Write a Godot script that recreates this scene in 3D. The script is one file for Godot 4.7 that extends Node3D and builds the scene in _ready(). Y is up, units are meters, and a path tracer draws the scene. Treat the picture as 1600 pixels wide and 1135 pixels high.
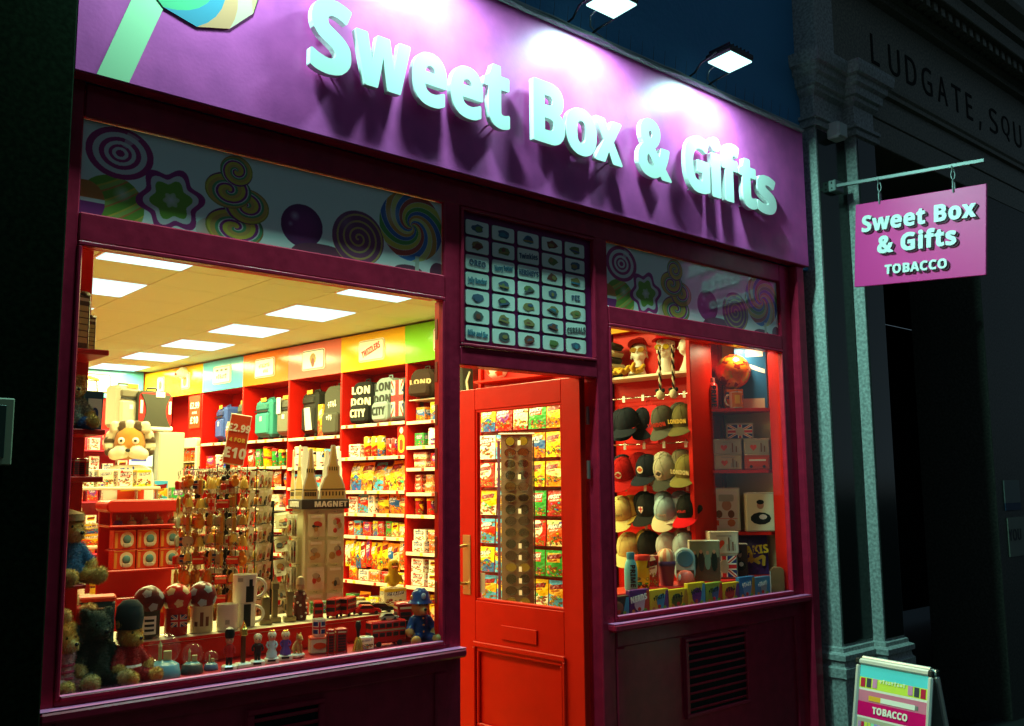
extends Node3D
# A souvenir and sweet shop front at night. Metres, y up; the shop front stands in the plane z = 0, the street is at z > 0 and the shop room at z < 0.

var taken := {}
var mats := {}
var cache := {}
var packs := []
var bold: Font
var heavy: Font
const ORD := ["first", "second", "third", "fourth", "fifth", "sixth", "seventh", "eighth", "ninth", "tenth", "eleventh", "twelfth", "thirteenth", "fourteenth", "fifteenth", "sixteenth", "seventeenth", "eighteenth"]

# ---------------------------------------------------------------- mesh collector
class G:
	var v := PackedVector3Array()
	var n := PackedVector3Array()
	var t := PackedVector2Array()
	var c := PackedColorArray()
	var x := PackedInt32Array()
	var col := Color.WHITE
	var xf := Transform3D()
	var nb := Basis()
	func at(q: Transform3D) -> G:
		xf = q
		nb = q.basis.inverse().transposed()
		return self
	func to(p: Vector3, b := Basis()) -> G:
		return at(Transform3D(b, p))
	func paint(k: Color) -> G:
		col = k
		return self
	func pt(p: Vector3, m: Vector3, uv := Vector2.ZERO) -> int:
		v.append(xf * p)
		n.append((nb * m).normalized())
		t.append(uv)
		c.append(col)
		return v.size() - 1
	func face(a: int, b: int, d: int) -> void:
		var m := n[a] + n[b] + n[d]
		if (v[a] - v[d]).cross(v[a] - v[b]).dot(m) < 0.0:
			x.append_array(PackedInt32Array([a, d, b]))
		else:
			x.append_array(PackedInt32Array([a, b, d]))
	func quad(a: Vector3, b: Vector3, d: Vector3, e: Vector3, m: Vector3) -> G:
		var i := pt(a, m, Vector2(0, 1))
		var j := pt(b, m, Vector2(1, 1))
		var k := pt(d, m, Vector2(1, 0))
		var l := pt(e, m, Vector2(0, 0))
		face(i, j, k)
		face(i, k, l)
		return self
	func box(ce: Vector3, s: Vector3, bev := 0.0) -> G:
		var h := s / 2.0
		bev = minf(bev, minf(h.x, minf(h.y, h.z)) * 0.95)
		for ax in 3:
			for sg in [-1.0, 1.0]:
				var m := Vector3.ZERO
				m[ax] = sg
				var u := (ax + 1) % 3
				var w := (ax + 2) % 3
				if ax == 0:
					u = 2
					w = 1
				elif ax == 2:
					u = 0
					w = 1
				var q := []
				for k in [[-1, -1], [1, -1], [1, 1], [-1, 1]]:
					var p := Vector3.ZERO
					p[ax] = sg * h[ax]
					p[u] = k[0] * (h[u] - bev) * (sg if ax == 2 else (-sg if ax == 0 else 1.0))
					p[w] = k[1] * (h[w] - bev)
					q.append(ce + p)
				quad(q[0], q[1], q[2], q[3], m)
		if bev > 0.0:
			for ax in 3:
				var u := (ax + 1) % 3
				var w := (ax + 2) % 3
				for su in [-1.0, 1.0]:
					for sw in [-1.0, 1.0]:
						var m := Vector3.ZERO
						m[u] = su
						m[w] = sw
						var q := []
						for k in [[-1, 0], [1, 0], [1, 1], [-1, 1]]:
							var p := Vector3.ZERO
							p[ax] = k[0] * (h[ax] - bev)
							p[u] = su * (h[u] - (0.0 if k[1] == 0 else bev))
							p[w] = sw * (h[w] - (bev if k[1] == 0 else 0.0))
							q.append(ce + p)
						quad(q[0], q[1], q[2], q[3], m)
			for sx in [-1.0, 1.0]:
				for sy in [-1.0, 1.0]:
					for sz in [-1.0, 1.0]:
						var sg := Vector3(sx, sy, sz)
						var i := pt(ce + sg * Vector3(h.x, h.y - bev, h.z - bev), sg)
						var j := pt(ce + sg * Vector3(h.x - bev, h.y, h.z - bev), sg)
						var k := pt(ce + sg * Vector3(h.x - bev, h.y - bev, h.z), sg)
						face(i, j, k)
		return self
	# turned round the y axis: profile of (radius, height) from the bottom up
	func lathe(pr: Array, seg := 16, turn0 := 0.0, turn1 := TAU, wob := 0.0) -> G:
		var along := 0.0
		var total := 0.0
		for i in pr.size() - 1:
			total += pr[i].distance_to(pr[i + 1])
		for i in pr.size() - 1:
			var d: Vector2 = (pr[i + 1] - pr[i])
			var len := d.length()
			if len < 0.00001:
				continue
			var m := Vector2(d.y, -d.x).normalized()
			var ma := m
			var mb := m
			if i > 0:
				var dp: Vector2 = pr[i] - pr[i - 1]
				var mp := Vector2(dp.y, -dp.x).normalized()
				if mp.dot(m) > 0.7:
					ma = (mp + m).normalized()
			if i < pr.size() - 2:
				var dn: Vector2 = pr[i + 2] - pr[i + 1]
				var mn := Vector2(dn.y, -dn.x).normalized()
				if mn.dot(m) > 0.7:
					mb = (mn + m).normalized()
			var first := v.size()
			for k in seg + 1:
				var a := lerpf(turn0, turn1, float(k) / seg)
				var e := Vector3(sin(a), 0, cos(a))
				var r1 := 1.0 + wob * sin(a * 9.0 + i)
				pt(e * pr[i].x * r1 + Vector3(0, pr[i].y, 0), e * ma.x + Vector3(0, ma.y, 0), Vector2(float(k) / seg, 1.0 - along / total))
				pt(e * pr[i + 1].x * r1 + Vector3(0, pr[i + 1].y, 0), e * mb.x + Vector3(0, mb.y, 0), Vector2(float(k) / seg, 1.0 - (along + len) / total))
			for k in seg:
				var b := first + k * 2
				if pr[i].x > 0.00001:
					face(b, b + 2, b + 3 if pr[i + 1].x > 0.00001 else b + 1)
				if pr[i + 1].x > 0.00001:
					face(b, b + 3, b + 1)
			along += len
		return self
	func ball(ce: Vector3, r: Vector3, seg := 16, rings := 9) -> G:
		var keep := xf
		at(keep * Transform3D(Basis.from_scale(r), ce))
		var pr := []
		for i in rings + 1:
			var a := -PI / 2 + PI * i / rings
			pr.append(Vector2(maxf(cos(a), 0.0), sin(a)))
		lathe(pr, seg)
		return at(keep)
	func cyl(a: Vector3, b: Vector3, r: float, r2 := -1.0, seg := 10) -> G:
		var keep := xf
		var y := (b - a).normalized()
		var q := Vector3.UP if absf(y.y) < 0.9 else Vector3.RIGHT
		var xx := q.cross(y).normalized()
		at(keep * Transform3D(Basis(xx, y, xx.cross(y)), a))
		lathe([Vector2(0, 0), Vector2(r, 0), Vector2(r if r2 < 0 else r2, a.distance_to(b)), Vector2(0, a.distance_to(b))], seg)
		return at(keep)
	func tube(ps: Array, r: float, seg := 6, closed := false) -> G:
		var up := Vector3.ZERO
		var rows := []
		var k := ps.size()
		for i in k:
			var a: Vector3 = ps[(i - 1 + k) % k] if closed or i > 0 else ps[i]
			var b: Vector3 = ps[(i + 1) % k] if closed or i < k - 1 else ps[i]
			var d := (b - a).normalized()
			if up == Vector3.ZERO:
				up = (Vector3.UP if absf(d.y) < 0.9 else Vector3.RIGHT)
			up = (up - d * up.dot(d)).normalized()
			var s := d.cross(up)
			var row := []
			for j in seg + 1:
				var e := up * cos(TAU * j / seg) + s * sin(TAU * j / seg)
				row.append(pt(ps[i] + e * r, e, Vector2(float(j) / seg, float(i) / k)))
			rows.append(row)
		for i in (k if closed else k - 1):
			var p: Array = rows[i]
			var q: Array = rows[(i + 1) % k]
			for j in seg:
				face(p[j], p[j + 1], q[j + 1])
				face(p[j], q[j + 1], q[j])
		return self
	# a flat outline in x, y given thickness in z (front at z1), with a small chamfer round the front
	func slab(pl: PackedVector2Array, z0: float, z1: float, bev := 0.0) -> G:
		if Geometry2D.is_polygon_clockwise(pl):
			pl.reverse()
		var inner := pl
		if bev > 0.0:
			var off := Geometry2D.offset_polygon(pl, -bev)
			if off.size() == 1 and off[0].size() > 2:
				inner = off[0]
				if Geometry2D.is_polygon_clockwise(inner):
					inner.reverse()
				if inner.size() != pl.size():
					inner = pl
		var lo := Vector2(1e9, 1e9)
		var hi := Vector2(-1e9, -1e9)
		for p in pl:
			lo = lo.min(p)
			hi = hi.max(p)
		var sz := (hi - lo).max(Vector2(0.0001, 0.0001))
		for side in 2:
			var z := z1 if side == 0 else z0
			var m := Vector3(0, 0, 1 if side == 0 else -1)
			var ps := inner if side == 0 else pl
			var tr := Geometry2D.triangulate_polygon(ps)
			var b := v.size()
			for p in ps:
				var uv := (p - lo) / sz
				pt(Vector3(p.x, p.y, z), m, Vector2(uv.x, 1.0 - uv.y))
			for i in range(0, tr.size(), 3):
				face(b + tr[i], b + tr[i + 1], b + tr[i + 2])
		var k := pl.size()
		for i in k:
			var a := pl[i]
			var d := pl[(i + 1) % k]
			var e := (d - a).normalized()
			var m := Vector3(e.y, -e.x, 0)
			var zz := z1 - (bev if inner != pl else 0.0)
			quad(Vector3(a.x, a.y, z0), Vector3(d.x, d.y, z0), Vector3(d.x, d.y, zz), Vector3(a.x, a.y, zz), m)
			if inner != pl:
				var j0 := 0
				var j1 := 0
				for j in k:
					if inner[j].distance_squared_to(a) < inner[j0].distance_squared_to(a):
						j0 = j
					if inner[j].distance_squared_to(d) < inner[j1].distance_squared_to(d):
						j1 = j
				quad(Vector3(a.x, a.y, zz), Vector3(d.x, d.y, zz), Vector3(inner[j1].x, inner[j1].y, z1), Vector3(inner[j0].x, inner[j0].y, z1), m + Vector3(0, 0, 1))
		return self
	func mesh() -> ArrayMesh:
		var a := []
		a.resize(Mesh.ARRAY_MAX)
		a[Mesh.ARRAY_VERTEX] = v
		a[Mesh.ARRAY_NORMAL] = n
		a[Mesh.ARRAY_TEX_UV] = t
		a[Mesh.ARRAY_COLOR] = c
		a[Mesh.ARRAY_INDEX] = x
		var m := ArrayMesh.new()
		m.add_surface_from_arrays(Mesh.PRIMITIVE_TRIANGLES, a)
		return m

# ---------------------------------------------------------------- soft bodies: smooth union of tapered capsules, meshed by surface nets
# each part: [a, b, ra, rb, colour, soft]
func blob(parts: Array, cell: float, soft := 0.015) -> ArrayMesh:
	var lo := Vector3.ONE * 1e9
	var hi := Vector3.ONE * -1e9
	for p in parts:
		for q in [[p[0], p[2]], [p[1], p[3]]]:
			lo = lo.min(q[0] - Vector3.ONE * (q[1] + cell * 2))
			hi = hi.max(q[0] + Vector3.ONE * (q[1] + cell * 2))
	var nx := int((hi.x - lo.x) / cell) + 2
	var ny := int((hi.y - lo.y) / cell) + 2
	var nz := int((hi.z - lo.z) / cell) + 2
	var f := PackedFloat32Array()
	f.resize(nx * ny * nz)
	f.fill(1.0)
	for p in parts:
		var a: Vector3 = p[0]
		var b: Vector3 = p[1]
		var ra: float = p[2]
		var rb: float = p[3]
		var ab := b - a
		var l2 := maxf(ab.length_squared(), 1e-9)
		var pl := (a - Vector3.ONE * (ra + 0.04)).min(b - Vector3.ONE * (rb + 0.04))
		var ph := (a + Vector3.ONE * (ra + 0.04)).max(b + Vector3.ONE * (rb + 0.04))
		for k in range(maxi(0, int((pl.z - lo.z) / cell)), mini(nz, int((ph.z - lo.z) / cell) + 2)):
			for j in range(maxi(0, int((pl.y - lo.y) / cell)), mini(ny, int((ph.y - lo.y) / cell) + 2)):
				for i in range(maxi(0, int((pl.x - lo.x) / cell)), mini(nx, int((ph.x - lo.x) / cell) + 2)):
					var q := lo + Vector3(i, j, k) * cell
					var h := clampf((q - a).dot(ab) / l2, 0.0, 1.0)
					var d := (q - a - ab * h).length() - lerpf(ra, rb, h)
					var at := i + nx * (j + ny * k)
					var o := f[at]
					var e := maxf(soft - absf(o - d), 0.0) / soft
					f[at] = minf(o, d) - e * e * soft * 0.25
	var g := G.new()
	var ids := {}
	var corners := [0, 1, nx, nx + 1, nx * ny, nx * ny + 1, nx * ny + nx, nx * ny + nx + 1]
	for k in nz - 1:
		for j in ny - 1:
			for i in nx - 1:
				var at := i + nx * (j + ny * k)
				var s := 0
				for c in 8:
					if f[at + corners[c]] < 0.0:
						s += 1
				if s == 0 or s == 8:
					continue
				var sum := Vector3.ZERO
				var cnt := 0
				for e in [[0, 1], [2, 3], [4, 5], [6, 7], [0, 2], [1, 3], [4, 6], [5, 7], [0, 4], [1, 5], [2, 6], [3, 7]]:
					var fa := f[at + corners[e[0]]]
					var fb := f[at + corners[e[1]]]
					if (fa < 0.0) != (fb < 0.0):
						var pa := Vector3(e[0] & 1, (e[0] >> 1) & 1, e[0] >> 2)
						var pb := Vector3(e[1] & 1, (e[1] >> 1) & 1, e[1] >> 2)
						sum += pa.lerp(pb, fa / (fa - fb))
						cnt += 1
				var w := lo + (Vector3(i, j, k) + sum / cnt) * cell
				var gr := Vector3(f[at + 1] - f[at] + f[at + 1 + nx] - f[at + nx], f[at + nx] - f[at] + f[at + nx + nx * ny] - f[at + nx * ny], f[at + nx * ny] - f[at] + f[at + nx * ny + 1] - f[at + 1])
				var best := 1e9
				var cc := Color.WHITE
				for p in parts:
					var ab: Vector3 = p[1] - p[0]
					var h := clampf((w - p[0]).dot(ab) / maxf(ab.length_squared(), 1e-9), 0.0, 1.0)
					var d: float = (w - p[0] - ab * h).length() - lerpf(p[2], p[3], h)
					if d < best:
						best = d
						cc = p[4]
				g.col = cc.srgb_to_linear()
				ids[at] = g.pt(w, gr.normalized() if gr.length() > 1e-9 else Vector3.UP)
	for at in ids:
		var i: int = at % nx
		var j: int = (at / nx) % ny
		var k: int = at / (nx * ny)
		if i > 0 and j > 0 and k > 0:
			for ax in 3:
				var o: int = [1, nx, nx * ny][ax]
				if (f[at] < 0.0) == (f[at + o] < 0.0):
					continue
				var u: int = [nx, nx * ny, 1][ax]
				var w: int = [nx * ny, 1, nx][ax]
				if ids.has(at - u) and ids.has(at - w) and ids.has(at - u - w):
					g.face(ids[at], ids[at - u], ids[at - u - w])
					g.face(ids[at], ids[at - u - w], ids[at - w])
	return g.mesh()

# ---------------------------------------------------------------- materials
func lin(r: float, g: float, b: float) -> Color:
	return Color(r, g, b).linear_to_srgb()

func mat(key: String, c := Color.WHITE, rough := 0.6, metal := 0.0) -> StandardMaterial3D:
	if mats.has(key):
		return mats[key]
	var m := StandardMaterial3D.new()
	m.resource_name = key
	m.albedo_color = c
	m.roughness = rough
	m.metallic = metal
	m.metallic_specular = 0.35
	mats[key] = m
	return m

func vc(key: String, rough := 0.6, metal := 0.0) -> StandardMaterial3D:
	var m := mat(key, Color.WHITE, rough, metal)
	m.vertex_color_use_as_albedo = true
	return m

func grain(key: String, freq: float, seed: int, lo: Color, hi: Color, size := 256, oct := 4, kind := FastNoiseLite.TYPE_SIMPLEX_SMOOTH) -> NoiseTexture2D:
	if cache.has(key):
		return cache[key]
	var fn := FastNoiseLite.new()
	fn.noise_type = kind
	fn.seed = seed
	fn.frequency = freq
	fn.fractal_octaves = oct
	var t := NoiseTexture2D.new()
	t.width = size
	t.height = size
	t.seamless = true
	t.noise = fn
	var gr := Gradient.new()
	gr.set_color(0, lo)
	gr.set_color(1, hi)
	t.color_ramp = gr
	cache[key] = t
	return t

func bumps(m: StandardMaterial3D, key: String, freq: float, depth: float, scale: float, oct := 4) -> StandardMaterial3D:
	m.heightmap_enabled = true
	m.heightmap_texture = grain(key, freq, 5, Color.BLACK, Color.WHITE, 256, oct)
	m.heightmap_scale = depth
	m.uv1_triplanar = true
	m.uv1_scale = Vector3.ONE * scale
	return m

# ---------------------------------------------------------------- nodes
func num(called: String) -> String:
	var k: int = taken.get(called, 0)
	taken[called] = k + 1
	return called if k == 0 else "%s_%03d" % [called, k]

func tag(o: Node3D, label: String, category: String, group := "") -> Node3D:
	o.set_meta("label", label)
	o.set_meta("category", category)
	if group != "":
		o.set_meta("group", group)
	return o

func thing(called: String, label: String, category: String, at := Vector3.ZERO, turn := 0.0, group := "") -> Node3D:
	var o := Node3D.new()
	o.name = num(called)
	add_child(o)
	o.position = at
	o.rotation.y = turn
	return tag(o, label, category, group)

func part(o: Node, called: String, m, material: Material) -> MeshInstance3D:
	var i := MeshInstance3D.new()
	i.mesh = m.mesh() if m is G else m
	i.material_override = material
	if o == self:
		i.name = num(called)
	else:
		var k := 0
		var nm := called
		while o.has_node(NodePath(nm)):
			k += 1
			nm = "%s_%03d" % [called, k]
		i.name = nm
	o.add_child(i)
	return i

func solo(called: String, m, material: Material, label: String, category: String, at := Vector3.ZERO, turn := 0.0, group := "") -> MeshInstance3D:
	var i := part(self, called, m, material)
	i.position = at
	i.rotation.y = turn
	tag(i, label, category, group)
	return i

func structure(called: String, m, material: Material) -> MeshInstance3D:
	var i := part(self, called, m, material)
	i.set_meta("kind", "structure")
	return i

func again(src: Node3D, label: String, at: Vector3, turn := 0.0, group := "") -> Node3D:
	var r: Node3D = src.duplicate()
	var base := String(src.name)
	if base.length() > 4 and base[base.length() - 4] == "_" and base.right(3).is_valid_int():
		base = base.left(base.length() - 4)
	r.name = num(base)
	add_child(r)
	r.position = at
	r.rotation = Vector3(0, turn, 0)
	r.set_meta("label", label)
	if group != "":
		r.set_meta("group", group)
	elif r.has_meta("group"):
		r.remove_meta("group")
	return r

# outlines of one letter, in ems: [solid strips without holes, rims, advance]
func glyph(ch: String, f: Font, grow: float) -> Array:
	var key := "glyph|%s|%s|%s" % [ch, f, grow]
	if cache.has(key):
		return cache[key]
	var ts := TextServerManager.get_primary_interface()
	var rid: RID = f.get_rids()[0]
	var gi := ts.font_get_glyph_index(rid, 256, ch.unicode_at(0), 0)
	var d: Dictionary = ts.font_get_glyph_contours(rid, 256, gi)
	var adv := ts.font_get_glyph_advance(rid, 256, gi).x
	var polys := []
	var from := 0
	for last in d.get("contours", []):
		var p := PackedVector2Array()
		for i in range(from, int(last) + 1):
			var q: Vector3 = d["points"][i]
			var v := Vector2(q.x, -q.y)
			if p.is_empty() or p[p.size() - 1].distance_to(v) > 0.6:
				p.append(v)
		from = int(last) + 1
		if p.size() > 2:
			polys.append(p)
	var big := 0.0
	var sign_out := false
	for p in polys:
		var ar := 0.0
		for i in p.size():
			ar += p[i].cross(p[(i + 1) % p.size()])
		if absf(ar) > big:
			big = absf(ar)
			sign_out = Geometry2D.is_polygon_clockwise(p)
	var outers := []
	var holes := []
	for p in polys:
		var hole: bool = Geometry2D.is_polygon_clockwise(p) != sign_out
		if Geometry2D.is_polygon_clockwise(p):
			p.reverse()
		var res := [p]
		if grow != 0.0:
			res = Geometry2D.offset_polygon(p, (-grow if hole else grow) * 256.0, Geometry2D.JOIN_ROUND)
		for q in res:
			(holes if hole else outers).append(q)
	var rims := []
	var strips := []
	for p in outers:
		rims.append(p)
		var cuts := [-1000.0]
		var mine := []
		for hl in holes:
			if Geometry2D.is_point_in_polygon(hl[0], p):
				mine.append(hl)
				var lo := 1e9
				var hi := -1e9
				for q in hl:
					lo = minf(lo, q.x)
					hi = maxf(hi, q.x)
				cuts.append((lo + hi) / 2.0)
		cuts.append(1000.0)
		cuts.sort()
		for i in cuts.size() - 1:
			if cuts[i + 1] - cuts[i] < 0.01:
				continue
			var band := PackedVector2Array([Vector2(cuts[i], -1000), Vector2(cuts[i + 1], -1000), Vector2(cuts[i + 1], 1000), Vector2(cuts[i], 1000)])
			var got: Array = Geometry2D.intersect_polygons(p, band)
			for hl in mine:
				var nxt := []
				for q in got:
					nxt.append_array(Geometry2D.clip_polygons(q, hl))
				got = nxt
			strips.append_array(got)
	for hl in holes:
		hl.reverse()
		rims.append(hl)
	cache[key] = [strips, rims, adv]
	return cache[key]

func letter_into(g: G, gl: Array, off: Vector2, k: Vector2, z0: float, z1: float):
	for p in gl[0]:
		var tr := Geometry2D.triangulate_polygon(p)
		for side in 2:
			var b := g.v.size()
			for q in p:
				g.pt(Vector3(off.x + q.x * k.x, off.y + q.y * k.y, z1 if side == 0 else z0), Vector3(0, 0, 1 if side == 0 else -1))
			for i in range(0, tr.size(), 3):
				g.face(b + tr[i], b + tr[i + 1], b + tr[i + 2])
	for p in gl[1]:
		for i in p.size():
			var a: Vector2 = off + p[i] * k
			var c: Vector2 = off + p[(i + 1) % p.size()] * k
			var e := (c - a).normalized()
			g.quad(Vector3(a.x, a.y, z0), Vector3(c.x, c.y, z0), Vector3(c.x, c.y, z1), Vector3(a.x, a.y, z1), Vector3(e.y, -e.x, 0))

# a line of words, capital height h, centred on its own box
func words(s: String, h: float, depth := 0.002, f: Font = null, wide := 1.0) -> ArrayMesh:
	var key := "%s|%s|%s|%s|%s" % [s, h, depth, f, wide]
	if cache.has(key):
		return cache[key]
	var fat := 0.024 if f == heavy else 0.0
	var ff := bold if f == null or f == heavy else f
	var k := h / (0.714 * 256.0)
	var total := 0.0
	for ch in s:
		total += glyph(ch, ff, fat)[2] + fat * 256.0
	var g := G.new()
	var x := -total / 2.0
	for ch in s:
		var gl := glyph(ch, ff, fat)
		letter_into(g, gl, Vector2((x + fat * 128.0) * k * wide, -h / 2.0), Vector2(k * wide, k), -depth / 2.0, depth / 2.0)
		x += gl[2] + fat * 256.0
	cache[key] = g.mesh()
	return cache[key]

# one letter fitted to a box: x0..x1 across, y0..y1 up
func fitted(s: String, x0: float, x1: float, y0: float, y1: float, depth: float, f: Font = null, fat := 0.02) -> ArrayMesh:
	var gl := glyph(s, f if f else bold, 0.0 if f else fat)
	var lo := Vector2(1e9, 1e9)
	var hi := -lo
	for p in gl[1]:
		for q in p:
			lo = lo.min(q)
			hi = hi.max(q)
	var k := Vector2(x1 - x0, y1 - y0) / (hi - lo)
	var g := G.new()
	letter_into(g, gl, Vector2(x0, y0) - lo * k, k, -depth / 2.0, depth / 2.0)
	return g.mesh()

func text_on(o: Node, s: String, h: float, at: Vector3, material: Material, turn := 0.0, wide := 1.0, tilt := 0.0, f: Font = null, depth := 0.003) -> MeshInstance3D:
	var i := part(o, "lettering", words(s, h, depth, f, wide), material)
	i.position = at
	i.rotation = Vector3(0, turn, tilt)
	return i

# print too small to read in the photograph: a row of uneven strokes
func strokes(o: Node, w: float, h: float, at: Vector3, material: Material, n: int, tilt := 0.0) -> MeshInstance3D:
	var g := G.new()
	var st := w / n
	for k in n:
		var q := 0.55 + 0.45 * absf(sin(k * 2.3 + n))
		g.box(Vector3(-w / 2 + (k + 0.5) * st, (q - 1.0) * h * 0.3, 0), Vector3(st * 0.3, h * q, 0.0016))
		g.box(Vector3(-w / 2 + (k + 0.5) * st, h * 0.32 * sin(k * 1.7), 0.0002), Vector3(st * 0.8, h * 0.22, 0.0016))
	var i := part(o, "print_strokes", g, material)
	i.position = at
	i.rotation.z = tilt
	return i

func rrect(w: float, h: float, r: float, cx := 0.0, cy := 0.0, k := 4) -> PackedVector2Array:
	var p := PackedVector2Array()
	for c in 4:
		var sx: float = [1, -1, -1, 1][c]
		var sy: float = [1, 1, -1, -1][c]
		for i in k + 1:
			var a := PI / 2 * (c + float(i) / k)
			p.append(Vector2(cx + sx * (w / 2 - r) + r * cos(a), cy + sy * (h / 2 - r) + r * sin(a)))
	return p

func oval(rx: float, ry: float, cx := 0.0, cy := 0.0, k := 20) -> PackedVector2Array:
	var p := PackedVector2Array()
	for i in k:
		p.append(Vector2(cx + rx * cos(TAU * i / k), cy + ry * sin(TAU * i / k)))
	return p

# ---------------------------------------------------------------- the scene
func _ready():
	view_and_light()
	fonts_and_prints()
	shell()
	shop_front()
	passage_portico()
	street_things()
	wall_of_shelves()
	room_fittings()
	left_window_goods()
	hat_wall()
	right_window_goods()

func view_and_light():
	var cam := Camera3D.new()
	cam.name = "camera"
	cam.position = Vector3(0, 1.5, 3.6)
	cam.rotation_degrees = Vector3(7.378, -41.515, -0.516)
	cam.fov = 42.16
	cam.near = 0.05
	cam.far = 200.0
	add_child(cam)
	var env := Environment.new()
	env.background_mode = Environment.BG_SKY
	var sm := ProceduralSkyMaterial.new()
	sm.sky_top_color = lin(0.010, 0.020, 0.030)
	sm.sky_horizon_color = lin(0.050, 0.072, 0.085)
	sm.sky_curve = 0.2
	sm.ground_bottom_color = lin(0.01, 0.012, 0.012)
	sm.ground_horizon_color = lin(0.04, 0.05, 0.05)
	var sky := Sky.new()
	sky.sky_material = sm
	env.sky = sky
	env.background_energy_multiplier = 3.0
	env.tonemap_mode = Environment.TONE_MAPPER_LINEAR
	env.tonemap_exposure = 1.0
	env.sdfgi_enabled = true
	env.ssao_enabled = true
	env.ssil_enabled = true
	var we := WorldEnvironment.new()
	we.name = "world_environment"
	we.environment = env
	add_child(we)
	# faint moonlight
	var moon := DirectionalLight3D.new()
	moon.name = "moon"
	moon.light_color = Color(0.75, 0.9, 1.0)
	moon.light_energy = 0.006
	moon.light_angular_distance = 0.5
	moon.shadow_enabled = true
	moon.rotation_degrees = Vector3(-50, -25, 0)
	add_child(moon)

func fonts_and_prints():
	var f := SystemFont.new()
	f.font_names = PackedStringArray(["Droid Sans"])
	f.font_weight = 700
	bold = f
	var e := FontVariation.new()
	e.base_font = f
	heavy = e
	mat("toy_window", lin(0.035, 0.012, 0.012), 0.35)
	for i in 30:
		packs.append(pack_print(i))

# busy printed packaging: a ground colour, a band, sweets and a lettered flash; computed print with a painted sheen
func pack_print(i: int) -> StandardMaterial3D:
	var r := RandomNumberGenerator.new()
	r.seed = 100 + i
	var bases := [Color("e8b400"), Color("d81e10"), Color("f08a10"), Color("f4e9c0"), Color("2c9a3a"), Color("e9d21c"), Color("b01018"), Color("3fa0d8"), Color("e85a20"), Color("f2f0e2")]
	var seconds := [Color("d02010"), Color("f6d020"), Color("f8f0d8"), Color("c02018"), Color("f0e030"), Color("1d5fae"), Color("f4d898"), Color("f8f4e0"), Color("7a2a8a"), Color("e0a020")]
	var base: Color = bases[i % 10]
	var second: Color = seconds[(i * 7 + i / 10) % 10]
	var w := 112
	var h := 144
	var im := Image.create(w, h, false, Image.FORMAT_RGB8)
	var style := i % 5
	var ph := r.randf() * 6.0
	for y in h:
		for x in w:
			var on := false
			match style:
				0: on = y > 80 + 14 * sin(x * 0.06 + ph)
				1: on = Vector2(x - 56, (y - 50) * 0.9).length() < 44
				2: on = absf(y - 44 - x * 0.25) < 26
				3: on = y < 24 or y > 122 + 4 * sin(x * 0.2)
				4: on = absf(x - 56) < 40 and y > 14 and y < 66
			var c := second if on else base
			c = c.lerp(Color.WHITE, 0.10 + 0.10 * sin(x * 0.03 + y * 0.05 + ph)) if (x + y * 2) % 90 < 24 else c  # sheen painted in: slanted bands mixed towards white
			im.set_pixel(x, y, c)
	# heaped sweets: shaded rounds with a glint
	for k in 34:
		var cx := r.randf_range(4, w - 4)
		var cy := r.randf_range(84, h - 6) if r.randf() < 0.85 else r.randf_range(8, h - 8)
		var rx := r.randf_range(4, 11)
		var ry := rx * r.randf_range(0.5, 1.0)
		var hue := fmod(0.02 + r.randf() * 0.13 + (r.randf() if r.randf() < 0.2 else 0.0), 1.0)
		var cc := Color.from_hsv(hue, r.randf_range(0.65, 1.0), r.randf_range(0.5, 1.0))
		for y in range(int(cy - ry), int(cy + ry) + 1):
			for x in range(int(cx - rx), int(cx + rx) + 1):
				if x >= 0 and y >= 0 and x < w and y < h:
					var q := Vector2((x - cx) / rx, (y - cy) / ry)
					var d := q.length()
					if d < 1.0:
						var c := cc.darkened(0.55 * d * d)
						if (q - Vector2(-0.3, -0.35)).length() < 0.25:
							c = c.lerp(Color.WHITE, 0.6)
						im.set_pixel(x, y, c)
	# the flash: two lines of slanted strokes that read as lettering from afar
	var ink: Color = Color.WHITE if second.get_luminance() < 0.6 or style == 3 else Color("a01010")
	for line in 2:
		var x0 := 14 + line * 12
		var y0: int = [30, 58][line]
		var hh: int = [22, 10][line]
		while x0 < 92 - line * 10:
			var lw: int = r.randi_range(8, 12) if line == 0 else r.randi_range(4, 6)
			for pass_no in 2:
				var cc: Color = Color(0.12, 0.04, 0.08) if pass_no == 0 else ink
				var gr := 2 if pass_no == 0 and line == 0 else 0
				r.seed = 7000 + i * 100 + x0
				var bits := r.randi()
				for y in range(-gr, hh + gr):
					for x in range(-gr, lw + gr):
						var fx := float(x) / lw
						var fy := float(y) / hh
						var st := fx < 0.34
						st = st or (bits & 1 and fy < 0.2) or (bits & 2 and fy > 0.8) or (bits & 4 and absf(fy - 0.5) < 0.11) or (bits & 8 and fx > 0.66 and fy < 0.5) or (bits & 16 and fx > 0.66 and fy > 0.45)
						if pass_no == 0 or st:
							var px := x0 + x + (hh - y) / 5
							var py := y0 + y - x0 / 8
							if px >= 0 and px < w and py >= 0 and py < h:
								im.set_pixel(px, py, cc)
			x0 += lw + 2
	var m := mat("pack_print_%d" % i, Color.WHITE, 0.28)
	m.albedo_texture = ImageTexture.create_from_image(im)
	m.metallic_specular = 0.5
	return m

# ---------------------------------------------------------------- ground, room shell, ceiling lights
const SX := 5.10911737
const SZ := -3.2312939
const UX := -0.09561328
const UZ := -0.99541856
const WT := -1.47503

func wp(u: float, y: float, d := 0.0) -> Vector3:
	return Vector3(SX + UX * u + UZ * d, y, SZ + UZ * u - UX * d)

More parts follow.
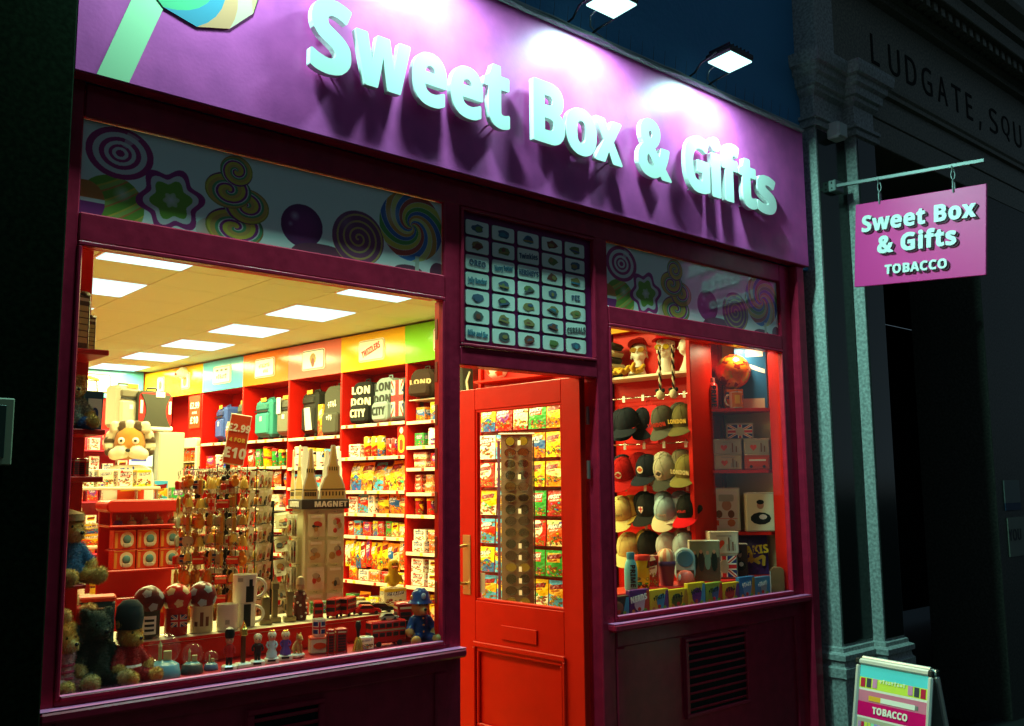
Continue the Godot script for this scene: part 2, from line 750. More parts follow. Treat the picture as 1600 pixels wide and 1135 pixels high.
func red_paint() -> StandardMaterial3D:
	var m := mat("red_paint", lin(0.62, 0.010, 0.003), 0.40)
	m.metallic_specular = 0.3
	if not m.heightmap_enabled:
		bumps(m, "brushed", 0.03, 0.05, 1.6)
		m.albedo_texture = grain("red_wear", 0.012, 3, Color(0.95, 0.95, 0.95), Color(1, 1, 1))
	return m

func frame_paint() -> StandardMaterial3D:
	var m := mat("magenta_frame_paint", lin(0.46, 0.016, 0.050), 0.26)
	if not m.heightmap_enabled:
		bumps(m, "brushed", 0.03, 0.06, 1.7)
		m.albedo_texture = grain("frame_wear", 0.02, 8, Color(0.85, 0.85, 0.86), Color(1, 1, 1))
	return m

func white_print() -> StandardMaterial3D:
	return mat("white_print", lin(0.78, 0.76, 0.68), 0.4)

func dark_ink() -> StandardMaterial3D:
	return mat("dark_ink", lin(0.02, 0.02, 0.02), 0.5)

func white_ink() -> StandardMaterial3D:
	return mat("white_ink", lin(0.82, 0.82, 0.76), 0.45)

func shell():
	var g := G.new()
	var tilt := Transform3D(Basis(Vector3(0, 0, 1), -0.045), Vector3(0, -0.14, 0))
	g.at(tilt).box(Vector3(4, -0.1, 1.56), Vector3(40, 0.2, 3.1))
	var pv := mat("paving", lin(0.045, 0.045, 0.042), 0.8)
	bumps(pv, "paving_grain", 0.02, 0.4, 0.8)
	structure("pavement", g, pv)
	g = G.new()
	g.at(tilt).box(Vector3(4, -0.22, 9.2), Vector3(60, 0.2, 12.2))
	var rd := mat("asphalt", lin(0.05, 0.05, 0.05), 0.8)
	bumps(rd, "asphalt_grain", 0.2, 0.5, 2.0)
	structure("road", g, rd)
	g = G.new()
	g.box(Vector3(4, -0.98, -5), Vector3(300, 0.3, 300))
	structure("ground", g, rd)
	# terrace across the street, which only throws back the light
	var far := thing("terrace_across_the_street", "dark stone terrace across the street from the shop", "building", Vector3(4, -0.5, 15.6))
	g = G.new()
	g.box(Vector3(0, 5, 1), Vector3(44, 10, 2))
	part(far, "wall", g, mat("far_stone", lin(0.06, 0.058, 0.05), 0.8))
	# the room
	var wall := mat("room_red_wall", lin(0.42, 0.008, 0.006), 0.5)
	bumps(wall, "wall_grain", 0.02, 0.05, 1.5)
	g = G.new()
	g.box(Vector3(0.3, 1.5, -4.6), Vector3(0.1, 3.5, 9.0))
	structure("wall_left", g, wall)
	g = G.new()
	g.box(Vector3(2.6, 1.5, -8.97), Vector3(4.7, 3.5, 0.1))
	structure("wall_back", g, wall)
	g = G.new()
	g.at(Transform3D(Basis(Vector3.UP, WT), wp(1.6, 1.35, -0.46))).box(Vector3.ZERO, Vector3(8.6, 3.3, 0.1))
	structure("wall_right", g, wall)
	g = G.new()
	g.box(Vector3(5.875, 1.4, -4.6), Vector3(0.1, 3.7, 8.99))
	structure("wall_window_end", g, wall)
	g = G.new()
	g.box(Vector3(0.64, 1.5, -0.17), Vector3(0.64, 3.5, 0.1))
	structure("wall_front_return", g, wall)
	# plank floor
	g = G.new()
	g.box(Vector3(3.1, -0.33, -4.5), Vector3(5.6, 0.2, 9.0))
	var fl := structure("shop_floor", g, mat("floor_base", lin(0.1, 0.06, 0.02), 0.8))
	var pm := []
	for k in 3:
		var m := mat("floor_plank_%d" % k, [lin(0.55, 0.34, 0.08), lin(0.48, 0.29, 0.07), lin(0.60, 0.39, 0.10)][k], 0.45)
		m.albedo_texture = grain("plank_grain_%d" % k, 0.02, 40 + k, Color(0.7, 0.62, 0.5), Color.WHITE)
		m.uv1_triplanar = true
		m.uv1_scale = Vector3(6, 6, 0.7)
		pm.append(m)
	var pl: ArrayMesh = G.new().box(Vector3.ZERO, Vector3(0.146, 0.024, 8.7), 0.003).mesh()
	for k in 33:
		var q := part(fl, "plank", pl, pm[(k * 7 + k / 4) % 3])
		q.position = Vector3(0.55 + k * 0.15, -0.212, -4.52)
	# suspended ceiling: loose tiles on a slab, some of them light panels
	g = G.new()
	g.box(Vector3(3.1, 3.14, -4.5), Vector3(5.8, 0.2, 8.96))
	var ce := structure("ceiling", g, mat("ceiling_slab", lin(0.25, 0.2, 0.1), 0.9))
	var tm := []
	for k in 3:
		var m := mat("ceiling_tile_%d" % k, [lin(0.52, 0.76, 0.55), lin(0.50, 0.74, 0.54), lin(0.54, 0.78, 0.57)][k], 0.85)
		bumps(m, "tile_pits", 0.3, 0.06, 3.0)
		tm.append(m)
	var tile: ArrayMesh = G.new().box(Vector3.ZERO, Vector3(0.604, 0.018, 0.594), 0.003).mesh()
	var glow := mat("panel_glow", Color.BLACK, 0.4)
	glow.emission_enabled = true
	glow.emission = lin(0.56, 1.0, 1.0)
	glow.emission_energy_multiplier = 1.6
	var lit := 0
	for i in 10:
		for j in range(1, 15):
			var x := 1.96 + 0.61 * (i - 2.5)
			var z := -0.1 - 0.6 * j
			var lamp: bool = (i == 3 or i == 6) and j % 2 == 0
			if lamp:
				lit += 1
				var side := "left" if i == 3 else "right"
				var o := thing("ceiling_light", "square white ceiling light panel, %s from the window in the %s row" % [ORD[j / 2 - 1], side], "ceiling light", Vector3(x, 3.03, z), 0, "ceiling light panels")
				part(o, "frame", G.new().box(Vector3(0, 0, 0), Vector3(0.604, 0.03, 0.594), 0.004), mat("panel_trim", lin(0.75, 0.75, 0.7), 0.5))
				part(o, "diffuser", G.new().box(Vector3(0, -0.015, 0), Vector3(0.575, 0.012, 0.565), 0.003), glow)
				var a := AreaLight3D.new()
				a.name = "panel_light"
				a.area_size = Vector2(0.57, 0.56)
				a.light_color = Color(0.97, 0.96, 0.62)
				a.light_energy = 5.6
				a.shadow_enabled = true
				a.rotation_degrees.x = -90
				a.position.y = -0.026
				o.add_child(a)
			else:
				var q := part(ce, "ceiling_tile", tile, tm[(i * 5 + j * 3) % 3])
				q.position = Vector3(x, 3.028, z)

# ---------------------------------------------------------------- the shop front
func bar(o: Node, called: String, x0: float, x1: float, y0: float, y1: float, z0: float, z1: float, m: Material, bev := 0.006) -> MeshInstance3D:
	return part(o, called, G.new().box(Vector3((x0 + x1) / 2, (y0 + y1) / 2, (z0 + z1) / 2), Vector3(x1 - x0, y1 - y0, z1 - z0), bev), m)

func pane_glass() -> StandardMaterial3D:
	var m := mat("pane_glass", Color(0.9, 1.0, 0.97, 0.002), 0.02)
	m.transparency = BaseMaterial3D.TRANSPARENCY_ALPHA
	return m

func shop_front():
	var fp := frame_paint()
	var rp := red_paint()
	var o := thing("shop_front", "magenta painted timber shop front with two display windows and stall risers", "shop front")
	# uprights
	bar(o, "upright", 1.0, 1.05, -0.3, 3.03, -0.11, 0.0, fp)
	bar(o, "upright", 2.752, 2.85, -0.3, 3.02, -0.075, 0.0, fp)
	bar(o, "upright", 3.822, 3.925, -0.3, 3.02, -0.11, 0.0, fp)
	bar(o, "upright", 5.692, 5.822, -0.3, 3.02, -0.12, 0.0, fp)
	bar(o, "corner_post", 5.822, 5.93, -0.3, 3.025, -0.12, 0.055, fp, 0.012)
	bar(o, "trim_strip", 0.988, 0.998, -0.3, 4.0, -0.02, 0.012, mat("pale_edge_trim", lin(0.4, 0.42, 0.38), 0.4), 0.002)
	# rails
	bar(o, "head_rail", 1.05, 5.692, 2.892, 3.022, -0.1, 0.002, fp)
	bar(o, "transom_rail", 1.05, 2.752, 2.412, 2.522, -0.1, 0.003, fp)
	bar(o, "transom_rail", 3.925, 5.692, 2.412, 2.512, -0.1, 0.003, fp)
	bar(o, "transom_rail", 2.85, 3.822, 2.088, 2.18, -0.1, 0.003, fp)
	# beads round the panes
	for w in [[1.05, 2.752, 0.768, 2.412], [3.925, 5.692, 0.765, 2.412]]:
		bar(o, "glazing_bead", w[0], w[1], w[3] - 0.018, w[3], -0.03, 0.008, fp, 0.004)
		bar(o, "glazing_bead", w[0], w[0] + 0.016, w[2], w[3] - 0.018, -0.03, 0.008, fp, 0.004)
		bar(o, "glazing_bead", w[1] - 0.016, w[1], w[2], w[3] - 0.018, -0.03, 0.008, fp, 0.004)
		bar(o, "glazing_bead", w[0] + 0.016, w[1] - 0.016, w[2], w[2] + 0.014, -0.03, 0.014, fp, 0.003)
		bar(o, "bead_face", w[0] + 0.016, w[1] - 0.016, w[2] + 0.0142, w[2] + 0.0162, -0.016, 0.012, mat("painted_light_magenta", lin(0.62, 0.14, 0.34), 0.45), 0.0008)  # thin added strip, paler to paint floodlight on the bead top
		part(o, "window_pane", G.new().box(Vector3((w[0] + w[1]) / 2, (w[2] + w[3]) / 2, -0.022), Vector3(w[1] - w[0] - 0.01, w[3] - w[2] - 0.01, 0.008)), pane_glass())
	# sills with a rounded nose, a lower rail above them
	var lit_magenta := mat("painted_light_magenta", lin(0.70, 0.18, 0.36), 0.45)  # paler magenta: floodlight on the upward faces is put into the colour
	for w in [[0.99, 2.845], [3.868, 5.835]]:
		bar(o, "sill_face", w[0] + 0.002, w[1] - 0.002, 0.7445, 0.7475, -0.004, 0.05, lit_magenta, 0.001)  # added skin that carries the painted floodlight on the sill top
		bar(o, "bottom_rail", w[0] + 0.06, w[1] - 0.06, 0.742, 0.769, -0.1, 0.0, fp, 0.004)
		bar(o, "sill", w[0], w[1], 0.705, 0.744, -0.1, 0.056, fp, 0.009)
		bar(o, "riser", w[0] + 0.01, w[1] - 0.07, -0.3, 0.705, -0.1, -0.012, fp, 0.004)
		bar(o, "riser_rail", w[0] + 0.06, w[1] - 0.075, 0.61 if w[0] > 2 else 0.645, 0.704, -0.012, 0.004, fp, 0.008)
		bar(o, "riser_stile", w[0] + 0.06, w[0] + 0.13, -0.3, 0.61 if w[0] > 2 else 0.645, -0.012, 0.004, fp, 0.008)
		bar(o, "riser_stile", w[1] - 0.145, w[1] - 0.075, -0.3, 0.61 if w[0] > 2 else 0.645, -0.012, 0.004, fp, 0.008)
	# inner red linings that catch the room light
	bar(o, "lining", 2.7465, 2.7515, 0.786, 2.394, -0.074, -0.031, rp, 0.001)
	bar(o, "lining", 5.6855, 5.6915, 0.782, 2.394, -0.119, -0.031, rp, 0.001)
	bar(o, "lining", 1.066, 2.736, 2.405, 2.411, -0.098, -0.031, rp, 0.001)
	bar(o, "lining", 3.941, 5.676, 2.405, 2.411, -0.098, -0.031, rp, 0.001)
	for k in 7:
		bar(o, "hinge_leaf", 2.7445, 2.7464, 0.95 + k * 0.21, 1.05 + k * 0.21, -0.07, -0.05, mat("hinge_dark", lin(0.2, 0.02, 0.01), 0.5), 0.001)
	# louvred vents in the risers, each slat a piece
	for w in [[4.545, 5.115, 0.165, 0.575, 9], [1.80, 2.09, 0.20, 0.602, 9]]:
		var v := bar(o, "vent", w[0] - 0.03, w[1] + 0.03, w[2] - 0.03, w[3] + 0.03, -0.014, -0.006, fp, 0.003)
		var dk := mat("vent_dark", lin(0.008, 0.006, 0.006), 0.8)
		bar(v, "vent_back", w[0], w[1], w[2], w[3], -0.006, -0.003, dk, 0.0)
		bar(v, "vent_frame", w[0] - 0.03, w[1] + 0.03, w[3], w[3] + 0.022, -0.006, 0.012, fp, 0.004)
		bar(v, "vent_frame", w[0] - 0.03, w[1] + 0.03, w[2] - 0.022, w[2], -0.006, 0.012, fp, 0.004)
		bar(v, "vent_frame", w[0] - 0.03, w[0], w[2], w[3], -0.006, 0.012, fp, 0.004)
		bar(v, "vent_frame", w[1], w[1] + 0.03, w[2], w[3], -0.006, 0.012, fp, 0.004)
		var n: int = w[4]
		for k in n:
			var s := part(v, "slat", G.new().box(Vector3.ZERO, Vector3(w[1] - w[0] - 0.002, 0.018, 0.006), 0.001), fp)
			s.position = Vector3((w[0] + w[1]) / 2, w[2] + (k + 0.5) * (w[3] - w[2]) / n, 0.004)
			s.rotation.x = 0.6
	candy_panels(o)
	logo_board()
	door()
	fascia()
	floods()

# the printed strips of sweets on the transom lights
func candy_image() -> Image:
	var w := 1024
	var h := 220
	var im := Image.create(w, h, false, Image.FORMAT_RGB8)
	im.fill(Color("eef4ec"))
	var mag := Color("b01468")
	var wht := Color("f4ecf0")
	var grn := Color("6ea822")
	var yel := Color("e6c832")
	var org := Color("e07a2c")
	var pur := Color("8a1478")
	# [kind, centre x, centre y, radius x, radius y, turn]
	var shapes := [["ball", 70, 190, 75, 72, 0.0], ["wrap", 10, 190, 45, 50, 0.0], ["rings", 84, 62, 78, 62, 0.15], ["flower", 208, 150, 88, 84, 0.2], ["lump", 330, 205, 60, 34, 0.0], ["twist", 372, 188, 78, 50, 0.5], ["twist", 402, 128, 62, 46, 2.6], ["twist", 352, 96, 62, 46, 0.3], ["twist", 372, 42, 44, 40, 3.6],
		["plum", 560, 150, 62, 58, 0.0], ["hill", 620, 220, 90, 30, 0.0], ["coil", 735, 155, 84, 78, 0.0], ["swirl", 915, 88, 112, 104, 0.0], ["hill", 905, 222, 50, 18, 0.0], ["stick", 935, 205, 6, 26, 0.0], ["hill", 1010, 215, 30, 32, 0.0]]
	for s in shapes:
		var cx: float = s[1]
		var cy: float = s[2]
		var rx: float = s[3]
		var ry: float = s[4]
		for y in range(maxi(0, int(cy - ry * 1.15)), mini(h, int(cy + ry * 1.15) + 1)):
			for x in range(maxi(0, int(cx - rx * 1.15)), mini(w, int(cx + rx * 1.15) + 1)):
				var p := Vector2((x - cx) / rx, (y - cy) / ry)
				var r := p.length()
				var a := p.angle() + float(s[5])
				var c := Color.WHITE
				var on := r < 1.0
				match s[0]:
					"rings":
						c = mag if r > 0.80 or (r < 0.62 and r > 0.47) or (r < 0.34 and r > 0.24) or r < 0.13 else wht
						if a > -1.2 and a < -0.75 and r > 0.3 and r < 0.9:
							c = c.lerp(wht, 0.6)
					"ball":
						var q := p.x * 0.5 + p.y * 0.85 + 0.12 * p.x * p.x
						var f := fposmod(q * 2.1, 1.0)
						c = grn if f < 0.5 else (yel if f < 0.62 else (Color("a8c84a") if f < 0.88 else org))
						c = c.lerp(Color.WHITE, clampf(0.8 - (p - Vector2(0.3, -0.45)).length() * 2.6, 0.0, 0.8))
					"wrap":
						c = org if p.y < -0.2 else (wht if p.y < 0.0 else (pur if p.y < 0.6 else wht))
					"flower":
						var k := r / (0.86 + 0.12 * cos(a * 6.0))
						on = k < 1.0
						c = Color("a01470") if k > 0.8 else (wht if k > 0.62 else (grn if k > 0.24 else wht.lerp(grn, k * 2.0)))
					"twist":
						var f := fposmod(r * 1.7 + a / TAU, 1.0)
						c = yel if f < 0.28 else (pur if f < 0.46 else (wht if f < 0.54 else (Color("4a9a58") if f < 0.72 else Color("e0a040"))))
						if r > 0.94:
							c = c.darkened(0.3)
					"lump":
						c = Color("e8a080").lerp(Color.WHITE, clampf(-p.x * 0.7, 0.0, 0.7))
					"plum":
						c = Color("84186c").lerp(Color("4a0c40"), clampf(r * r * 0.8, 0.0, 1.0))
						c = c.lerp(Color("e8c8e8"), clampf(0.85 - (p - Vector2(-0.35, -0.4)).length() * 3.2, 0.0, 0.85))
						c = c.lerp(Color("e8c8e8"), clampf(0.6 - (p - Vector2(-0.55, 0.0)).length() * 4.0, 0.0, 0.6))
					"coil":
						var f := fposmod(r * 4.2 - a / TAU, 1.0)
						c = Color("7a2a5c") if f < 0.7 else Color("d0a050")
						c = c.lerp(Color("a06090"), clampf(0.7 - (p - Vector2(-0.5, -0.5)).length() * 1.8, 0.0, 0.7))
					"swirl":
						var f := fposmod(a / TAU * 2.0 - sqrt(r) * 1.5, 1.0)
						var bands := [Color("2f6ac8"), Color("c83a30"), Color("e8d040"), Color("4a9a3a"), Color("2f58b8"), Color("e08a30"), Color("f0e070")]
						var q := f * 7.0
						c = bands[int(q) % 7]
						if q - floorf(q) < 0.08:
							c = wht
						c = c.lerp(Color.WHITE, clampf(0.5 - (p - Vector2(-0.6, -0.2)).length() * 1.6, 0.0, 0.5))
					"hill":
						c = Color("6a2040")
					"stick":
						on = true
						c = Color("d8e0c8")
				if on:
					im.set_pixel(x, y, c.lerp(Color("b8b4a8"), 0.28))
	return im

func candy_panels(o: Node3D):
	var m := mat("candy_print", Color.WHITE, 0.25)
	m.albedo_texture = ImageTexture.create_from_image(candy_image())
	m.clearcoat_enabled = true
	m.clearcoat = 1.0
	m.clearcoat_roughness = 0.03
	m.backlight_enabled = true
	m.backlight = Color(0.05, 0.05, 0.04)
	for w in [[1.055, 2.75, 2.523, 2.889], [3.928, 5.688, 2.513, 2.89]]:
		var q := G.new()
		q.box(Vector3.ZERO, Vector3(w[1] - w[0], w[3] - w[2], 0.008))
		var i := part(o, "printed_transom_light", q, m)
		i.position = Vector3((w[0] + w[1]) / 2, (w[2] + w[3]) / 2, -0.028)

func logo_board():
	var o := thing("logo_board", "framed magenta board with a grid of small white brand plates above the door", "notice board", Vector3(3.336, 2.536, 0))
	var pm := mat("board_magenta", lin(0.22, 0.012, 0.10), 0.45)
	part(o, "backboard", G.new().box(Vector3(0, 0, -0.03), Vector3(0.968, 0.706, 0.02), 0.003), pm)
	for s in [-1, 1]:
		part(o, "frame_rail", G.new().box(Vector3(0, s * 0.346, -0.006), Vector3(0.968, 0.016, 0.03), 0.004), frame_paint())
		part(o, "frame_stile", G.new().box(Vector3(s * 0.475, 0, -0.006), Vector3(0.018, 0.676, 0.03), 0.004), frame_paint())
	var names := [["", "", "", "", ""], ["", "", "Twinkies", "", ""], ["OREO", "Harry Potter", "HERSHEY'S", "", ""], ["Jolly Rancher", "", "", "", "PEZ"], ["", "", "", "", ""], ["", "", "", "", "CEREALS"], ["Mike and Ike", "", "", "", ""]]
	var inks := [mat("logo_ink_0", lin(0.08, 0.11, 0.18), 0.5), mat("logo_ink_1", lin(0.22, 0.06, 0.04), 0.5), mat("logo_ink_2", lin(0.16, 0.20, 0.06), 0.5), mat("logo_ink_3", lin(0.07, 0.2, 0.28), 0.5), mat("logo_ink_4", lin(0.3, 0.2, 0.07), 0.5), mat("logo_ink_5", lin(0.09, 0.09, 0.09), 0.5)]
	var rims := [lin(0.05, 0.07, 0.12), lin(0.25, 0.22, 0.18), lin(0.2, 0.10, 0.16)]
	var r := RandomNumberGenerator.new()
	r.seed = 9
	for j in 7:
		for i in 5:
			var c := Vector3(-0.366 + i * 0.176, 0.262 - j * 0.0905, -0.019)
			var t := part(o, "brand_plate", G.new().slab(rrect(0.156, 0.080, 0.013), 0.0, 0.004), mat("plate_rim_%d" % ((i + j * 2) % 3), rims[(i + j * 2) % 3], 0.4))
			t.position = c
			part(t, "plate_face", G.new().slab(rrect(0.151, 0.075, 0.011), 0.004, 0.006), white_print())
			var s: String = names[j][i]
			var ink: Material = inks[r.randi() % 6]
			if s != "":
				var wd := minf(1.0, 6.2 / s.length())
				var q := part(t, "lettering", words(s, 0.029, 0.002, bold, wd), inks[[0, 5, 0, 3][r.randi() % 4]])
				q.position = Vector3(0, 0, 0.0075)
				q.rotation.z = r.randf_range(-0.05, 0.12)
			else:
				var g := G.new()
				# a small printed badge: a lumpy outline with a second colour and a band across it
				var n := r.randi_range(7, 12)
				var pl := PackedVector2Array()
				for k in n:
					var an := TAU * k / n
					pl.append(Vector2(cos(an) * 0.046, sin(an) * 0.027) * r.randf_range(0.62, 1.0))
				g.slab(pl, 0.0055, 0.0075)
				var g2 := G.new()
				g2.slab(oval(r.randf_range(0.010, 0.026), r.randf_range(0.008, 0.015), r.randf_range(-0.012, 0.012), r.randf_range(-0.006, 0.008), 10), 0.0075, 0.0084)
				part(t, "emblem_centre", g2, inks[r.randi() % 6])
				if r.randf() < 0.5:
					part(t, "emblem_band", G.new().at(Transform3D(Basis(Vector3.BACK, r.randf_range(-0.3, 0.3)), Vector3(0, -0.008, 0))).box(Vector3(0, 0, 0.0086), Vector3(0.07, 0.010, 0.001)), inks[r.randi() % 6])
				part(t, "emblem", g, ink)

func door():
	# opened inwards through about 88 degrees; local x runs from the hinge to the free edge, local z faces the room
	var w := 1.05
	var o := thing("shop_door", "red half glazed shop door standing open inwards with a brass pull handle", "door", Vector3(3.742, -0.19, -0.062), deg_to_rad(-268.2))
	o.rotation.y = deg_to_rad(91.8)
	var rp := red_paint()
	var h := 2.288
	# outer face is at local z = 0 and looks along local -z
	for q in [["stile", 0.0, 0.147, 0.0, h], ["stile", 0.89, w, 0.0, h], ["top_rail", 0.147, 0.89, 2.155, h], ["lock_rail", 0.147, 0.89, 0.745, 0.995], ["bottom_rail", 0.147, 0.89, 0.0, 0.25]]:
		part(o, q[0], G.new().box(Vector3((q[1] + q[2]) / 2, (q[3] + q[4]) / 2, 0.022), Vector3(q[2] - q[1], q[4] - q[3], 0.044), 0.003), rp)
	for z in [0.004]:
		for q in [[0.147, 0.89, 2.138, 2.155], [0.147, 0.89, 0.995, 1.012], [0.147, 0.163, 1.012, 2.138], [0.874, 0.89, 1.012, 2.138]]:
			part(o, "glazing_bead", G.new().box(Vector3((q[0] + q[1]) / 2, (q[2] + q[3]) / 2, 0.02), Vector3(q[1] - q[0], q[3] - q[2], 0.03), 0.004), rp)
	part(o, "door_pane", G.new().box(Vector3(0.5185, 1.575, 0.02), Vector3(0.735, 1.135, 0.006)), pane_glass())
	var pn := part(o, "door_panel", G.new().box(Vector3(0.5185, 0.4975, 0.024), Vector3(0.743, 0.495, 0.02), 0.002), rp)
	for m in [[0.0, 0.012, -0.010], [0.026, 0.016, 0.002]]:
		var e: float = m[0]
		for q in [[0.135 + e, 0.902 - e, 0.745 - e - 0.02, 0.757 - e], [0.135 + e, 0.902 - e, 0.24 + e, 0.26 + e], [0.135 + e, 0.155 + e, 0.26 + e, 0.725 - e], [0.882 - e, 0.902 - e, 0.26 + e, 0.725 - e]]:
			part(pn, "moulding", G.new().box(Vector3((q[0] + q[1]) / 2, (q[2] + q[3]) / 2, m[2]), Vector3(q[1] - q[0], q[3] - q[2], m[1]), 0.005), rp)
	part(o, "letter_plate", G.new().box(Vector3(0.505, 0.832, -0.004), Vector3(0.30, 0.082, 0.010), 0.003), rp)
	var brass := mat("brushed_brass", lin(0.62, 0.50, 0.26), 0.32, 0.9)
	var pl := part(o, "handle_plate", G.new().box(Vector3(0.967, 1.205, -0.002), Vector3(0.072, 0.36, 0.005), 0.0015), brass)
	part(pl, "pull_handle", G.new().tube([Vector3(0.972, 1.32, 0), Vector3(0.974, 1.32, -0.03), Vector3(0.980, 1.312, -0.05), Vector3(0.984, 1.29, -0.058), Vector3(0.984, 1.12, -0.058), Vector3(0.980, 1.098, -0.05), Vector3(0.974, 1.09, -0.03), Vector3(0.972, 1.09, 0)], 0.010, 8), brass)
	for y in [1.345, 1.065]:
		for x in [0.94, 0.994]:
			part(pl, "screw", G.new().ball(Vector3(x, y, -0.004), Vector3(0.004, 0.004, 0.002), 6, 4), mat("screw_steel", lin(0.3, 0.28, 0.22), 0.4, 0.8))
	for y in [0.3, 1.72, 2.02]:
		part(o, "hinge", G.new().cyl(Vector3(-0.012, y, 0.05), Vector3(-0.012, y + 0.1, 0.05), 0.011), mat("hinge_steel", lin(0.3, 0.2, 0.18), 0.35, 0.6))
	part(o, "notice_sticker", G.new().box(Vector3(0.855, 1.10, 0.027), Vector3(0.05, 0.12, 0.002)), mat("sticker_paper", lin(0.55, 0.5, 0.4), 0.6))
	part(o, "notice_sticker", G.new().box(Vector3(0.855, 1.075, 0.0285), Vector3(0.045, 0.02, 0.001)), mat("sticker_orange", lin(0.7, 0.2, 0.03), 0.6))
	# door lining on the hinge side
	var l := thing("door_lining", "red painted door lining on the hinge side of the doorway", "door frame", Vector3.ZERO)
	bar(l, "jamb", 3.824, 3.86, -0.25, 2.088, -0.19, -0.112, rp, 0.004)
	bar(l, "stop", 3.805, 3.823, -0.25, 2.088, -0.19, -0.15, rp, 0.004)
	for y in [1.36, 1.6, 1.84]:
		bar(l, "lock_keep", 3.8, 3.804, y, y + 0.07, -0.185, -0.155, mat("hinge_steel"), 0.001)

func fascia():
	var o := thing("fascia_sign", "purple fascia with raised white letters Sweet Box & Gifts and a lollipop", "shop sign")
	var m := mat("fascia_purple", lin(0.80, 0.105, 0.45), 0.36)
	bumps(m, "fascia_grain", 0.08, 0.02, 2.0)
	m.albedo_texture = grain("fascia_tone", 0.008, 21, Color(0.88, 0.88, 0.9), Color.WHITE)
	bar(o, "fascia_board", 0.985, 5.955, 3.03, 4.02, 0.004, 0.08, m, 0.002)
	bar(o, "edge_strip", 0.985, 5.955, 3.024, 3.03, 0.004, 0.078, frame_paint(), 0.001)
	var lm := mat("letter_white", lin(0.80, 0.80, 0.78), 0.32)
	var ls := [["S", 1.917, 2.122, 3.29, 3.64], ["w", 2.142, 2.444, 3.298, 3.552], ["e", 2.456, 2.66, 3.29, 3.558], ["e", 2.684, 2.888, 3.29, 3.558], ["t", 2.894, 3.066, 3.29, 3.625], ["B", 3.232, 3.462, 3.292, 3.636], ["o", 3.472, 3.710, 3.286, 3.556], ["x", 3.700, 3.922, 3.292, 3.550],
		["&", 4.062, 4.362, 3.288, 3.650], ["G", 4.502, 4.745, 3.288, 3.656], ["i", 4.762, 4.864, 3.293, 3.690], ["f", 4.872, 5.07, 3.293, 3.690], ["t", 5.062, 5.256, 3.290, 3.628], ["s", 5.262, 5.486, 3.288, 3.558]]
	for l in ls:
		var i := part(o, "letter", fitted(l[0], l[1], l[2], l[3], l[4], 0.032), lm)
		i.position.z = 0.122
		for k in 2:
			var cx: float = lerpf(l[1], l[2], 0.35 + 0.3 * k)
			part(i, "stand_off", G.new().cyl(Vector3(cx, 3.31, -0.042), Vector3(cx, 3.31, -0.016), 0.005, -1, 6), mat("stand_off_steel", lin(0.4, 0.4, 0.4), 0.4, 0.8))
	# the lollipop: stick and swirled head, thin printed shapes on the board
	part(o, "lollipop_stick", G.new().slab(PackedVector2Array([Vector2(1.062, 3.032), Vector2(1.18, 3.032), Vector2(1.315, 3.42), Vector2(1.20, 3.44)]), 0.0795, 0.082), mat("stick_print", lin(0.55, 0.72, 0.45), 0.4))
	var cols := [lin(0.72, 0.62, 0.20), lin(0.12, 0.42, 0.22), lin(0.08, 0.24, 0.38), lin(0.75, 0.28, 0.16), lin(0.75, 0.42, 0.34), lin(0.72, 0.62, 0.20)]
	var g := G.new()
	for a in 12:
		var pts := PackedVector2Array()
		for side in 2:
			for k in 11:
				var rr := float(k if side == 0 else 10 - k) / 10.0
				var an := TAU * (a + side) / 12.0 + 3.4 * (1.0 - sqrt(rr))
				if rr > 0.0 or side == 0:
					pts.append(Vector2(1.435 + cos(an) * rr * 0.275, 3.615 + sin(an) * rr * 0.275))
		g.paint(cols[a % 6].srgb_to_linear())
		g.slab(pts, 0.082, 0.0845)
	part(o, "lollipop_head", g, vc("lollipop_print", 0.4))
	# ledge above: capping, cable, anti-bird spikes
	var lg := thing("fascia_ledge", "painted ledge with a sagging cable and bird spikes along the top of the fascia", "ledge")
	var tm := mat("ledge_paint", lin(0.42, 0.46, 0.46), 0.5)
	bar(lg, "ledge_board", 0.985, 5.955, 4.021, 4.045, 0.0, 0.10, tm, 0.006)
	bar(lg, "upper_board", 0.985, 5.955, 4.045, 4.085, 0.0, 0.066, tm, 0.006)
	bar(lg, "flashing", 0.985, 5.955, 4.085, 4.095, 0.0, 0.045, tm, 0.003)
	for c in [[4.03, 0.104, 0.009, 0.0], [4.062, 0.076, 0.007, 1.7]]:
		var ps := []
		for k in 70:
			var x := 1.0 + k * 0.0715
			ps.append(Vector3(x, c[0] + 0.006 * sin(x * 7.0 + c[3]) + 0.004 * sin(x * 17.0), c[1]))
		part(lg, "cable", G.new().tube(ps, c[2], 6), mat("cable_grey", lin(0.3, 0.36, 0.36), 0.5))
	for k in 46:
		var s := part(lg, "spike", G.new().cyl(Vector3.ZERO, Vector3(0, 0.10, 0.012), 0.0022, 0.001, 4), mat("spike_steel", lin(0.12, 0.13, 0.13), 0.4, 0.7))
		s.position = Vector3(1.03 + k * 0.107, 4.094, 0.034)
	# dark rendered wall over the shop
	var wl := thing("upper_wall", "dark blue rendered wall above the fascia behind the floodlights", "wall")
	var wm := mat("upper_render", lin(0.08, 0.30, 0.55), 0.75)
	bumps(wm, "render_grain", 0.06, 0.25, 1.2)
	bar(wl, "render", 0.4, 6.3, 3.03, 7.5, -0.25, -0.002, wm, 0.0)

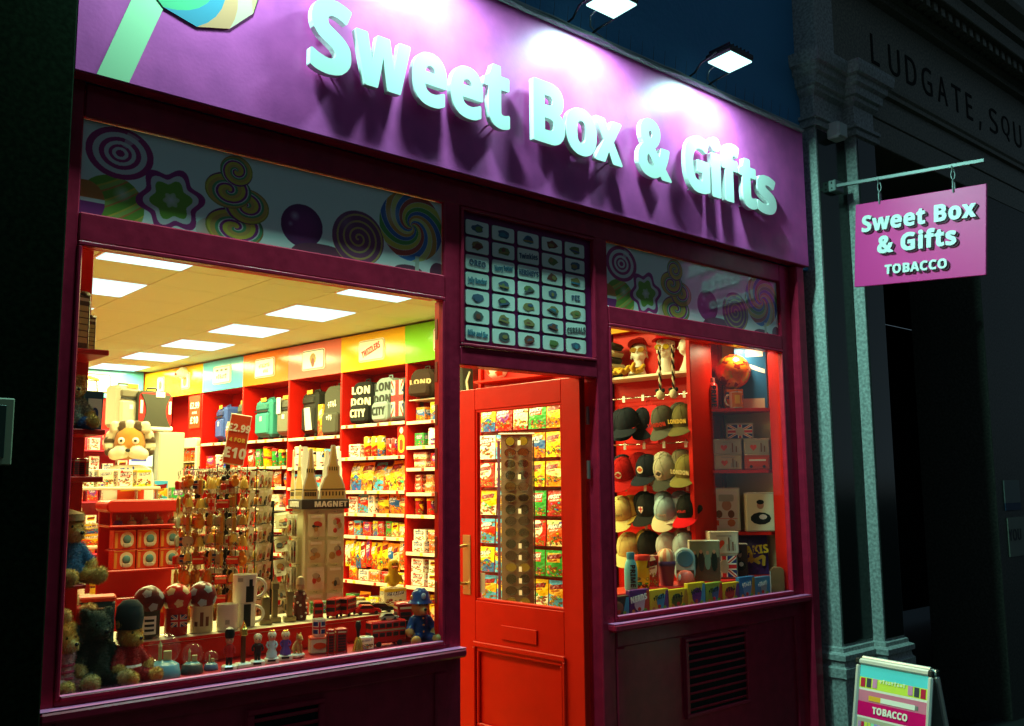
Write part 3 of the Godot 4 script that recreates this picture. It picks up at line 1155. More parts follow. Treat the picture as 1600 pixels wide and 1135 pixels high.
func floods():
	var glow := mat("flood_glow", Color.BLACK, 0.4)
	glow.emission_enabled = true
	glow.emission = lin(0.5, 1.0, 0.95)
	glow.emission_energy_multiplier = 2.2
	var body := mat("flood_body", lin(0.03, 0.035, 0.04), 0.45, 0.3)
	var places := ["leftmost, above the lollipop", "above the word Sweet", "above the word Box", "rightmost, above the word Gifts"]
	for k in 4:
		var o := thing("flood_light", "bright floodlight on a ledge bracket, %s" % places[k], "floodlight", Vector3(1.49 + k * 1.10, 4.135, 0.29), 0, "floodlights over the fascia")
		var hd := G.new()
		hd.at(Transform3D(Basis(Vector3.RIGHT, -0.06), Vector3.ZERO)).box(Vector3(0, 0.028, 0), Vector3(0.25, 0.045, 0.20), 0.012)
		for f in 6:
			hd.box(Vector3(-0.1 + f * 0.04, 0.06, 0), Vector3(0.006, 0.025, 0.16), 0.001)
		part(o, "housing", hd, body)
		part(o, "lens", G.new().at(Transform3D(Basis(Vector3.RIGHT, -0.06), Vector3.ZERO)).box(Vector3.ZERO, Vector3(0.225, 0.012, 0.175), 0.003), glow)
		for s in [-1, 1]:
			part(o, "bracket_arm", G.new().tube([Vector3(s * 0.132, 0.03, 0), Vector3(s * 0.132, 0.0, -0.12), Vector3(s * 0.10, -0.03, -0.20), Vector3(s * 0.10, -0.042, -0.245)], 0.007, 5), body)
		part(o, "lamp_cable", G.new().tube([Vector3(0.02, 0.05, -0.08), Vector3(0.0, 0.0, -0.16), Vector3(0.06, -0.02, -0.22), Vector3(0.13, -0.03, -0.24), Vector3(0.2, -0.035, -0.25)], 0.005, 5), mat("cable_grey"))
		var a := AreaLight3D.new()
		a.name = "flood_beam"
		a.area_size = Vector2(0.15, 0.11)
		a.light_color = Color(0.645, 1.0, 0.93)
		a.light_energy = 5.4
		a.shadow_enabled = true
		a.rotation = Vector3(-PI / 2 - 0.42, 0, 0)
		a.position = Vector3(0, -0.036, 0.0)
		o.add_child(a)

# ---------------------------------------------------------------- stone piers and the entablature over the passage
func stone(key: String, c: Color) -> StandardMaterial3D:
	var m := mat(key, c, 0.5)
	if m.albedo_texture == null:
		bumps(m, "granite_pits", 0.12, 0.02, 1.5)
		m.albedo_texture = grain("granite_speckle", 0.09, 31, Color(0.6, 0.6, 0.6), Color(1, 1, 1), 256, 5)
	return m

# moulded course that returns round the steps of the piers; prof: [dy, out]
func course(o: Node, called: String, y: float, prof: Array, path: Array, m: Material):
	var g := G.new()
	for i in path.size() - 1:
		var a: Vector2 = path[i]
		var b: Vector2 = path[i + 1]
		var d := (b - a).normalized()
		var nn := Vector2(-d.y, d.x)
		for k in prof.size() - 1:
			var q := []
			for e in [[a, k, i, 0], [b, k, i, 1], [b, k + 1, i, 1], [a, k + 1, i, 0]]:
				var out: float = prof[e[1]][1]
				var base: Vector2 = e[0]
				# mitre with the neighbouring run
				var other := i - 1 if e[3] == 0 else i + 1
				var off := nn * out
				if other >= 0 and other < path.size() - 1:
					var d2: Vector2 = (path[other + 1] - path[other]).normalized()
					off += Vector2(-d2.y, d2.x) * out
				q.append(Vector3(base.x + off.x, y + prof[e[1]][0], base.y + off.y))
			var dv := Vector2(prof[k + 1][0] - prof[k][0], prof[k + 1][1] - prof[k][1]).normalized()
			g.quad(q[0], q[1], q[2], q[3], Vector3(nn.x * dv.x, -dv.y, nn.y * dv.x))
	part(o, called, g, m)

func passage_portico():
	var o := thing("stone_portico", "dark stone portico with stepped granite piers and the carved name Ludgate Square", "building")
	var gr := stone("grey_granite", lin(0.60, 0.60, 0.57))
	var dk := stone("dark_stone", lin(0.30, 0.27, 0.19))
	bar(o, "pier", 6.08, 6.50, -0.6, 4.1, -0.6, 0.112, gr, 0.004)
	bar(o, "pier", 6.502, 6.80, -0.6, 4.1, -0.6, 0.20, gr, 0.004)
	var pg := mat("polished_granite", lin(0.012, 0.015, 0.012), 0.12)
	bar(o, "polished_face", 6.10, 6.485, 0.395, 4.08, 0.1125, 0.118, pg, 0.002)
	bar(o, "polished_face", 6.52, 6.785, 0.395, 4.08, 0.2005, 0.206, pg, 0.002)
	# path runs right to left in plan so that its left-hand normal looks to the street
	var path := [Vector2(6.08, -0.3), Vector2(6.08, 0.112), Vector2(6.50, 0.112), Vector2(6.50, 0.20), Vector2(6.80, 0.20), Vector2(6.80, -0.4)]
	course(o, "base_moulding", 0.18, [[0.0, 0.0], [0.0, 0.05], [0.06, 0.05], [0.075, 0.035], [0.11, 0.03], [0.115, 0.05], [0.15, 0.05], [0.165, 0.02], [0.19, 0.018], [0.20, 0.0]], path, gr)
	bar(o, "plinth", 6.045, 6.535, -0.6, 0.18, -0.6, 0.147, gr, 0.004)
	bar(o, "plinth", 6.537, 6.83, -0.6, 0.18, -0.6, 0.235, gr, 0.004)
	course(o, "necking", 4.10, [[0.0, 0.0], [0.0, 0.025], [0.03, 0.03], [0.035, 0.015], [0.055, 0.015], [0.06, 0.035], [0.085, 0.035], [0.095, 0.0]], path, gr)
	bar(o, "capital_block", 6.08, 6.50, 4.1, 4.66, -0.6, 0.112, gr, 0.004)
	bar(o, "capital_block", 6.502, 6.80, 4.1, 4.66, -0.6, 0.20, gr, 0.004)
	course(o, "capital", 4.34, [[0.0, 0.0], [0.03, 0.03], [0.06, 0.032], [0.07, 0.055], [0.13, 0.06], [0.15, 0.085], [0.20, 0.09], [0.21, 0.12], [0.27, 0.13], [0.30, 0.13], [0.31, 0.0]], path, gr)
	# entablature over the passage
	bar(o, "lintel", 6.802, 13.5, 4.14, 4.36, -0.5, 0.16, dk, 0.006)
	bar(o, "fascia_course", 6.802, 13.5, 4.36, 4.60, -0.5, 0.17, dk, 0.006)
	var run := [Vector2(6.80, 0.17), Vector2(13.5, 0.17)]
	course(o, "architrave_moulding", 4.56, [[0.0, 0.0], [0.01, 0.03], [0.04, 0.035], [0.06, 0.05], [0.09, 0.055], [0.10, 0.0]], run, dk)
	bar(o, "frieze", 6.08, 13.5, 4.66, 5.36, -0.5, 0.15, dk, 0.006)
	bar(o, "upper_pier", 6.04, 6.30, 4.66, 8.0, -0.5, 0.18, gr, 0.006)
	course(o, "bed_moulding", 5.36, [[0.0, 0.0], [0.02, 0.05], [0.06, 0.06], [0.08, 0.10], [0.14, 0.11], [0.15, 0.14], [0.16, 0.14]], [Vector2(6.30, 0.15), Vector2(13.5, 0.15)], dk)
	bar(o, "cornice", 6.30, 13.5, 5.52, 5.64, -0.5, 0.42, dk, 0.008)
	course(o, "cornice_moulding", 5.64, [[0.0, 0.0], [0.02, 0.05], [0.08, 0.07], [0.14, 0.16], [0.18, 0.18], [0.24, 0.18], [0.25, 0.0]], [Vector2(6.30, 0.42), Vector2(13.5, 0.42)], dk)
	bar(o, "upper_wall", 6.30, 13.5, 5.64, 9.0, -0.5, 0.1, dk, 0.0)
	for k in 46:
		var d := part(o, "dentil", G.new().box(Vector3.ZERO, Vector3(0.075, 0.085, 0.09), 0.003), dk)
		d.position = Vector3(6.42 + k * 0.14, 5.475, 0.325)
	# incised letters, shown by their dark cut
	var inc := mat("cut_letter", lin(0.012, 0.012, 0.010), 0.9)
	var x := 6.93
	var f := SystemFont.new()
	f.font_names = PackedStringArray(["Droid Sans"])
	for ch in "LUDGATE,SQUARE":
		var wd := 0.19
		if ch == ",":
			part(o, "cut_letter", fitted(ch, x - 0.03, x + 0.02, 4.78, 4.87, 0.006, f), inc).position.z = 0.1515
			x += 0.22
			continue
		part(o, "cut_letter", fitted(ch, x, x + wd - (0.06 if ch == "L" or ch == "E" else 0.0), 4.83, 5.08, 0.006, f), inc).position.z = 0.1515
		x += wd + 0.105
	# the passage: dark side walls and back
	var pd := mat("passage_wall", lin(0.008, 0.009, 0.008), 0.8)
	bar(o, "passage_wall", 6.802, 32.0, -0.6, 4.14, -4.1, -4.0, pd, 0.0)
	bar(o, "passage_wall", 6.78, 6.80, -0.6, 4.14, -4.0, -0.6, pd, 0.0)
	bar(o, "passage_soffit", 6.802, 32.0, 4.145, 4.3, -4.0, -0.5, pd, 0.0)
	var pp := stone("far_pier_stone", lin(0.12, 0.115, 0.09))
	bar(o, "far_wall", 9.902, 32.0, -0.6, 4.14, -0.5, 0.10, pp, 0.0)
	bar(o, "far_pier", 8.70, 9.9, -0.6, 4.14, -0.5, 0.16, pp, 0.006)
	for s in [[8.86, 9.2, 1.30, 1.50, lin(0.20, 0.22, 0.2)], [8.86, 9.2, 1.235, 1.30, lin(0.03, 0.06, 0.12)], [8.88, 9.25, 0.83, 1.17, lin(0.25, 0.26, 0.2)]]:
		bar(o, "pier_notice", s[0], s[1], s[2], s[3], 0.162, 0.172, mat("notice_%d" % int(s[2] * 100), s[4], 0.6), 0.001)
	text_on(o, "YOU", 0.10, Vector3(9.02, 1.02, 0.174), dark_ink())
	# left hand pier of the shop
	var lp := thing("left_pier", "black green stone pier at the left edge of the shop front", "pier")
	var ls := stone("black_green_stone", lin(0.008, 0.012, 0.006))
	ls.roughness = 0.95
	ls.metallic_specular = 0.08
	bar(lp, "pier_shaft", -1.2, 0.984, -0.6, 7.5, -0.5, 0.085, ls, 0.006)
	var fr := thing("framed_notice", "small pale framed notice on the dark left pier", "sign", Vector3(0.72, 1.693, 0.09))
	part(fr, "frame", G.new().box(Vector3(0, 0, 0.008), Vector3(0.25, 0.225, 0.016), 0.004), mat("notice_frame", lin(0.22, 0.20, 0.13), 0.5))
	part(fr, "notice_face", G.new().box(Vector3(0, 0, 0.0175), Vector3(0.20, 0.175, 0.003), 0.001), mat("notice_face", lin(0.03, 0.035, 0.03), 0.3))

func street_things():
	# hanging sign, square to the shop front
	var pk := mat("hanging_sign_pink", lin(0.80, 0.040, 0.27), 0.38)
	pk.emission_enabled = false
	var steel := mat("galvanised_bar", lin(0.22, 0.24, 0.23), 0.5, 0.4)
	var bk := thing("sign_bracket", "galvanised square bar bracket that carries the hanging pink sign", "bracket", Vector3(6.25, 3.665, 0.112))
	part(bk, "mounting_box", G.new().box(Vector3(0.03, 0.0, 0.03), Vector3(0.12, 0.085, 0.06), 0.006), steel)
	for s in [-0.02, 0.02]:
		part(bk, "bolt", G.new().ball(Vector3(-0.032, s, 0.03), Vector3(0.005, 0.007, 0.007), 6, 4), dark_ink())
	part(bk, "bar", G.new().at(Transform3D(Basis(Vector3.RIGHT, 0.085), Vector3(0, -0.003, 0.06))).box(Vector3(0, 0, 0.52), Vector3(0.026, 0.026, 1.05), 0.003), steel)
	var hs := thing("hanging_sign", "pink hanging sign reading Sweet Box & Gifts Tobacco", "sign", Vector3(6.25, 3.15, 0.74))
	hs.rotation = Vector3(0.075, -PI / 2, 0)
	hs.basis = Basis(Vector3.RIGHT, 0.075) * Basis(Vector3.UP, -PI / 2)
	part(hs, "sign_panel", G.new().box(Vector3.ZERO, Vector3(0.91, 0.60, 0.022), 0.003), pk)
	for fs in [1, -1]:
		var cream := mat("letter_white")
		var row := [["Sweet Box", 0.11, 0.145, 1.0], ["& Gifts", 0.115, -0.02, 1.0], ["TOBACCO", 0.062, -0.20, 1.05]]
		for l in row:
			var i := part(hs, "lettering", words(l[0], l[1], 0.020, heavy, l[3]), cream)
			i.position = Vector3(0.0, l[2], fs * 0.024)
			if fs < 0:
				i.rotation.y = PI
			var sh := part(hs, "letter_shade", words(l[0], l[1], 0.012, heavy, l[3]), mat("letter_shade", lin(0.10, 0.006, 0.035), 0.5))
			sh.position = Vector3(0.011 * fs, l[2] - 0.012, fs * 0.016)
			if fs < 0:
				sh.rotation.y = PI
	for k in 2:
		var zz: float = [0.49, 1.005][k]
		var y0: float = 3.665 - (zz - 0.17) * 0.085 - 0.015
		var hk := thing("snap_hook", ["snap hook nearer the wall holding the hanging sign", "snap hook at the outer end of the hanging sign"][k], "hook", Vector3(6.25, y0, zz))
		var ring := []
		for i in 12:
			ring.append(Vector3(0, -0.05 + 0.032 * cos(TAU * i / 12), 0.013 * sin(TAU * i / 12)))
		part(hk, "ring", G.new().tube(ring, 0.005, 5, true), steel)
		part(hk, "shackle", G.new().tube([Vector3(-0.016, 0.012, 0), Vector3(-0.016, -0.02, 0), Vector3(0, -0.03, 0), Vector3(0.016, -0.02, 0), Vector3(0.016, 0.012, 0)], 0.004, 5), steel)
		part(hk, "clip", G.new().tube([Vector3(0, -0.08, 0), Vector3(-0.016, -0.10, 0), Vector3(-0.016, -0.17, 0), Vector3(0.0, -0.178, 0), Vector3(0.016, -0.17, 0), Vector3(0.016, -0.10, 0)], 0.006, 6, true), steel)
	var wb := thing("wall_box", "small pale junction box high on the stone pier", "box", Vector3(6.295, 4.09, 0.113))
	part(wb, "box_body", G.new().box(Vector3(0, 0, 0.05), Vector3(0.13, 0.125, 0.10), 0.012), mat("pale_plastic", lin(0.55, 0.58, 0.52), 0.4))
	part(wb, "lid", G.new().box(Vector3(0, 0, 0.104), Vector3(0.11, 0.105, 0.008), 0.004), mat("pale_plastic"))
	# pavement A-board, turned towards people coming along the pavement
	var ab := thing("pavement_sign", "silver framed A-board on the pavement with a tobacco poster", "pavement sign", Vector3(5.31, -0.375, 0.885))
	ab.rotation.y = -PI / 2 - 0.16
	var al := mat("aluminium_frame", lin(0.66, 0.68, 0.66), 0.35, 0.35)
	var lean := Basis(Vector3.RIGHT, -0.20)
	for sd in 2:
		var bs := lean if sd == 0 else Basis(Vector3.UP, PI) * lean
		var pos := Vector3(0, 0, 0.19 if sd == 0 else -0.19)
		var fr := part(ab, "leaf", G.new().at(Transform3D(bs, pos)).box(Vector3(0, 0.44, -0.006), Vector3(0.46, 0.80, 0.008), 0.002), mat("board_back", lin(0.25, 0.27, 0.26), 0.6))
		for q in [[0, 0.845, 0.50, 0.034], [0, 0.02, 0.50, 0.034], [-0.235, 0.4325, 0.03, 0.79], [0.235, 0.4325, 0.03, 0.79]]:
			part(fr, "frame_bar", G.new().at(Transform3D(bs, pos)).box(Vector3(q[0], q[1], 0), Vector3(q[2], q[3], 0.026), 0.009), al)
		for sx in [-0.235, 0.235]:
			part(fr, "corner_clip", G.new().at(Transform3D(bs, pos)).box(Vector3(sx, 0.845, 0.002), Vector3(0.036, 0.036, 0.026), 0.008), mat("clip_black", lin(0.02, 0.02, 0.02), 0.5))
	part(ab, "top_hinge", G.new().cyl(Vector3(-0.22, 0.846, 0), Vector3(0.22, 0.846, 0), 0.012), al)
	var ps := Node3D.new()
	ps.name = "poster"
	ab.add_child(ps)
	ps.transform = Transform3D(lean, Vector3(0, 0, 0.19))
	var flat := func(nm: String, x0: float, x1: float, y0: float, y1: float, z: float, c: Color):
		var m := mat("poster_%s" % c.to_html(false), c, 0.3)
		part(ps, nm, G.new().box(Vector3((x0 + x1) / 2, (y0 + y1) / 2, z), Vector3(x1 - x0, y1 - y0, 0.0015)), m)
	flat.call("poster_sky", -0.22, 0.22, 0.76, 0.828, 0.001, lin(0.10, 0.62, 0.75))
	flat.call("poster_lime", -0.22, 0.22, 0.70, 0.76, 0.001, lin(0.60, 0.75, 0.08))
	flat.call("poster_white_line", -0.22, 0.22, 0.688, 0.70, 0.001, lin(0.75, 0.75, 0.7))
	flat.call("poster_rose", -0.22, 0.22, 0.625, 0.688, 0.001, lin(0.62, 0.18, 0.30))
	flat.call("poster_crimson", -0.22, 0.22, 0.545, 0.625, 0.001, lin(0.62, 0.004, 0.14))
	flat.call("poster_white_line", -0.22, 0.22, 0.535, 0.545, 0.001, lin(0.75, 0.75, 0.7))
	flat.call("poster_beige", -0.22, 0.22, 0.04, 0.535, 0.001, lin(0.45, 0.42, 0.32))
	flat.call("cigarette_tip", -0.15, -0.07, 0.635, 0.662, 0.003, lin(0.75, 0.42, 0.04))
	flat.call("cigarette_paper", -0.07, 0.15, 0.635, 0.662, 0.003, lin(0.8, 0.8, 0.76))
	flat.call("cigarette_ash", 0.15, 0.168, 0.637, 0.660, 0.003, lin(0.2, 0.2, 0.2))
	var kk := 0
	for x in [-0.195, -0.155, -0.115, 0.115, 0.155, 0.195]:
		flat.call("pack", x - 0.015, x + 0.015, 0.715 - absf(x) * 0.05, 0.765 - absf(x) * 0.05, 0.003, [lin(0.5, 0.02, 0.06), lin(0.06, 0.06, 0.09), lin(0.6, 0.25, 0.5)][kk % 3 if kk < 3 else 2 - kk % 3])
		kk += 1
	for k in 7:
		flat.call("lighter", -0.21 + k * 0.022, -0.192 + k * 0.022, 0.40, 0.515, 0.003, [lin(0.5, 0.25, 0.5), lin(0.6, 0.02, 0.08), lin(0.7, 0.75, 0.08), lin(0.65, 0.7, 0.1), lin(0.3, 0.75, 0.5), lin(0.3, 0.3, 0.75), lin(0.5, 0.3, 0.7)][k])
	var t := part(ps, "lettering", words("TOBACCO", 0.036, 0.003, heavy, 0.95), white_ink())
	t.position = Vector3(-0.005, 0.587, 0.004)
	strokes(ps, 0.17, 0.024, Vector3(0, 0.752, 0.004), mat("pale_lime_ink", lin(0.8, 0.85, 0.6), 0.4), 9)
	strokes(ps, 0.10, 0.034, Vector3(0, 0.487, 0.004), white_ink(), 4)
	strokes(ps, 0.09, 0.022, Vector3(0.15, 0.49, 0.004), dark_ink(), 6)

# ---------------------------------------------------------------- goods, each built once per kind and size
const TONE := ["yellow", "red", "orange", "cream", "green", "lemon", "crimson", "blue", "tangerine", "ivory"]

func pack(i: int) -> StandardMaterial3D:
	return packs[i % 30]

func sized(kind: String, w: float, h: float, d: float) -> ArrayMesh:
	var key := "%s %s %s %s" % [kind, w, h, d]
	if cache.has(key):
		return cache[key]
	var g := G.new()
	match kind:
		"carton":
			g.box(Vector3(0, h / 2, 0), Vector3(w, h, d), 0.003)
		"bag":
			pillow(g, w, h, d)
		"can":
			g.lathe([Vector2(0, 0), Vector2(w * 0.42, 0), Vector2(w * 0.5, h * 0.05), Vector2(w * 0.5, h * 0.95), Vector2(w * 0.43, h), Vector2(w * 0.42, h * 0.985), Vector2(0, h * 0.985)], 16)
		"tub":
			g.lathe([Vector2(0, 0), Vector2(w * 0.44, 0), Vector2(w * 0.46, 0.004), Vector2(w * 0.5, h * 0.86), Vector2(0, h * 0.86)], 16)
		"tub_lid":
			g.lathe([Vector2(0, h * 0.84), Vector2(w * 0.53, h * 0.84), Vector2(w * 0.53, h * 0.96), Vector2(w * 0.48, h), Vector2(0, h)], 16)
		"bottle":
			g.lathe([Vector2(0, 0), Vector2(w * 0.45, 0), Vector2(w * 0.5, h * 0.03), Vector2(w * 0.5, h * 0.58), Vector2(w * 0.46, h * 0.66), Vector2(w * 0.2, h * 0.84), Vector2(w * 0.18, h * 0.9), Vector2(0, h * 0.9)], 14)
		"bottle_lid":
			g.lathe([Vector2(0, h * 0.88), Vector2(w * 0.23, h * 0.88), Vector2(w * 0.23, h * 0.99), Vector2(w * 0.2, h), Vector2(0, h)], 12)
	cache[key] = g.mesh()
	return cache[key]

func pillow(g: G, w: float, h: float, t: float):
	for sd in [1.0, -1.0]:
		var base := g.v.size()
		for j in 12:
			for i in 9:
				var x := i / 4.0 - 1.0
				var y := j / 5.5 - 1.0
				var f := maxf(0.0, 1.0 - pow(absf(x), 3.0)) * maxf(0.0, 1.0 - pow(absf(y) * 1.08, 4.0))
				var z: float = sd * (t * 0.5 * pow(f, 0.6) * (1.0 + 0.10 * sin(x * 7.0 + y * 5.0)) + 0.0016 * sin(x * 5.0 + y * 13.0 + sin(x * 9.0)) * f + 0.0008)
				var squeeze := 1.0 - 0.05 * f
				g.pt(Vector3(x * w * 0.5 * squeeze, (y + 1.0) * h * 0.5, z), Vector3(x * 0.7 * f + 0.22 * sin(y * 11.0 + x * 4.0), y * 0.5 * f + 0.25 * sin(x * 9.0 + j * 2.1), sd), Vector2((x + 1) / 2, 1.0 - (y + 1) / 2))
		for j in 11:
			for i in 8:
				var b := base + j * 9 + i
				g.face(b, b + 1, b + 10)
				g.face(b, b + 10, b + 9)

# one article: kind, size, print number; at a place with a turn
func good(kind: String, w: float, h: float, d: float, p: int, label: String, at: Vector3, turn: float, group := "", lean := 0.0) -> Node3D:
	var cat: String = {"carton": "carton", "bag": "snack bag", "can": "tin", "tub": "tub", "bottle": "bottle"}[kind]
	var nm: String = {"carton": "printed_carton", "bag": "snack_bag", "can": "drinks_tin", "tub": "sweet_tub", "bottle": "drink_bottle"}[kind]
	var o: Node3D
	if kind == "tub" or kind == "bottle":
		o = thing(nm, label, cat, at, turn, group)
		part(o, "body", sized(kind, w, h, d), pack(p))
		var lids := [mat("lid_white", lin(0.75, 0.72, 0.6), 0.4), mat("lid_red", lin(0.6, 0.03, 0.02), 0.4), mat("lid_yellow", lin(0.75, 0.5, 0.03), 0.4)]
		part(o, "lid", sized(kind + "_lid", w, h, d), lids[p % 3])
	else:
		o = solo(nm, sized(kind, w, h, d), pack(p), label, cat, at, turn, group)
	if lean != 0.0:
		o.basis = Basis(Vector3.UP, turn) * Basis(Vector3.RIGHT, lean)
	return o

# a row of goods on a wall shelf, left to right as the room sees it; items: [kind, w, h, d, print, stack]
func row(where: String, ua: float, ub: float, y: float, items: Array, d := -0.12, sd := 1, lean := 0.0):
	var r := RandomNumberGenerator.new()
	r.seed = sd * 77 + int(y * 100)
	var total := 0.0
	for it in items:
		total += it[1]
	var gap := (ub - ua - total) / maxf(items.size(), 1)
	var u := ub - gap / 2
	var k := 0
	for it in items:
		u -= it[1] / 2.0
		var n: int = it[5] if it.size() > 5 else 1
		for s in n:
			var kind: String = it[0]
			var tone: String = TONE[int(it[4]) % 10]
			var word: String = {"carton": "carton", "bag": "snack bag", "can": "tin", "tub": "tub", "bottle": "bottle"}[kind]
			var label := "%s %s, %s from left on %s" % [tone, word, ORD[k % 16], where]
			if n > 1:
				label = "%s %s, %s, %s from left on %s" % [tone, word, ["bottom of stack", "second in stack", "third in stack"][s], ORD[k % 16], where]
			good(kind, it[1] * 0.97, it[2], it[3], it[4], label, wp(u + r.randf_range(-0.004, 0.004), y + s * (it[2] + 0.001) + 0.001, d + r.randf_range(-0.012, 0.012)), WT + r.randf_range(-0.08, 0.08), "", lean + (r.randf_range(-0.05, 0.03) if lean != 0.0 else 0.0))
		u -= it[1] / 2.0 + gap
		k += 1

# ---------------------------------------------------------------- luggage
func suitcase(label: String, at: Vector3, turn: float, w: float, h: float, d: float, c: Color, trim: Color, stripe := false) -> Node3D:
	var o := thing("suitcase", label, "suitcase", at, turn)
	var m := mat("case_%s" % c.to_html(false), c, 0.6)
	var t := mat("case_%s" % trim.to_html(false), trim, 0.6)
	part(o, "shell", G.new().box(Vector3(0, h * 0.53, 0), Vector3(w, h * 0.90, d), 0.035), m)
	part(o, "front_pocket", G.new().box(Vector3(0, h * 0.40, d / 2), Vector3(w * 0.84, h * 0.52, 0.05), 0.022), m)
	part(o, "top_pocket", G.new().box(Vector3(0, h * 0.80, d / 2), Vector3(w * 0.80, h * 0.16, 0.035), 0.015), t)
	part(o, "handle", G.new().tube([Vector3(-0.07, h * 0.97, 0), Vector3(-0.06, h * 1.03, 0), Vector3(0.06, h * 1.03, 0), Vector3(0.07, h * 0.97, 0)], 0.011, 6), t)
	for s in [-1, 1]:
		part(o, "wheel", G.new().cyl(Vector3(s * w * 0.36 - 0.012, 0.028, d * 0.3), Vector3(s * w * 0.36 + 0.012, 0.028, d * 0.3), 0.028), dark_ink())
	if stripe:
		part(o, "stripe", G.new().slab(PackedVector2Array([Vector2(-0.02, h * 0.16), Vector2(0.13, h * 0.16), Vector2(0.07, h * 0.64), Vector2(-0.06, h * 0.64)]), d / 2 + 0.026, d / 2 + 0.03), white_print())
	else:
		part(o, "zip", G.new().box(Vector3(0, h * 0.70, d / 2 + 0.02), Vector3(w * 0.86, 0.02, 0.008), 0.002), dark_ink())
		part(o, "badge", G.new().box(Vector3(0, h * 0.52, d / 2 + 0.027), Vector3(0.05, 0.05, 0.004), 0.001), white_print())
	part(o, "luggage_tag", G.new().box(Vector3(w * 0.1, h * 0.97, d / 2 + 0.01), Vector3(0.13, 0.045, 0.006), 0.002), mat("tag_ochre", lin(0.6, 0.3, 0.04), 0.6))
	return o

func backpack(label: String, at: Vector3, turn: float, w: float, h: float, c: Color, ink: Color, lines: Array) -> Node3D:
	var o := thing("backpack", label, "backpack", at, turn)
	var m := mat("pack_cloth_%s" % c.to_html(false), c, 0.85)
	var im := mat("pack_ink_%s" % ink.to_html(false), ink, 0.7)
	var g := G.new()
	var pr := rrect(w, h, w * 0.32, 0, h / 2, 6)
	g.slab(pr, -0.09, 0.07, 0.03)
	part(o, "body", g, m)
	part(o, "front_pocket", G.new().slab(rrect(w * 0.84, h * 0.42, 0.04, 0, h * 0.25, 5), 0.06, 0.115, 0.02), m)
	part(o, "top_handle", G.new().tube([Vector3(-0.03, h - 0.01, -0.03), Vector3(-0.025, h + 0.03, -0.03), Vector3(0.025, h + 0.03, -0.03), Vector3(0.03, h - 0.01, -0.03)], 0.008, 6), m)
	for s in [-1, 1]:
		part(o, "side_strap", G.new().tube([Vector3(s * w * 0.49, h * 0.75, -0.05), Vector3(s * w * 0.54, h * 0.5, 0.0), Vector3(s * w * 0.5, h * 0.08, -0.04)], 0.012, 6), im)
	var k := 0
	for l in lines:
		if l == "":
			k += 1
			continue
		var y := h * (0.80 - 0.27 * k)
		var z := 0.073 if y > h * 0.46 else 0.118
		var i := part(o, "lettering", words(l, h * 0.17, 0.004, heavy, w * 0.86 / (0.16 * h * l.length())), im)
		i.position = Vector3(0, y, z)
		k += 1
	return o

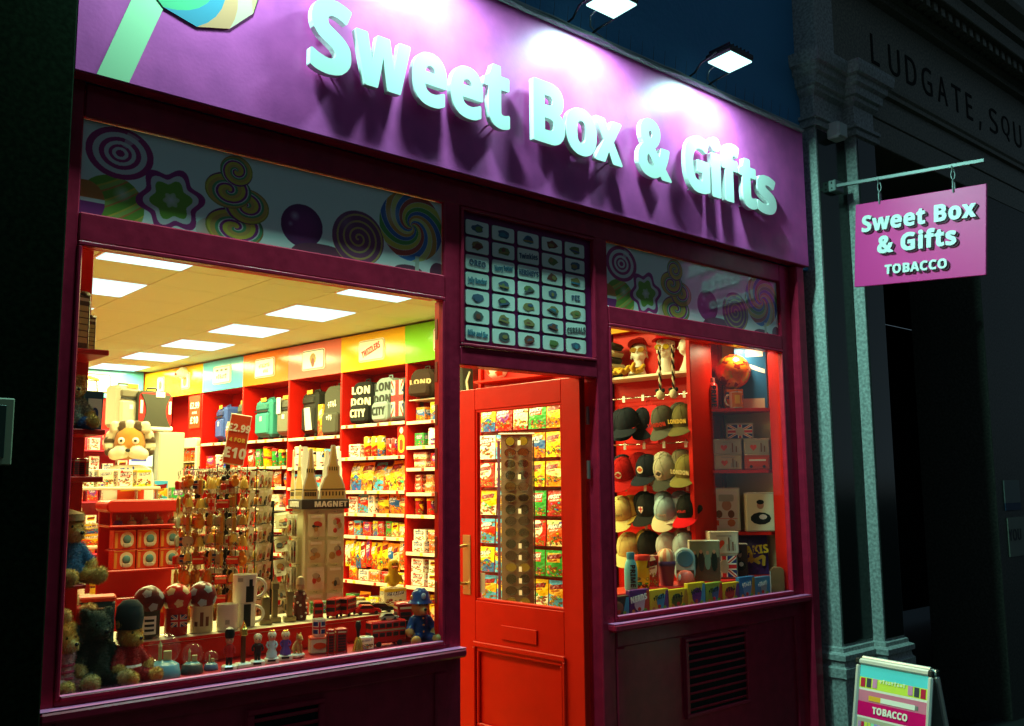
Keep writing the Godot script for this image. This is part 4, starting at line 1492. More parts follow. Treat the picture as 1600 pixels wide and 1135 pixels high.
# ---------------------------------------------------------------- the long shelved wall on the right
func wall_of_shelves():
	var rp := red_paint()
	var wh := mat("shelf_white", lin(0.80, 0.74, 0.55), 0.45)
	var q := Transform3D(Basis(Vector3.UP, WT), Vector3.ZERO)
	# coloured name boards over the bays
	var bc := [[-3.0, -1.5, lin(0.72, 0.36, 0.02), "amber"], [-1.5, -0.55, lin(0.62, 0.10, 0.08), "rose"], [-0.55, 0.42, lin(0.18, 0.52, 0.02), "green"], [0.42, 1.41, lin(0.74, 0.42, 0.01), "golden yellow"], [1.41, 2.35, lin(0.62, 0.15, 0.12), "salmon pink"], [2.35, 3.26, lin(0.70, 0.16, 0.01), "orange"], [3.26, 4.17, lin(0.10, 0.42, 0.60), "sky blue"], [4.17, 5.68, lin(0.74, 0.44, 0.01), "long yellow"]]
	for k in bc.size():
		var b: Array = bc[k]
		var o := thing("header_board", "%s header board with a brand card above the shelves" % b[3], "header board", wp((b[0] + b[1]) / 2, 2.82, 0), WT)
		var m := mat("header_%d" % k, b[2], 0.16)
		part(o, "board", G.new().box(Vector3(0, 0, -0.012), Vector3(b[1] - b[0] - 0.002, 0.36, 0.024), 0.002), m)
		if k < 2:
			continue
		var cards := [[0.0, 0.40, 0.215]] if k < 7 else [[-0.30, 0.19, 0.20], [0.34, 0.21, 0.21]]
		for c in cards:
			var rim: Material = [mat("card_rim_a", lin(0.45, 0.04, 0.03), 0.4), mat("card_rim_b", lin(0.5, 0.4, 0.2), 0.4), mat("card_rim_c", lin(0.08, 0.08, 0.08), 0.4)][(k + 1) % 3]
			var cd := part(o, "brand_card", G.new().slab(rrect(c[1], c[2], 0.03), 0.0, 0.008, 0.002), white_print())
			cd.position.x = c[0] + (0.12 if k == 2 else 0.0)
			part(cd, "card_rim", G.new().slab(rrect(c[1] - 0.015, c[2] - 0.015, 0.026), 0.008, 0.010), rim)
			part(cd, "card_face", G.new().slab(rrect(c[1] - 0.035, c[2] - 0.035, 0.02), 0.010, 0.012), white_print())
			match k:
				2:
					part(cd, "emblem", G.new().slab(oval(0.05, 0.07, 0, 0, 7), 0.012, 0.014), mat("card_rim_a"))
				3: text_on(cd, "TWIZZLERS", 0.062, Vector3(0, 0.005, 0.0135), mat("twist_red", lin(0.5, 0.03, 0.02), 0.4), 0, 0.62, 0.3, heavy)
				4:
					part(cd, "emblem", G.new().slab(oval(0.055, 0.06, 0, 0.01, 10), 0.012, 0.014), mat("logo_ink_4"))
					part(cd, "emblem", G.new().slab(oval(0.03, 0.05, 0, -0.03, 8), 0.012, 0.0145), mat("logo_ink_1"))
				5:
					strokes(cd, 0.22, 0.05, Vector3(0, 0.025, 0.0135), mat("logo_ink_4"), 7, 0.05)
					strokes(cd, 0.10, 0.04, Vector3(0.03, -0.04, 0.0135), mat("logo_ink_4"), 4, 0.05)
				6:
					strokes(cd, 0.24, 0.06, Vector3(0, -0.02, 0.0135), mat("logo_ink_5"), 6)
					for z in 3:
						part(cd, "emblem", G.new().slab(oval(0.035, 0.012, -0.1 + 0.1 * z, 0.055, 8), 0.012, 0.014), mat("logo_ink_5"))
				7:
					part(cd, "emblem", G.new().slab(oval(0.045, 0.06, 0, -0.01, 9), 0.012, 0.014), mat("logo_ink_4" if c[0] > 0 else "logo_ink_5"))
	# dome camera on the yellow board
	var dc := thing("dome_camera", "small white dome camera on the yellow header board", "camera", wp(4.62, 2.92, 0.0), WT)
	part(dc, "base", G.new().cyl(Vector3(0, 0, 0), Vector3(0, 0, 0.05), 0.075, 0.07, 14), white_print())
	part(dc, "dome", G.new().ball(Vector3(0.0, -0.005, 0.055), Vector3(0.055, 0.055, 0.05), 12, 8), white_print())
	part(dc, "lens", G.new().ball(Vector3(-0.03, -0.02, 0.10), Vector3(0.02, 0.02, 0.012), 8, 6), mat("lens_red", lin(0.2, 0.01, 0.02), 0.2))
	# carcass: uprights, plinth, shelves
	var un := thing("wall_shelving", "red wall shelving unit with white shelf edges along the right wall", "shelving")
	var put := func(nm: String, ua: float, ub: float, y0: float, y1: float, d0: float, d1: float, m: Material):
		var i := part(un, nm, G.new().box(Vector3.ZERO, Vector3(ub - ua, y1 - y0, d1 - d0), 0.002), m)
		i.transform = Transform3D(Basis(Vector3.UP, WT), wp((ua + ub) / 2, (y0 + y1) / 2, (d0 + d1) / 2))
	for u in [-0.57, 0.40, 1.40, 2.33, 3.25, 4.17]:
		put.call("upright", u - 0.014, u + 0.014, -0.2, 2.639, -0.40, -0.003, rp)
	put.call("back_panel", -0.58, 4.18, -0.2, 2.638, -0.412, -0.401, rp)
	put.call("top_panel", -0.58, 4.18, 2.641, 2.66, -0.40, -0.026, rp)
	var tk0 := mat("ticket_white", lin(0.8, 0.78, 0.66), 0.5)
	var tk1 := mat("ticket_yellow", lin(0.75, 0.55, 0.06), 0.5)
	var tk2 := mat("ticket_red", lin(0.6, 0.05, 0.03), 0.5)
	var levels := [[-0.555, 0.385, [2.09, 1.86, 1.66, 1.435, 1.235, 0.90, 0.6, 0.3]], [0.415, 1.385, [2.10, 1.78, 1.455, 1.24, 1.025, 0.60, 0.33]], [1.415, 2.315, [2.01, 1.70, 1.49, 1.30, 1.10, 0.85, 0.5]], [2.345, 3.235, [2.015, 1.72, 1.5, 1.28, 1.05, 0.8, 0.5]], [3.265, 4.155, [2.02, 1.72, 1.5, 1.28, 1.05, 0.8, 0.5]]]
	for l in levels:
		for y in l[2]:
			put.call("shelf", l[0], l[1], y - 0.022, y, -0.398, -0.004, rp)
			put.call("shelf_edge", l[0], l[1], y - 0.028, y + 0.003, -0.003, 0.006, wh)
			for k in int((l[1] - l[0]) / 0.16):
				var tu: float = l[0] + 0.08 + k * 0.16 + 0.03 * sin(k * 5.0 + y * 9.0)
				put.call("price_ticket", tu - 0.02, tu + 0.02, y - 0.026, y + 0.001, 0.0065, 0.0078, [tk0, tk1, tk2][(k + int(y * 10)) % 3])
	put.call("plinth", -0.555, 4.155, -0.2, 0.08, -0.06, -0.04, rp)
	put.call("end_panel", 4.19, 4.55, 1.95, 2.638, -0.05, -0.03, rp)
	put.call("end_panel", 4.56, 5.65, -0.2, 2.638, -0.40, -0.39, mat("room_red_wall"))
	# price panel beside the shelves
	var pp := thing("price_sign", "red price panel with white lettering beside the blue suitcase bay", "sign", wp(4.37, 2.42, -0.02), WT)
	part(pp, "panel", G.new().box(Vector3.ZERO, Vector3(0.26, 0.40, 0.008), 0.001), mat("panel_red", lin(0.62, 0.05, 0.01), 0.5))
	text_on(pp, "£2.99", 0.075, Vector3(0, 0.08, 0.006), white_ink(), 0, 0.85)
	text_on(pp, "4 FOR", 0.03, Vector3(0, -0.01, 0.006), white_ink())
	text_on(pp, "£10", 0.085, Vector3(0, -0.10, 0.006), white_ink())
	var ta := "top shelf of backpack bay"
	# luggage on the top shelves
	backpack("black and white backpack lettered London City, left in the backpack bay", wp(1.16, 2.105, -0.13), WT + 0.1, 0.30, 0.43, lin(0.012, 0.012, 0.012), lin(0.7, 0.66, 0.5), ["LON", "DON", "CITY"])
	backpack("pale grey blue backpack lettered London City, middle of the backpack bay", wp(0.80, 2.105, -0.12), WT - 0.12, 0.32, 0.44, lin(0.26, 0.33, 0.34), lin(0.03, 0.035, 0.03), ["LON", "DON", "CITY"])
	var uj := backpack("backpack with a union flag print, right in the backpack bay", wp(0.53, 2.105, -0.13), WT - 0.1, 0.28, 0.42, lin(0.10, 0.10, 0.09), lin(0.5, 0.03, 0.02), [])
	flag(uj, Vector3(0, 0.22, 0.117), 0.20, 0.34)
	suitcase("black upright suitcase with a wide white stripe", wp(2.08, 2.013, -0.2), WT - 0.15, 0.33, 0.5, 0.2, lin(0.02, 0.02, 0.015), lin(0.02, 0.02, 0.015), true)
	good("carton", 0.09, 0.34, 0.08, 0, "tall yellow carton between the black suitcase and the grey backpack", wp(1.83, 2.012, -0.1), WT)
	var og := backpack("dark olive grey backpack with a white print, right of the black suitcase", wp(1.64, 2.013, -0.14), WT, 0.32, 0.52, lin(0.07, 0.07, 0.05), lin(0.6, 0.6, 0.5), [])
	strokes(og, 0.15, 0.07, Vector3(0, 0.33, 0.075), white_print(), 4, 0.1)
	strokes(og, 0.10, 0.06, Vector3(0.01, 0.19, 0.119), white_print(), 3, -0.1)
	suitcase("teal soft suitcase with a mustard tag", wp(2.96, 2.018, -0.2), WT - 0.1, 0.36, 0.47, 0.22, lin(0.04, 0.30, 0.28), lin(0.03, 0.18, 0.17))
	var gq := suitcase("grey quilted suitcase with a white label, beside the teal one", wp(2.54, 2.018, -0.2), WT, 0.32, 0.47, 0.2, lin(0.17, 0.17, 0.13), lin(0.10, 0.10, 0.08))
	part(gq, "label", G.new().box(Vector3(-0.08, 0.37, 0.135), Vector3(0.08, 0.18, 0.004), 0.001), white_print())
	suitcase("royal blue soft suitcase leaning in the left bay", wp(3.88, 2.023, -0.2), WT - 0.25, 0.34, 0.44, 0.2, lin(0.05, 0.10, 0.42), lin(0.03, 0.05, 0.2))
	suitcase("plain grey suitcase right of the royal blue suitcase", wp(3.40, 2.023, -0.2), WT, 0.26, 0.47, 0.2, lin(0.12, 0.13, 0.09), lin(0.08, 0.09, 0.07))
	good("bag", 0.14, 0.24, 0.08, 8, "orange bag between the blue and the grey suitcases", wp(3.60, 2.023, -0.06), WT)
	# front bay beside the window post
	var gift := backpack("dark gift bag lettered London hanging at the top of the front bay", wp(0.18, 2.31, -0.05), WT + 0.1, 0.30, 0.26, lin(0.04, 0.02, 0.012), lin(0.6, 0.42, 0.22), ["", "LOND"])
	gift.set_meta("category", "gift bag")
	backpack("plain dark tote bag at the top of the front bay", wp(-0.17, 2.24, -0.1), WT, 0.26, 0.36, lin(0.06, 0.06, 0.05), lin(0.7, 0.68, 0.5), [])
	put.call("bracket_shelf", -0.55, 0.38, 2.285, 2.295, -0.35, -0.02, wh)
	var f0 := "second shelf of front bay"
	row("top shelf of front bay", -0.5, 0.36, 2.093, [["carton", 0.13, 0.13, 0.1, 12], ["carton", 0.1, 0.17, 0.1, 5], ["carton", 0.12, 0.12, 0.1, 10], ["can", 0.09, 0.15, 0.09, 3], ["can", 0.09, 0.15, 0.09, 13]], -0.10, 1)
	row(f0, -0.5, 0.36, 1.863, [["carton", 0.13, 0.12, 0.1, 4], ["can", 0.12, 0.16, 0.12, 9], ["carton", 0.15, 0.11, 0.1, 23], ["carton", 0.13, 0.15, 0.1, 9], ["can", 0.1, 0.13, 0.1, 6]], -0.10, 2)
	row("third shelf of front bay", -0.5, 0.36, 1.663, [["carton", 0.17, 0.07, 0.1, 23, 2], ["carton", 0.14, 0.13, 0.1, 11], ["carton", 0.15, 0.07, 0.1, 3, 2], ["carton", 0.15, 0.14, 0.1, 16]], -0.09, 3)
	row("fourth shelf of front bay", -0.5, 0.36, 1.438, [["carton", 0.1, 0.08, 0.1, 1, 2], ["carton", 0.1, 0.08, 0.1, 8, 2], ["carton", 0.12, 0.08, 0.1, 13, 2], ["carton", 0.12, 0.08, 0.1, 19, 2], ["carton", 0.12, 0.08, 0.1, 21, 2]], -0.09, 4)
	row("fifth shelf of front bay", -0.5, 0.36, 1.238, [["tub", 0.085, 0.15, 0.1, 26], ["tub", 0.085, 0.15, 0.1, 11], ["tub", 0.085, 0.15, 0.1, 29], ["tub", 0.085, 0.15, 0.1, 16], ["tub", 0.085, 0.15, 0.1, 9], ["tub", 0.085, 0.15, 0.1, 21]], -0.08, 5)
	row("sixth shelf of front bay", -0.5, 0.36, 0.903, [["carton", 0.16, 0.10, 0.13, 29, 2], ["carton", 0.16, 0.10, 0.13, 8, 2], ["carton", 0.16, 0.10, 0.13, 2, 2], ["carton", 0.16, 0.10, 0.13, 19, 2]], -0.10, 6)
	row("seventh shelf of front bay", -0.5, 0.36, 0.603, [["carton", 0.17, 0.12, 0.14, 9, 2], ["carton", 0.17, 0.12, 0.14, 19, 2], ["carton", 0.17, 0.12, 0.14, 29, 2], ["carton", 0.17, 0.12, 0.14, 3, 2]], -0.10, 7)
	row("lowest shelf of front bay", -0.5, 0.36, 0.303, [["bag", 0.15, 0.22, 0.07, 0], ["bag", 0.15, 0.22, 0.07, 15], ["bag", 0.15, 0.22, 0.07, 7], ["carton", 0.15, 0.18, 0.1, 5], ["carton", 0.15, 0.18, 0.1, 20]], -0.10, 8)
	# backpack bay
	row("second shelf of backpack bay", 0.42, 1.34, 1.783, [["carton", 0.18, 0.13, 0.1, 9], ["can", 0.085, 0.2, 0.09, 0], ["can", 0.085, 0.2, 0.09, 0], ["can", 0.085, 0.2, 0.09, 5], ["can", 0.07, 0.17, 0.07, 1], ["can", 0.07, 0.17, 0.07, 11], ["can", 0.07, 0.17, 0.07, 21], ["can", 0.07, 0.17, 0.07, 1]], -0.09, 11)
	var gt := thing("guard_tin", "red tin printed with a yellow arch, right end of backpack bay second shelf", "tin", wp(0.49, 1.783, -0.07), WT)
	part(gt, "tin_body", G.new().box(Vector3(0, 0.14, 0), Vector3(0.13, 0.28, 0.09), 0.008), mat("tin_red", lin(0.55, 0.02, 0.01), 0.35))
	part(gt, "arch_print", G.new().slab(rrect(0.09, 0.17, 0.044, 0, 0.11), 0.045, 0.0475), mat("print_yellow", lin(0.75, 0.5, 0.03), 0.4))
	part(gt, "crest_print", G.new().slab(oval(0.025, 0.03, 0, 0.235), 0.045, 0.0475), white_print())
	part(gt, "figure_print", G.new().slab(rrect(0.045, 0.10, 0.02, 0, 0.10), 0.0476, 0.049), mat("panel_red"))
	row("third shelf of backpack bay", 0.43, 1.36, 1.458, [["bag", 0.17, 0.28, 0.09, 5], ["bag", 0.17, 0.28, 0.09, 2], ["bag", 0.17, 0.28, 0.09, 7], ["bag", 0.13, 0.24, 0.08, 0], ["bag", 0.19, 0.29, 0.10, 10], ["bag", 0.14, 0.25, 0.09, 15]], -0.11, 12, -0.2)
	row("fourth shelf of backpack bay", 0.43, 1.34, 1.243, [["carton", 0.15, 0.16, 0.1, 9], ["carton", 0.16, 0.18, 0.1, 17], ["carton", 0.1, 0.17, 0.1, 29], ["bag", 0.15, 0.18, 0.08, 2], ["bag", 0.15, 0.18, 0.08, 12], ["bag", 0.15, 0.17, 0.08, 22]], -0.10, 13)
	row("fifth shelf of backpack bay", 0.43, 1.34, 1.028, [["carton", 0.10, 0.13, 0.09, 1], ["carton", 0.11, 0.14, 0.09, 7], ["carton", 0.13, 0.13, 0.09, 11], ["carton", 0.07, 0.14, 0.09, 5], ["carton", 0.09, 0.14, 0.09, 16], ["carton", 0.09, 0.14, 0.09, 24], ["carton", 0.09, 0.13, 0.09, 15], ["carton", 0.09, 0.12, 0.09, 3]], -0.09, 14)
	for k in 11:
		var hp := good("bag", 0.078, 0.25, 0.045, [3, 0, 5, 1, 11, 0, 10, 2, 12, 22, 8][k], "%s pouch, %s from left on the hanging rail of backpack bay" % [TONE[[3, 0, 5, 1, 11, 0, 10, 2, 12, 22, 8][k] % 10], ORD[k]], wp(1.30 - k * 0.082, 0.725 + 0.01 * sin(k * 2.0), -0.04), WT + 0.1 * sin(k * 3.0))
		hp.set_meta("category", "pouch")
	put.call("hanging_rail", 0.42, 1.385, 0.985, 0.995, -0.10, -0.09, mat("rail_chrome", lin(0.6, 0.6, 0.55), 0.25, 0.9))
	row("sixth shelf of backpack bay", 0.43, 1.30, 0.603, [["carton", 0.12, 0.17, 0.09, 0], ["carton", 0.16, 0.10, 0.09, 29], ["carton", 0.16, 0.11, 0.09, 8], ["carton", 0.17, 0.10, 0.09, 16], ["carton", 0.14, 0.10, 0.09, 3]], -0.08, 15)
	row("lowest shelf of backpack bay", 0.43, 1.34, 0.333, [["carton", 0.13, 0.13, 0.09, 4], ["bag", 0.16, 0.16, 0.09, 2], ["carton", 0.13, 0.13, 0.09, 5], ["bag", 0.16, 0.16, 0.09, 10], ["carton", 0.13, 0.13, 0.09, 14]], -0.08, 16)
	# the bay with the black suitcase
	row("second shelf of black suitcase bay", 1.43, 2.30, 1.703, [["tub", 0.14, 0.11, 0.1, 9, 2], ["tub", 0.16, 0.2, 0.1, 23], ["tub", 0.12, 0.19, 0.1, 29], ["carton", 0.15, 0.18, 0.1, 7], ["tub", 0.12, 0.2, 0.1, 9]], -0.10, 21)
	row("third shelf of black suitcase bay", 1.43, 2.30, 1.493, [["carton", 0.15, 0.14, 0.1, 7], ["carton", 0.14, 0.14, 0.1, 5], ["carton", 0.14, 0.13, 0.1, 17], ["bag", 0.14, 0.15, 0.08, 0], ["bag", 0.14, 0.15, 0.08, 2]], -0.09, 22)
	row("fourth shelf of black suitcase bay", 1.43, 2.30, 1.303, [["carton", 0.2, 0.12, 0.1, 13], ["carton", 0.16, 0.12, 0.1, 27], ["bag", 0.14, 0.14, 0.08, 12], ["bag", 0.14, 0.14, 0.08, 20]], -0.09, 23)
	row("fifth shelf of black suitcase bay", 1.43, 2.30, 1.103, [["bag", 0.14, 0.15, 0.08, 5], ["bag", 0.14, 0.15, 0.08, 22], ["carton", 0.16, 0.12, 0.1, 3], ["bag", 0.14, 0.15, 0.08, 10], ["bag", 0.14, 0.15, 0.08, 8]], -0.09, 24)
	row("sixth shelf of black suitcase bay", 1.43, 2.30, 0.853, [["carton", 0.16, 0.18, 0.1, 20], ["carton", 0.15, 0.18, 0.1, 5], ["tub", 0.12, 0.18, 0.1, 14], ["carton", 0.16, 0.18, 0.1, 11], ["tub", 0.12, 0.18, 0.1, 2]], -0.09, 25)
	# the bay with the teal suitcase
	row("second shelf of teal suitcase bay", 2.36, 3.22, 1.723, [["carton", 0.13, 0.2, 0.1, 1], ["carton", 0.1, 0.2, 0.1, 4], ["tub", 0.13, 0.11, 0.1, 10, 2], ["tub", 0.09, 0.2, 0.1, 4], ["tub", 0.09, 0.18, 0.1, 14], ["tub", 0.09, 0.18, 0.1, 24]], -0.09, 31)
	row("third shelf of teal suitcase bay", 2.36, 3.22, 1.503, [["bag", 0.14, 0.17, 0.08, 2], ["bag", 0.14, 0.17, 0.08, 8], ["bag", 0.14, 0.17, 0.08, 1], ["bag", 0.14, 0.17, 0.08, 18], ["bag", 0.14, 0.17, 0.08, 12]], -0.09, 32)
	row("fourth shelf of teal suitcase bay", 2.36, 3.22, 1.283, [["carton", 0.16, 0.14, 0.1, 16], ["carton", 0.16, 0.14, 0.1, 27], ["bag", 0.14, 0.17, 0.08, 5], ["carton", 0.15, 0.14, 0.1, 13], ["bag", 0.14, 0.17, 0.08, 28]], -0.09, 33)
	row("fifth shelf of teal suitcase bay", 2.36, 3.22, 1.053, [["bag", 0.16, 0.18, 0.08, 11], ["bag", 0.16, 0.18, 0.08, 20], ["carton", 0.16, 0.16, 0.1, 9], ["bag", 0.16, 0.18, 0.08, 6]], -0.09, 34)
	# the bay with the blue suitcase
	row("second shelf of blue suitcase bay", 3.28, 4.14, 1.723, [["carton", 0.18, 0.15, 0.1, 11], ["tub", 0.11, 0.16, 0.1, 9], ["tub", 0.1, 0.18, 0.1, 27], ["carton", 0.13, 0.2, 0.1, 0], ["carton", 0.12, 0.2, 0.1, 20]], -0.09, 41)
	row("third shelf of blue suitcase bay", 3.28, 4.14, 1.503, [["bag", 0.16, 0.17, 0.08, 0], ["bag", 0.16, 0.17, 0.08, 2], ["bag", 0.16, 0.17, 0.08, 10], ["bag", 0.16, 0.17, 0.08, 18]], -0.09, 42)
	# white framed drinks cooler
	var dk := thing("drinks_cooler", "slim white framed drinks cooler with rows of orange bottles by the price panel", "drinks cooler", wp(4.43, -0.2, 0.02), WT)
	var cf := mat("cooler_white", lin(0.72, 0.68, 0.52), 0.4)
	part(dk, "back", G.new().box(Vector3(0, 1.1, -0.28), Vector3(0.44, 2.2, 0.02)), cf)
	for s in [-1, 1]:
		part(dk, "side", G.new().box(Vector3(s * 0.22, 1.1, -0.13), Vector3(0.04, 2.2, 0.30), 0.01), cf)
	part(dk, "top", G.new().slab(rrect(0.48, 0.12, 0.05, 0, 2.24), -0.28, 0.02, 0.005), cf)
	for k in 7:
		part(dk, "wire_shelf", G.new().box(Vector3(0, 0.75 + k * 0.21, -0.13), Vector3(0.40, 0.008, 0.26), 0.002), cf)
	for k in 7:
		var tone: String = ["green", "amber", "amber", "orange", "pale", "pink", "orange"][k]
		for i in 5:
			var p: int = [4, 0, 10, 2, 9, 11, 8][k]
			good("bottle", 0.075, 0.18, 0.075, p, "%s drink bottle, %s from left on the %s shelf up of the slim cooler" % [tone, ORD[i], ORD[k]], wp(4.595 - i * 0.082, 0.556 + k * 0.21, -0.06), WT + i, "%s bottles in the slim cooler" % tone)

# union flag, flat print pieces at a place on a thing
func flag(o: Node, at: Vector3, w: float, h: float, plain := 1.0):
	var b := mat("flag_blue", lin(0.015, 0.03, 0.16), 0.5)
	var wt := mat("flag_white", lin(0.72, 0.68, 0.55), 0.5)
	var rd := mat("flag_red", lin(0.52, 0.015, 0.02), 0.5)
	var q := Transform3D(Basis(), at)
	var f := part(o, "flag_print", G.new().at(q).box(Vector3(0, 0, 0), Vector3(w, h, 0.0015)), b)
	var dg := Vector2(w, h)
	for s in [1.0, -1.0]:
		var u := dg * Vector2(1, s)
		var nn := Vector2(-u.y, u.x).normalized()
		for e in [[0.085, wt, 0.0011], [0.03, rd, 0.0019]]:
			var t: float = h * e[0]
			var p := PackedVector2Array([-u / 2 + nn * t, u / 2 + nn * t, u / 2 - nn * t, -u / 2 - nn * t])
			var res := Geometry2D.intersect_polygons(p, PackedVector2Array([Vector2(-w / 2, -h / 2), Vector2(w / 2, -h / 2), Vector2(w / 2, h / 2), Vector2(-w / 2, h / 2)]))
			part(f, "flag_stripe", G.new().at(q).slab(res[0], 0.0, e[2] + (0.0002 if s > 0 else 0.0)), e[1])
	for e in [[0.32, wt, 0.0026], [0.19, rd, 0.0032]]:
		part(f, "flag_cross", G.new().at(q).box(Vector3(0, 0, e[2] / 2), Vector3(w, h * e[0], e[2])), e[1])
		part(f, "flag_cross", G.new().at(q).box(Vector3(0, 0, e[2] / 2 + 0.0001), Vector3(h * e[0], h, e[2])), e[1])
	return f

# ---------------------------------------------------------------- soft toys, balls, mugs, globes, figures
func fur(key := "fur") -> StandardMaterial3D:
	var m := vc(key, 0.95)
	if not m.heightmap_enabled:
		bumps(m, "fur_pile", 0.25, 0.5, 5.0)
		m.rim_enabled = true
		m.rim = 0.4
	return m

# a seated teddy of height s; cols: fur, muzzle, jumper, paws
func teddy(called: String, label: String, cat: String, at: Vector3, turn: float, s: float, cols: Array, hat := "", tall := 1.0) -> Node3D:
	var o := thing(called, label, cat, at, turn)
	var f: Color = cols[0]
	var mz: Color = cols[1]
	var jm: Color = cols[2]
	var pw: Color = cols[3]
	var key := "teddy %s %s" % [cols, s]
	if not cache.has(key):
		var parts := []
		var a := func(p: Vector3, q: Vector3, r0: float, r1: float, c: Color):
			parts.append([p * s, q * s, r0 * s, r1 * s, c])
		a.call(Vector3(0, 0.20, 0), Vector3(0, 0.46, 0), 0.20, 0.155, jm)
		a.call(Vector3(0, 0.72, 0.02), Vector3(0, 0.76, 0.01), 0.185, 0.175, f)
		a.call(Vector3(0, 0.68, 0.14), Vector3(0, 0.665, 0.22), 0.09, 0.065, mz)
		for x in [-1.0, 1.0]:
			a.call(Vector3(x * 0.145, 0.90, 0), Vector3(x * 0.155, 0.915, 0), 0.065, 0.06, f)
			a.call(Vector3(x * 0.16, 0.47, 0.02), Vector3(x * 0.27, 0.28, 0.10), 0.085, 0.075, jm)
			a.call(Vector3(x * 0.27, 0.27, 0.11), Vector3(x * 0.27, 0.23, 0.14), 0.078, 0.075, pw)
			a.call(Vector3(x * 0.13, 0.11, 0.08), Vector3(x * 0.22, 0.09, 0.34), 0.105, 0.09, jm if cols.size() < 5 else cols[4])
			a.call(Vector3(x * 0.225, 0.11, 0.36), Vector3(x * 0.23, 0.13, 0.39), 0.095, 0.09, pw)
		cache[key] = blob(parts, 0.030 * s, 0.05 * s)
	part(o, "body", cache[key], fur())
	if called != "police_bear":
		fuzz(o, cache[key], s)
	var blk := mat("bead_black", lin(0.01, 0.01, 0.01), 0.15)
	part(o, "nose", G.new().ball(Vector3(0, 0.695, 0.285) * s, Vector3(0.035, 0.028, 0.02) * s, 10, 6), blk)
	for x in [-1, 1]:
		part(o, "eye", G.new().ball(Vector3(x * 0.075, 0.78, 0.172) * s, Vector3(0.02, 0.022, 0.014) * s, 8, 6), blk)
	if hat == "bearskin":
		part(o, "bearskin_hat", G.new().lathe([Vector2(0.0, 0.82 * s), Vector2(0.19 * s, 0.82 * s), Vector2(0.21 * s, 1.0 * s), Vector2(0.19 * s, 1.17 * s), Vector2(0.11 * s, 1.26 * s), Vector2(0, 1.28 * s)], 18, 0, TAU, 0.03), mat("bearskin", lin(0.012, 0.012, 0.012), 0.95))
		part(o, "belt", G.new().lathe([Vector2(0.202 * s, 0.235 * s), Vector2(0.212 * s, 0.25 * s), Vector2(0.200 * s, 0.285 * s)], 20), white_print())
	elif hat == "cap":
		part(o, "cap_crown", G.new().lathe([Vector2(0.2 * s, 0.86 * s), Vector2(0.19 * s, 0.95 * s), Vector2(0, 1.02 * s)], 16), mat("soft_cap", lin(0.35, 0.2, 0.08), 0.9))
	elif hat == "stripes":
		for k in 3:
			part(o, "jumper_stripe", G.new().lathe([Vector2((0.205 - 0.012 * k) * s, (0.20 + 0.09 * k) * s), Vector2((0.212 - 0.012 * k) * s, (0.22 + 0.09 * k) * s), Vector2((0.203 - 0.012 * k) * s, (0.24 + 0.09 * k) * s)], 20), mat("stripe_crimson", lin(0.4, 0.03, 0.08), 0.9))
	return o

# short pile standing off the plush, so that its outline is soft
func fuzz(o: Node3D, body: ArrayMesh, s: float):
	var arr := body.surface_get_arrays(0)
	var vv: PackedVector3Array = arr[Mesh.ARRAY_VERTEX]
	var nn: PackedVector3Array = arr[Mesh.ARRAY_NORMAL]
	var cc: PackedColorArray = arr[Mesh.ARRAY_COLOR]
	var r := RandomNumberGenerator.new()
	r.seed = vv.size()
	var g := G.new()
	g.paint(Color.WHITE)
	var l := 0.009
	var a := g.pt(Vector3(-0.0007, 0, 0), Vector3(0, 0.5, 1))
	var b := g.pt(Vector3(0.0007, 0, 0), Vector3(0, 0.5, 1))
	var c := g.pt(Vector3(0, l, 0.004), Vector3(0, 0.8, 0.6))
	g.face(a, b, c)
	var mm := MultiMesh.new()
	mm.transform_format = MultiMesh.TRANSFORM_3D
	mm.use_colors = true
	mm.mesh = g.mesh()
	mm.instance_count = vv.size() * 6
	for i in vv.size() * 6:
		var k := i / 6
		var n := (nn[k] + Vector3(r.randf_range(-0.7, 0.7), r.randf_range(-0.9, 0.3), r.randf_range(-0.7, 0.7))).normalized()
		var u := n.cross(Vector3(r.randf_range(-1, 1), r.randf_range(-1, 1), r.randf_range(-1, 1))).normalized()
		var p := vv[k] + Vector3(r.randf_range(-1, 1), r.randf_range(-1, 1), r.randf_range(-1, 1)) * 0.012 * s - nn[k] * 0.001
		mm.set_instance_transform(i, Transform3D(Basis(u, n, u.cross(n)), p))
		var t := r.randf_range(0.75, 1.25)
		mm.set_instance_color(i, Color(cc[k].r * t, cc[k].g * t, cc[k].b * t))
	var q := MultiMeshInstance3D.new()
	q.name = "fur_pile"
	q.multimesh = mm
	q.material_override = vc("fur_strand", 0.9)
	q.set_meta("kind", "stuff")
	o.add_child(q)

func football(o: Node, ce: Vector3, r: float, base: Material, spot: Material):
	part(o, "ball", G.new().ball(ce, Vector3.ONE * r, 24, 14), base)
	var ph := (1.0 + sqrt(5.0)) / 2.0
	for k in 12:
		var a: float = 1.0 if k & 1 else -1.0
		var b: float = ph if k & 2 else -ph
		var m: Vector3 = [Vector3(0, a, b), Vector3(a, b, 0), Vector3(b, 0, a)][k / 4].normalized()
		m = m.rotated(Vector3(0.3, 0.8, 0.52).normalized(), 0.7)
		var u := m.cross(Vector3.UP if absf(m.y) < 0.9 else Vector3.RIGHT).normalized()
		var w := m.cross(u)
		var g := G.new()
		var c0 := g.pt(ce + m * r * 1.03, m)
		for i in 5:
			var an := TAU * i / 5.0
			var d := (m * cos(0.34) + (u * cos(an) + w * sin(an)) * sin(0.34))
			g.pt(ce + d * r * 1.012, d)
		for i in 5:
			g.face(c0, 1 + i, 1 + (i + 1) % 5)
		part(o, "patch", g, spot)

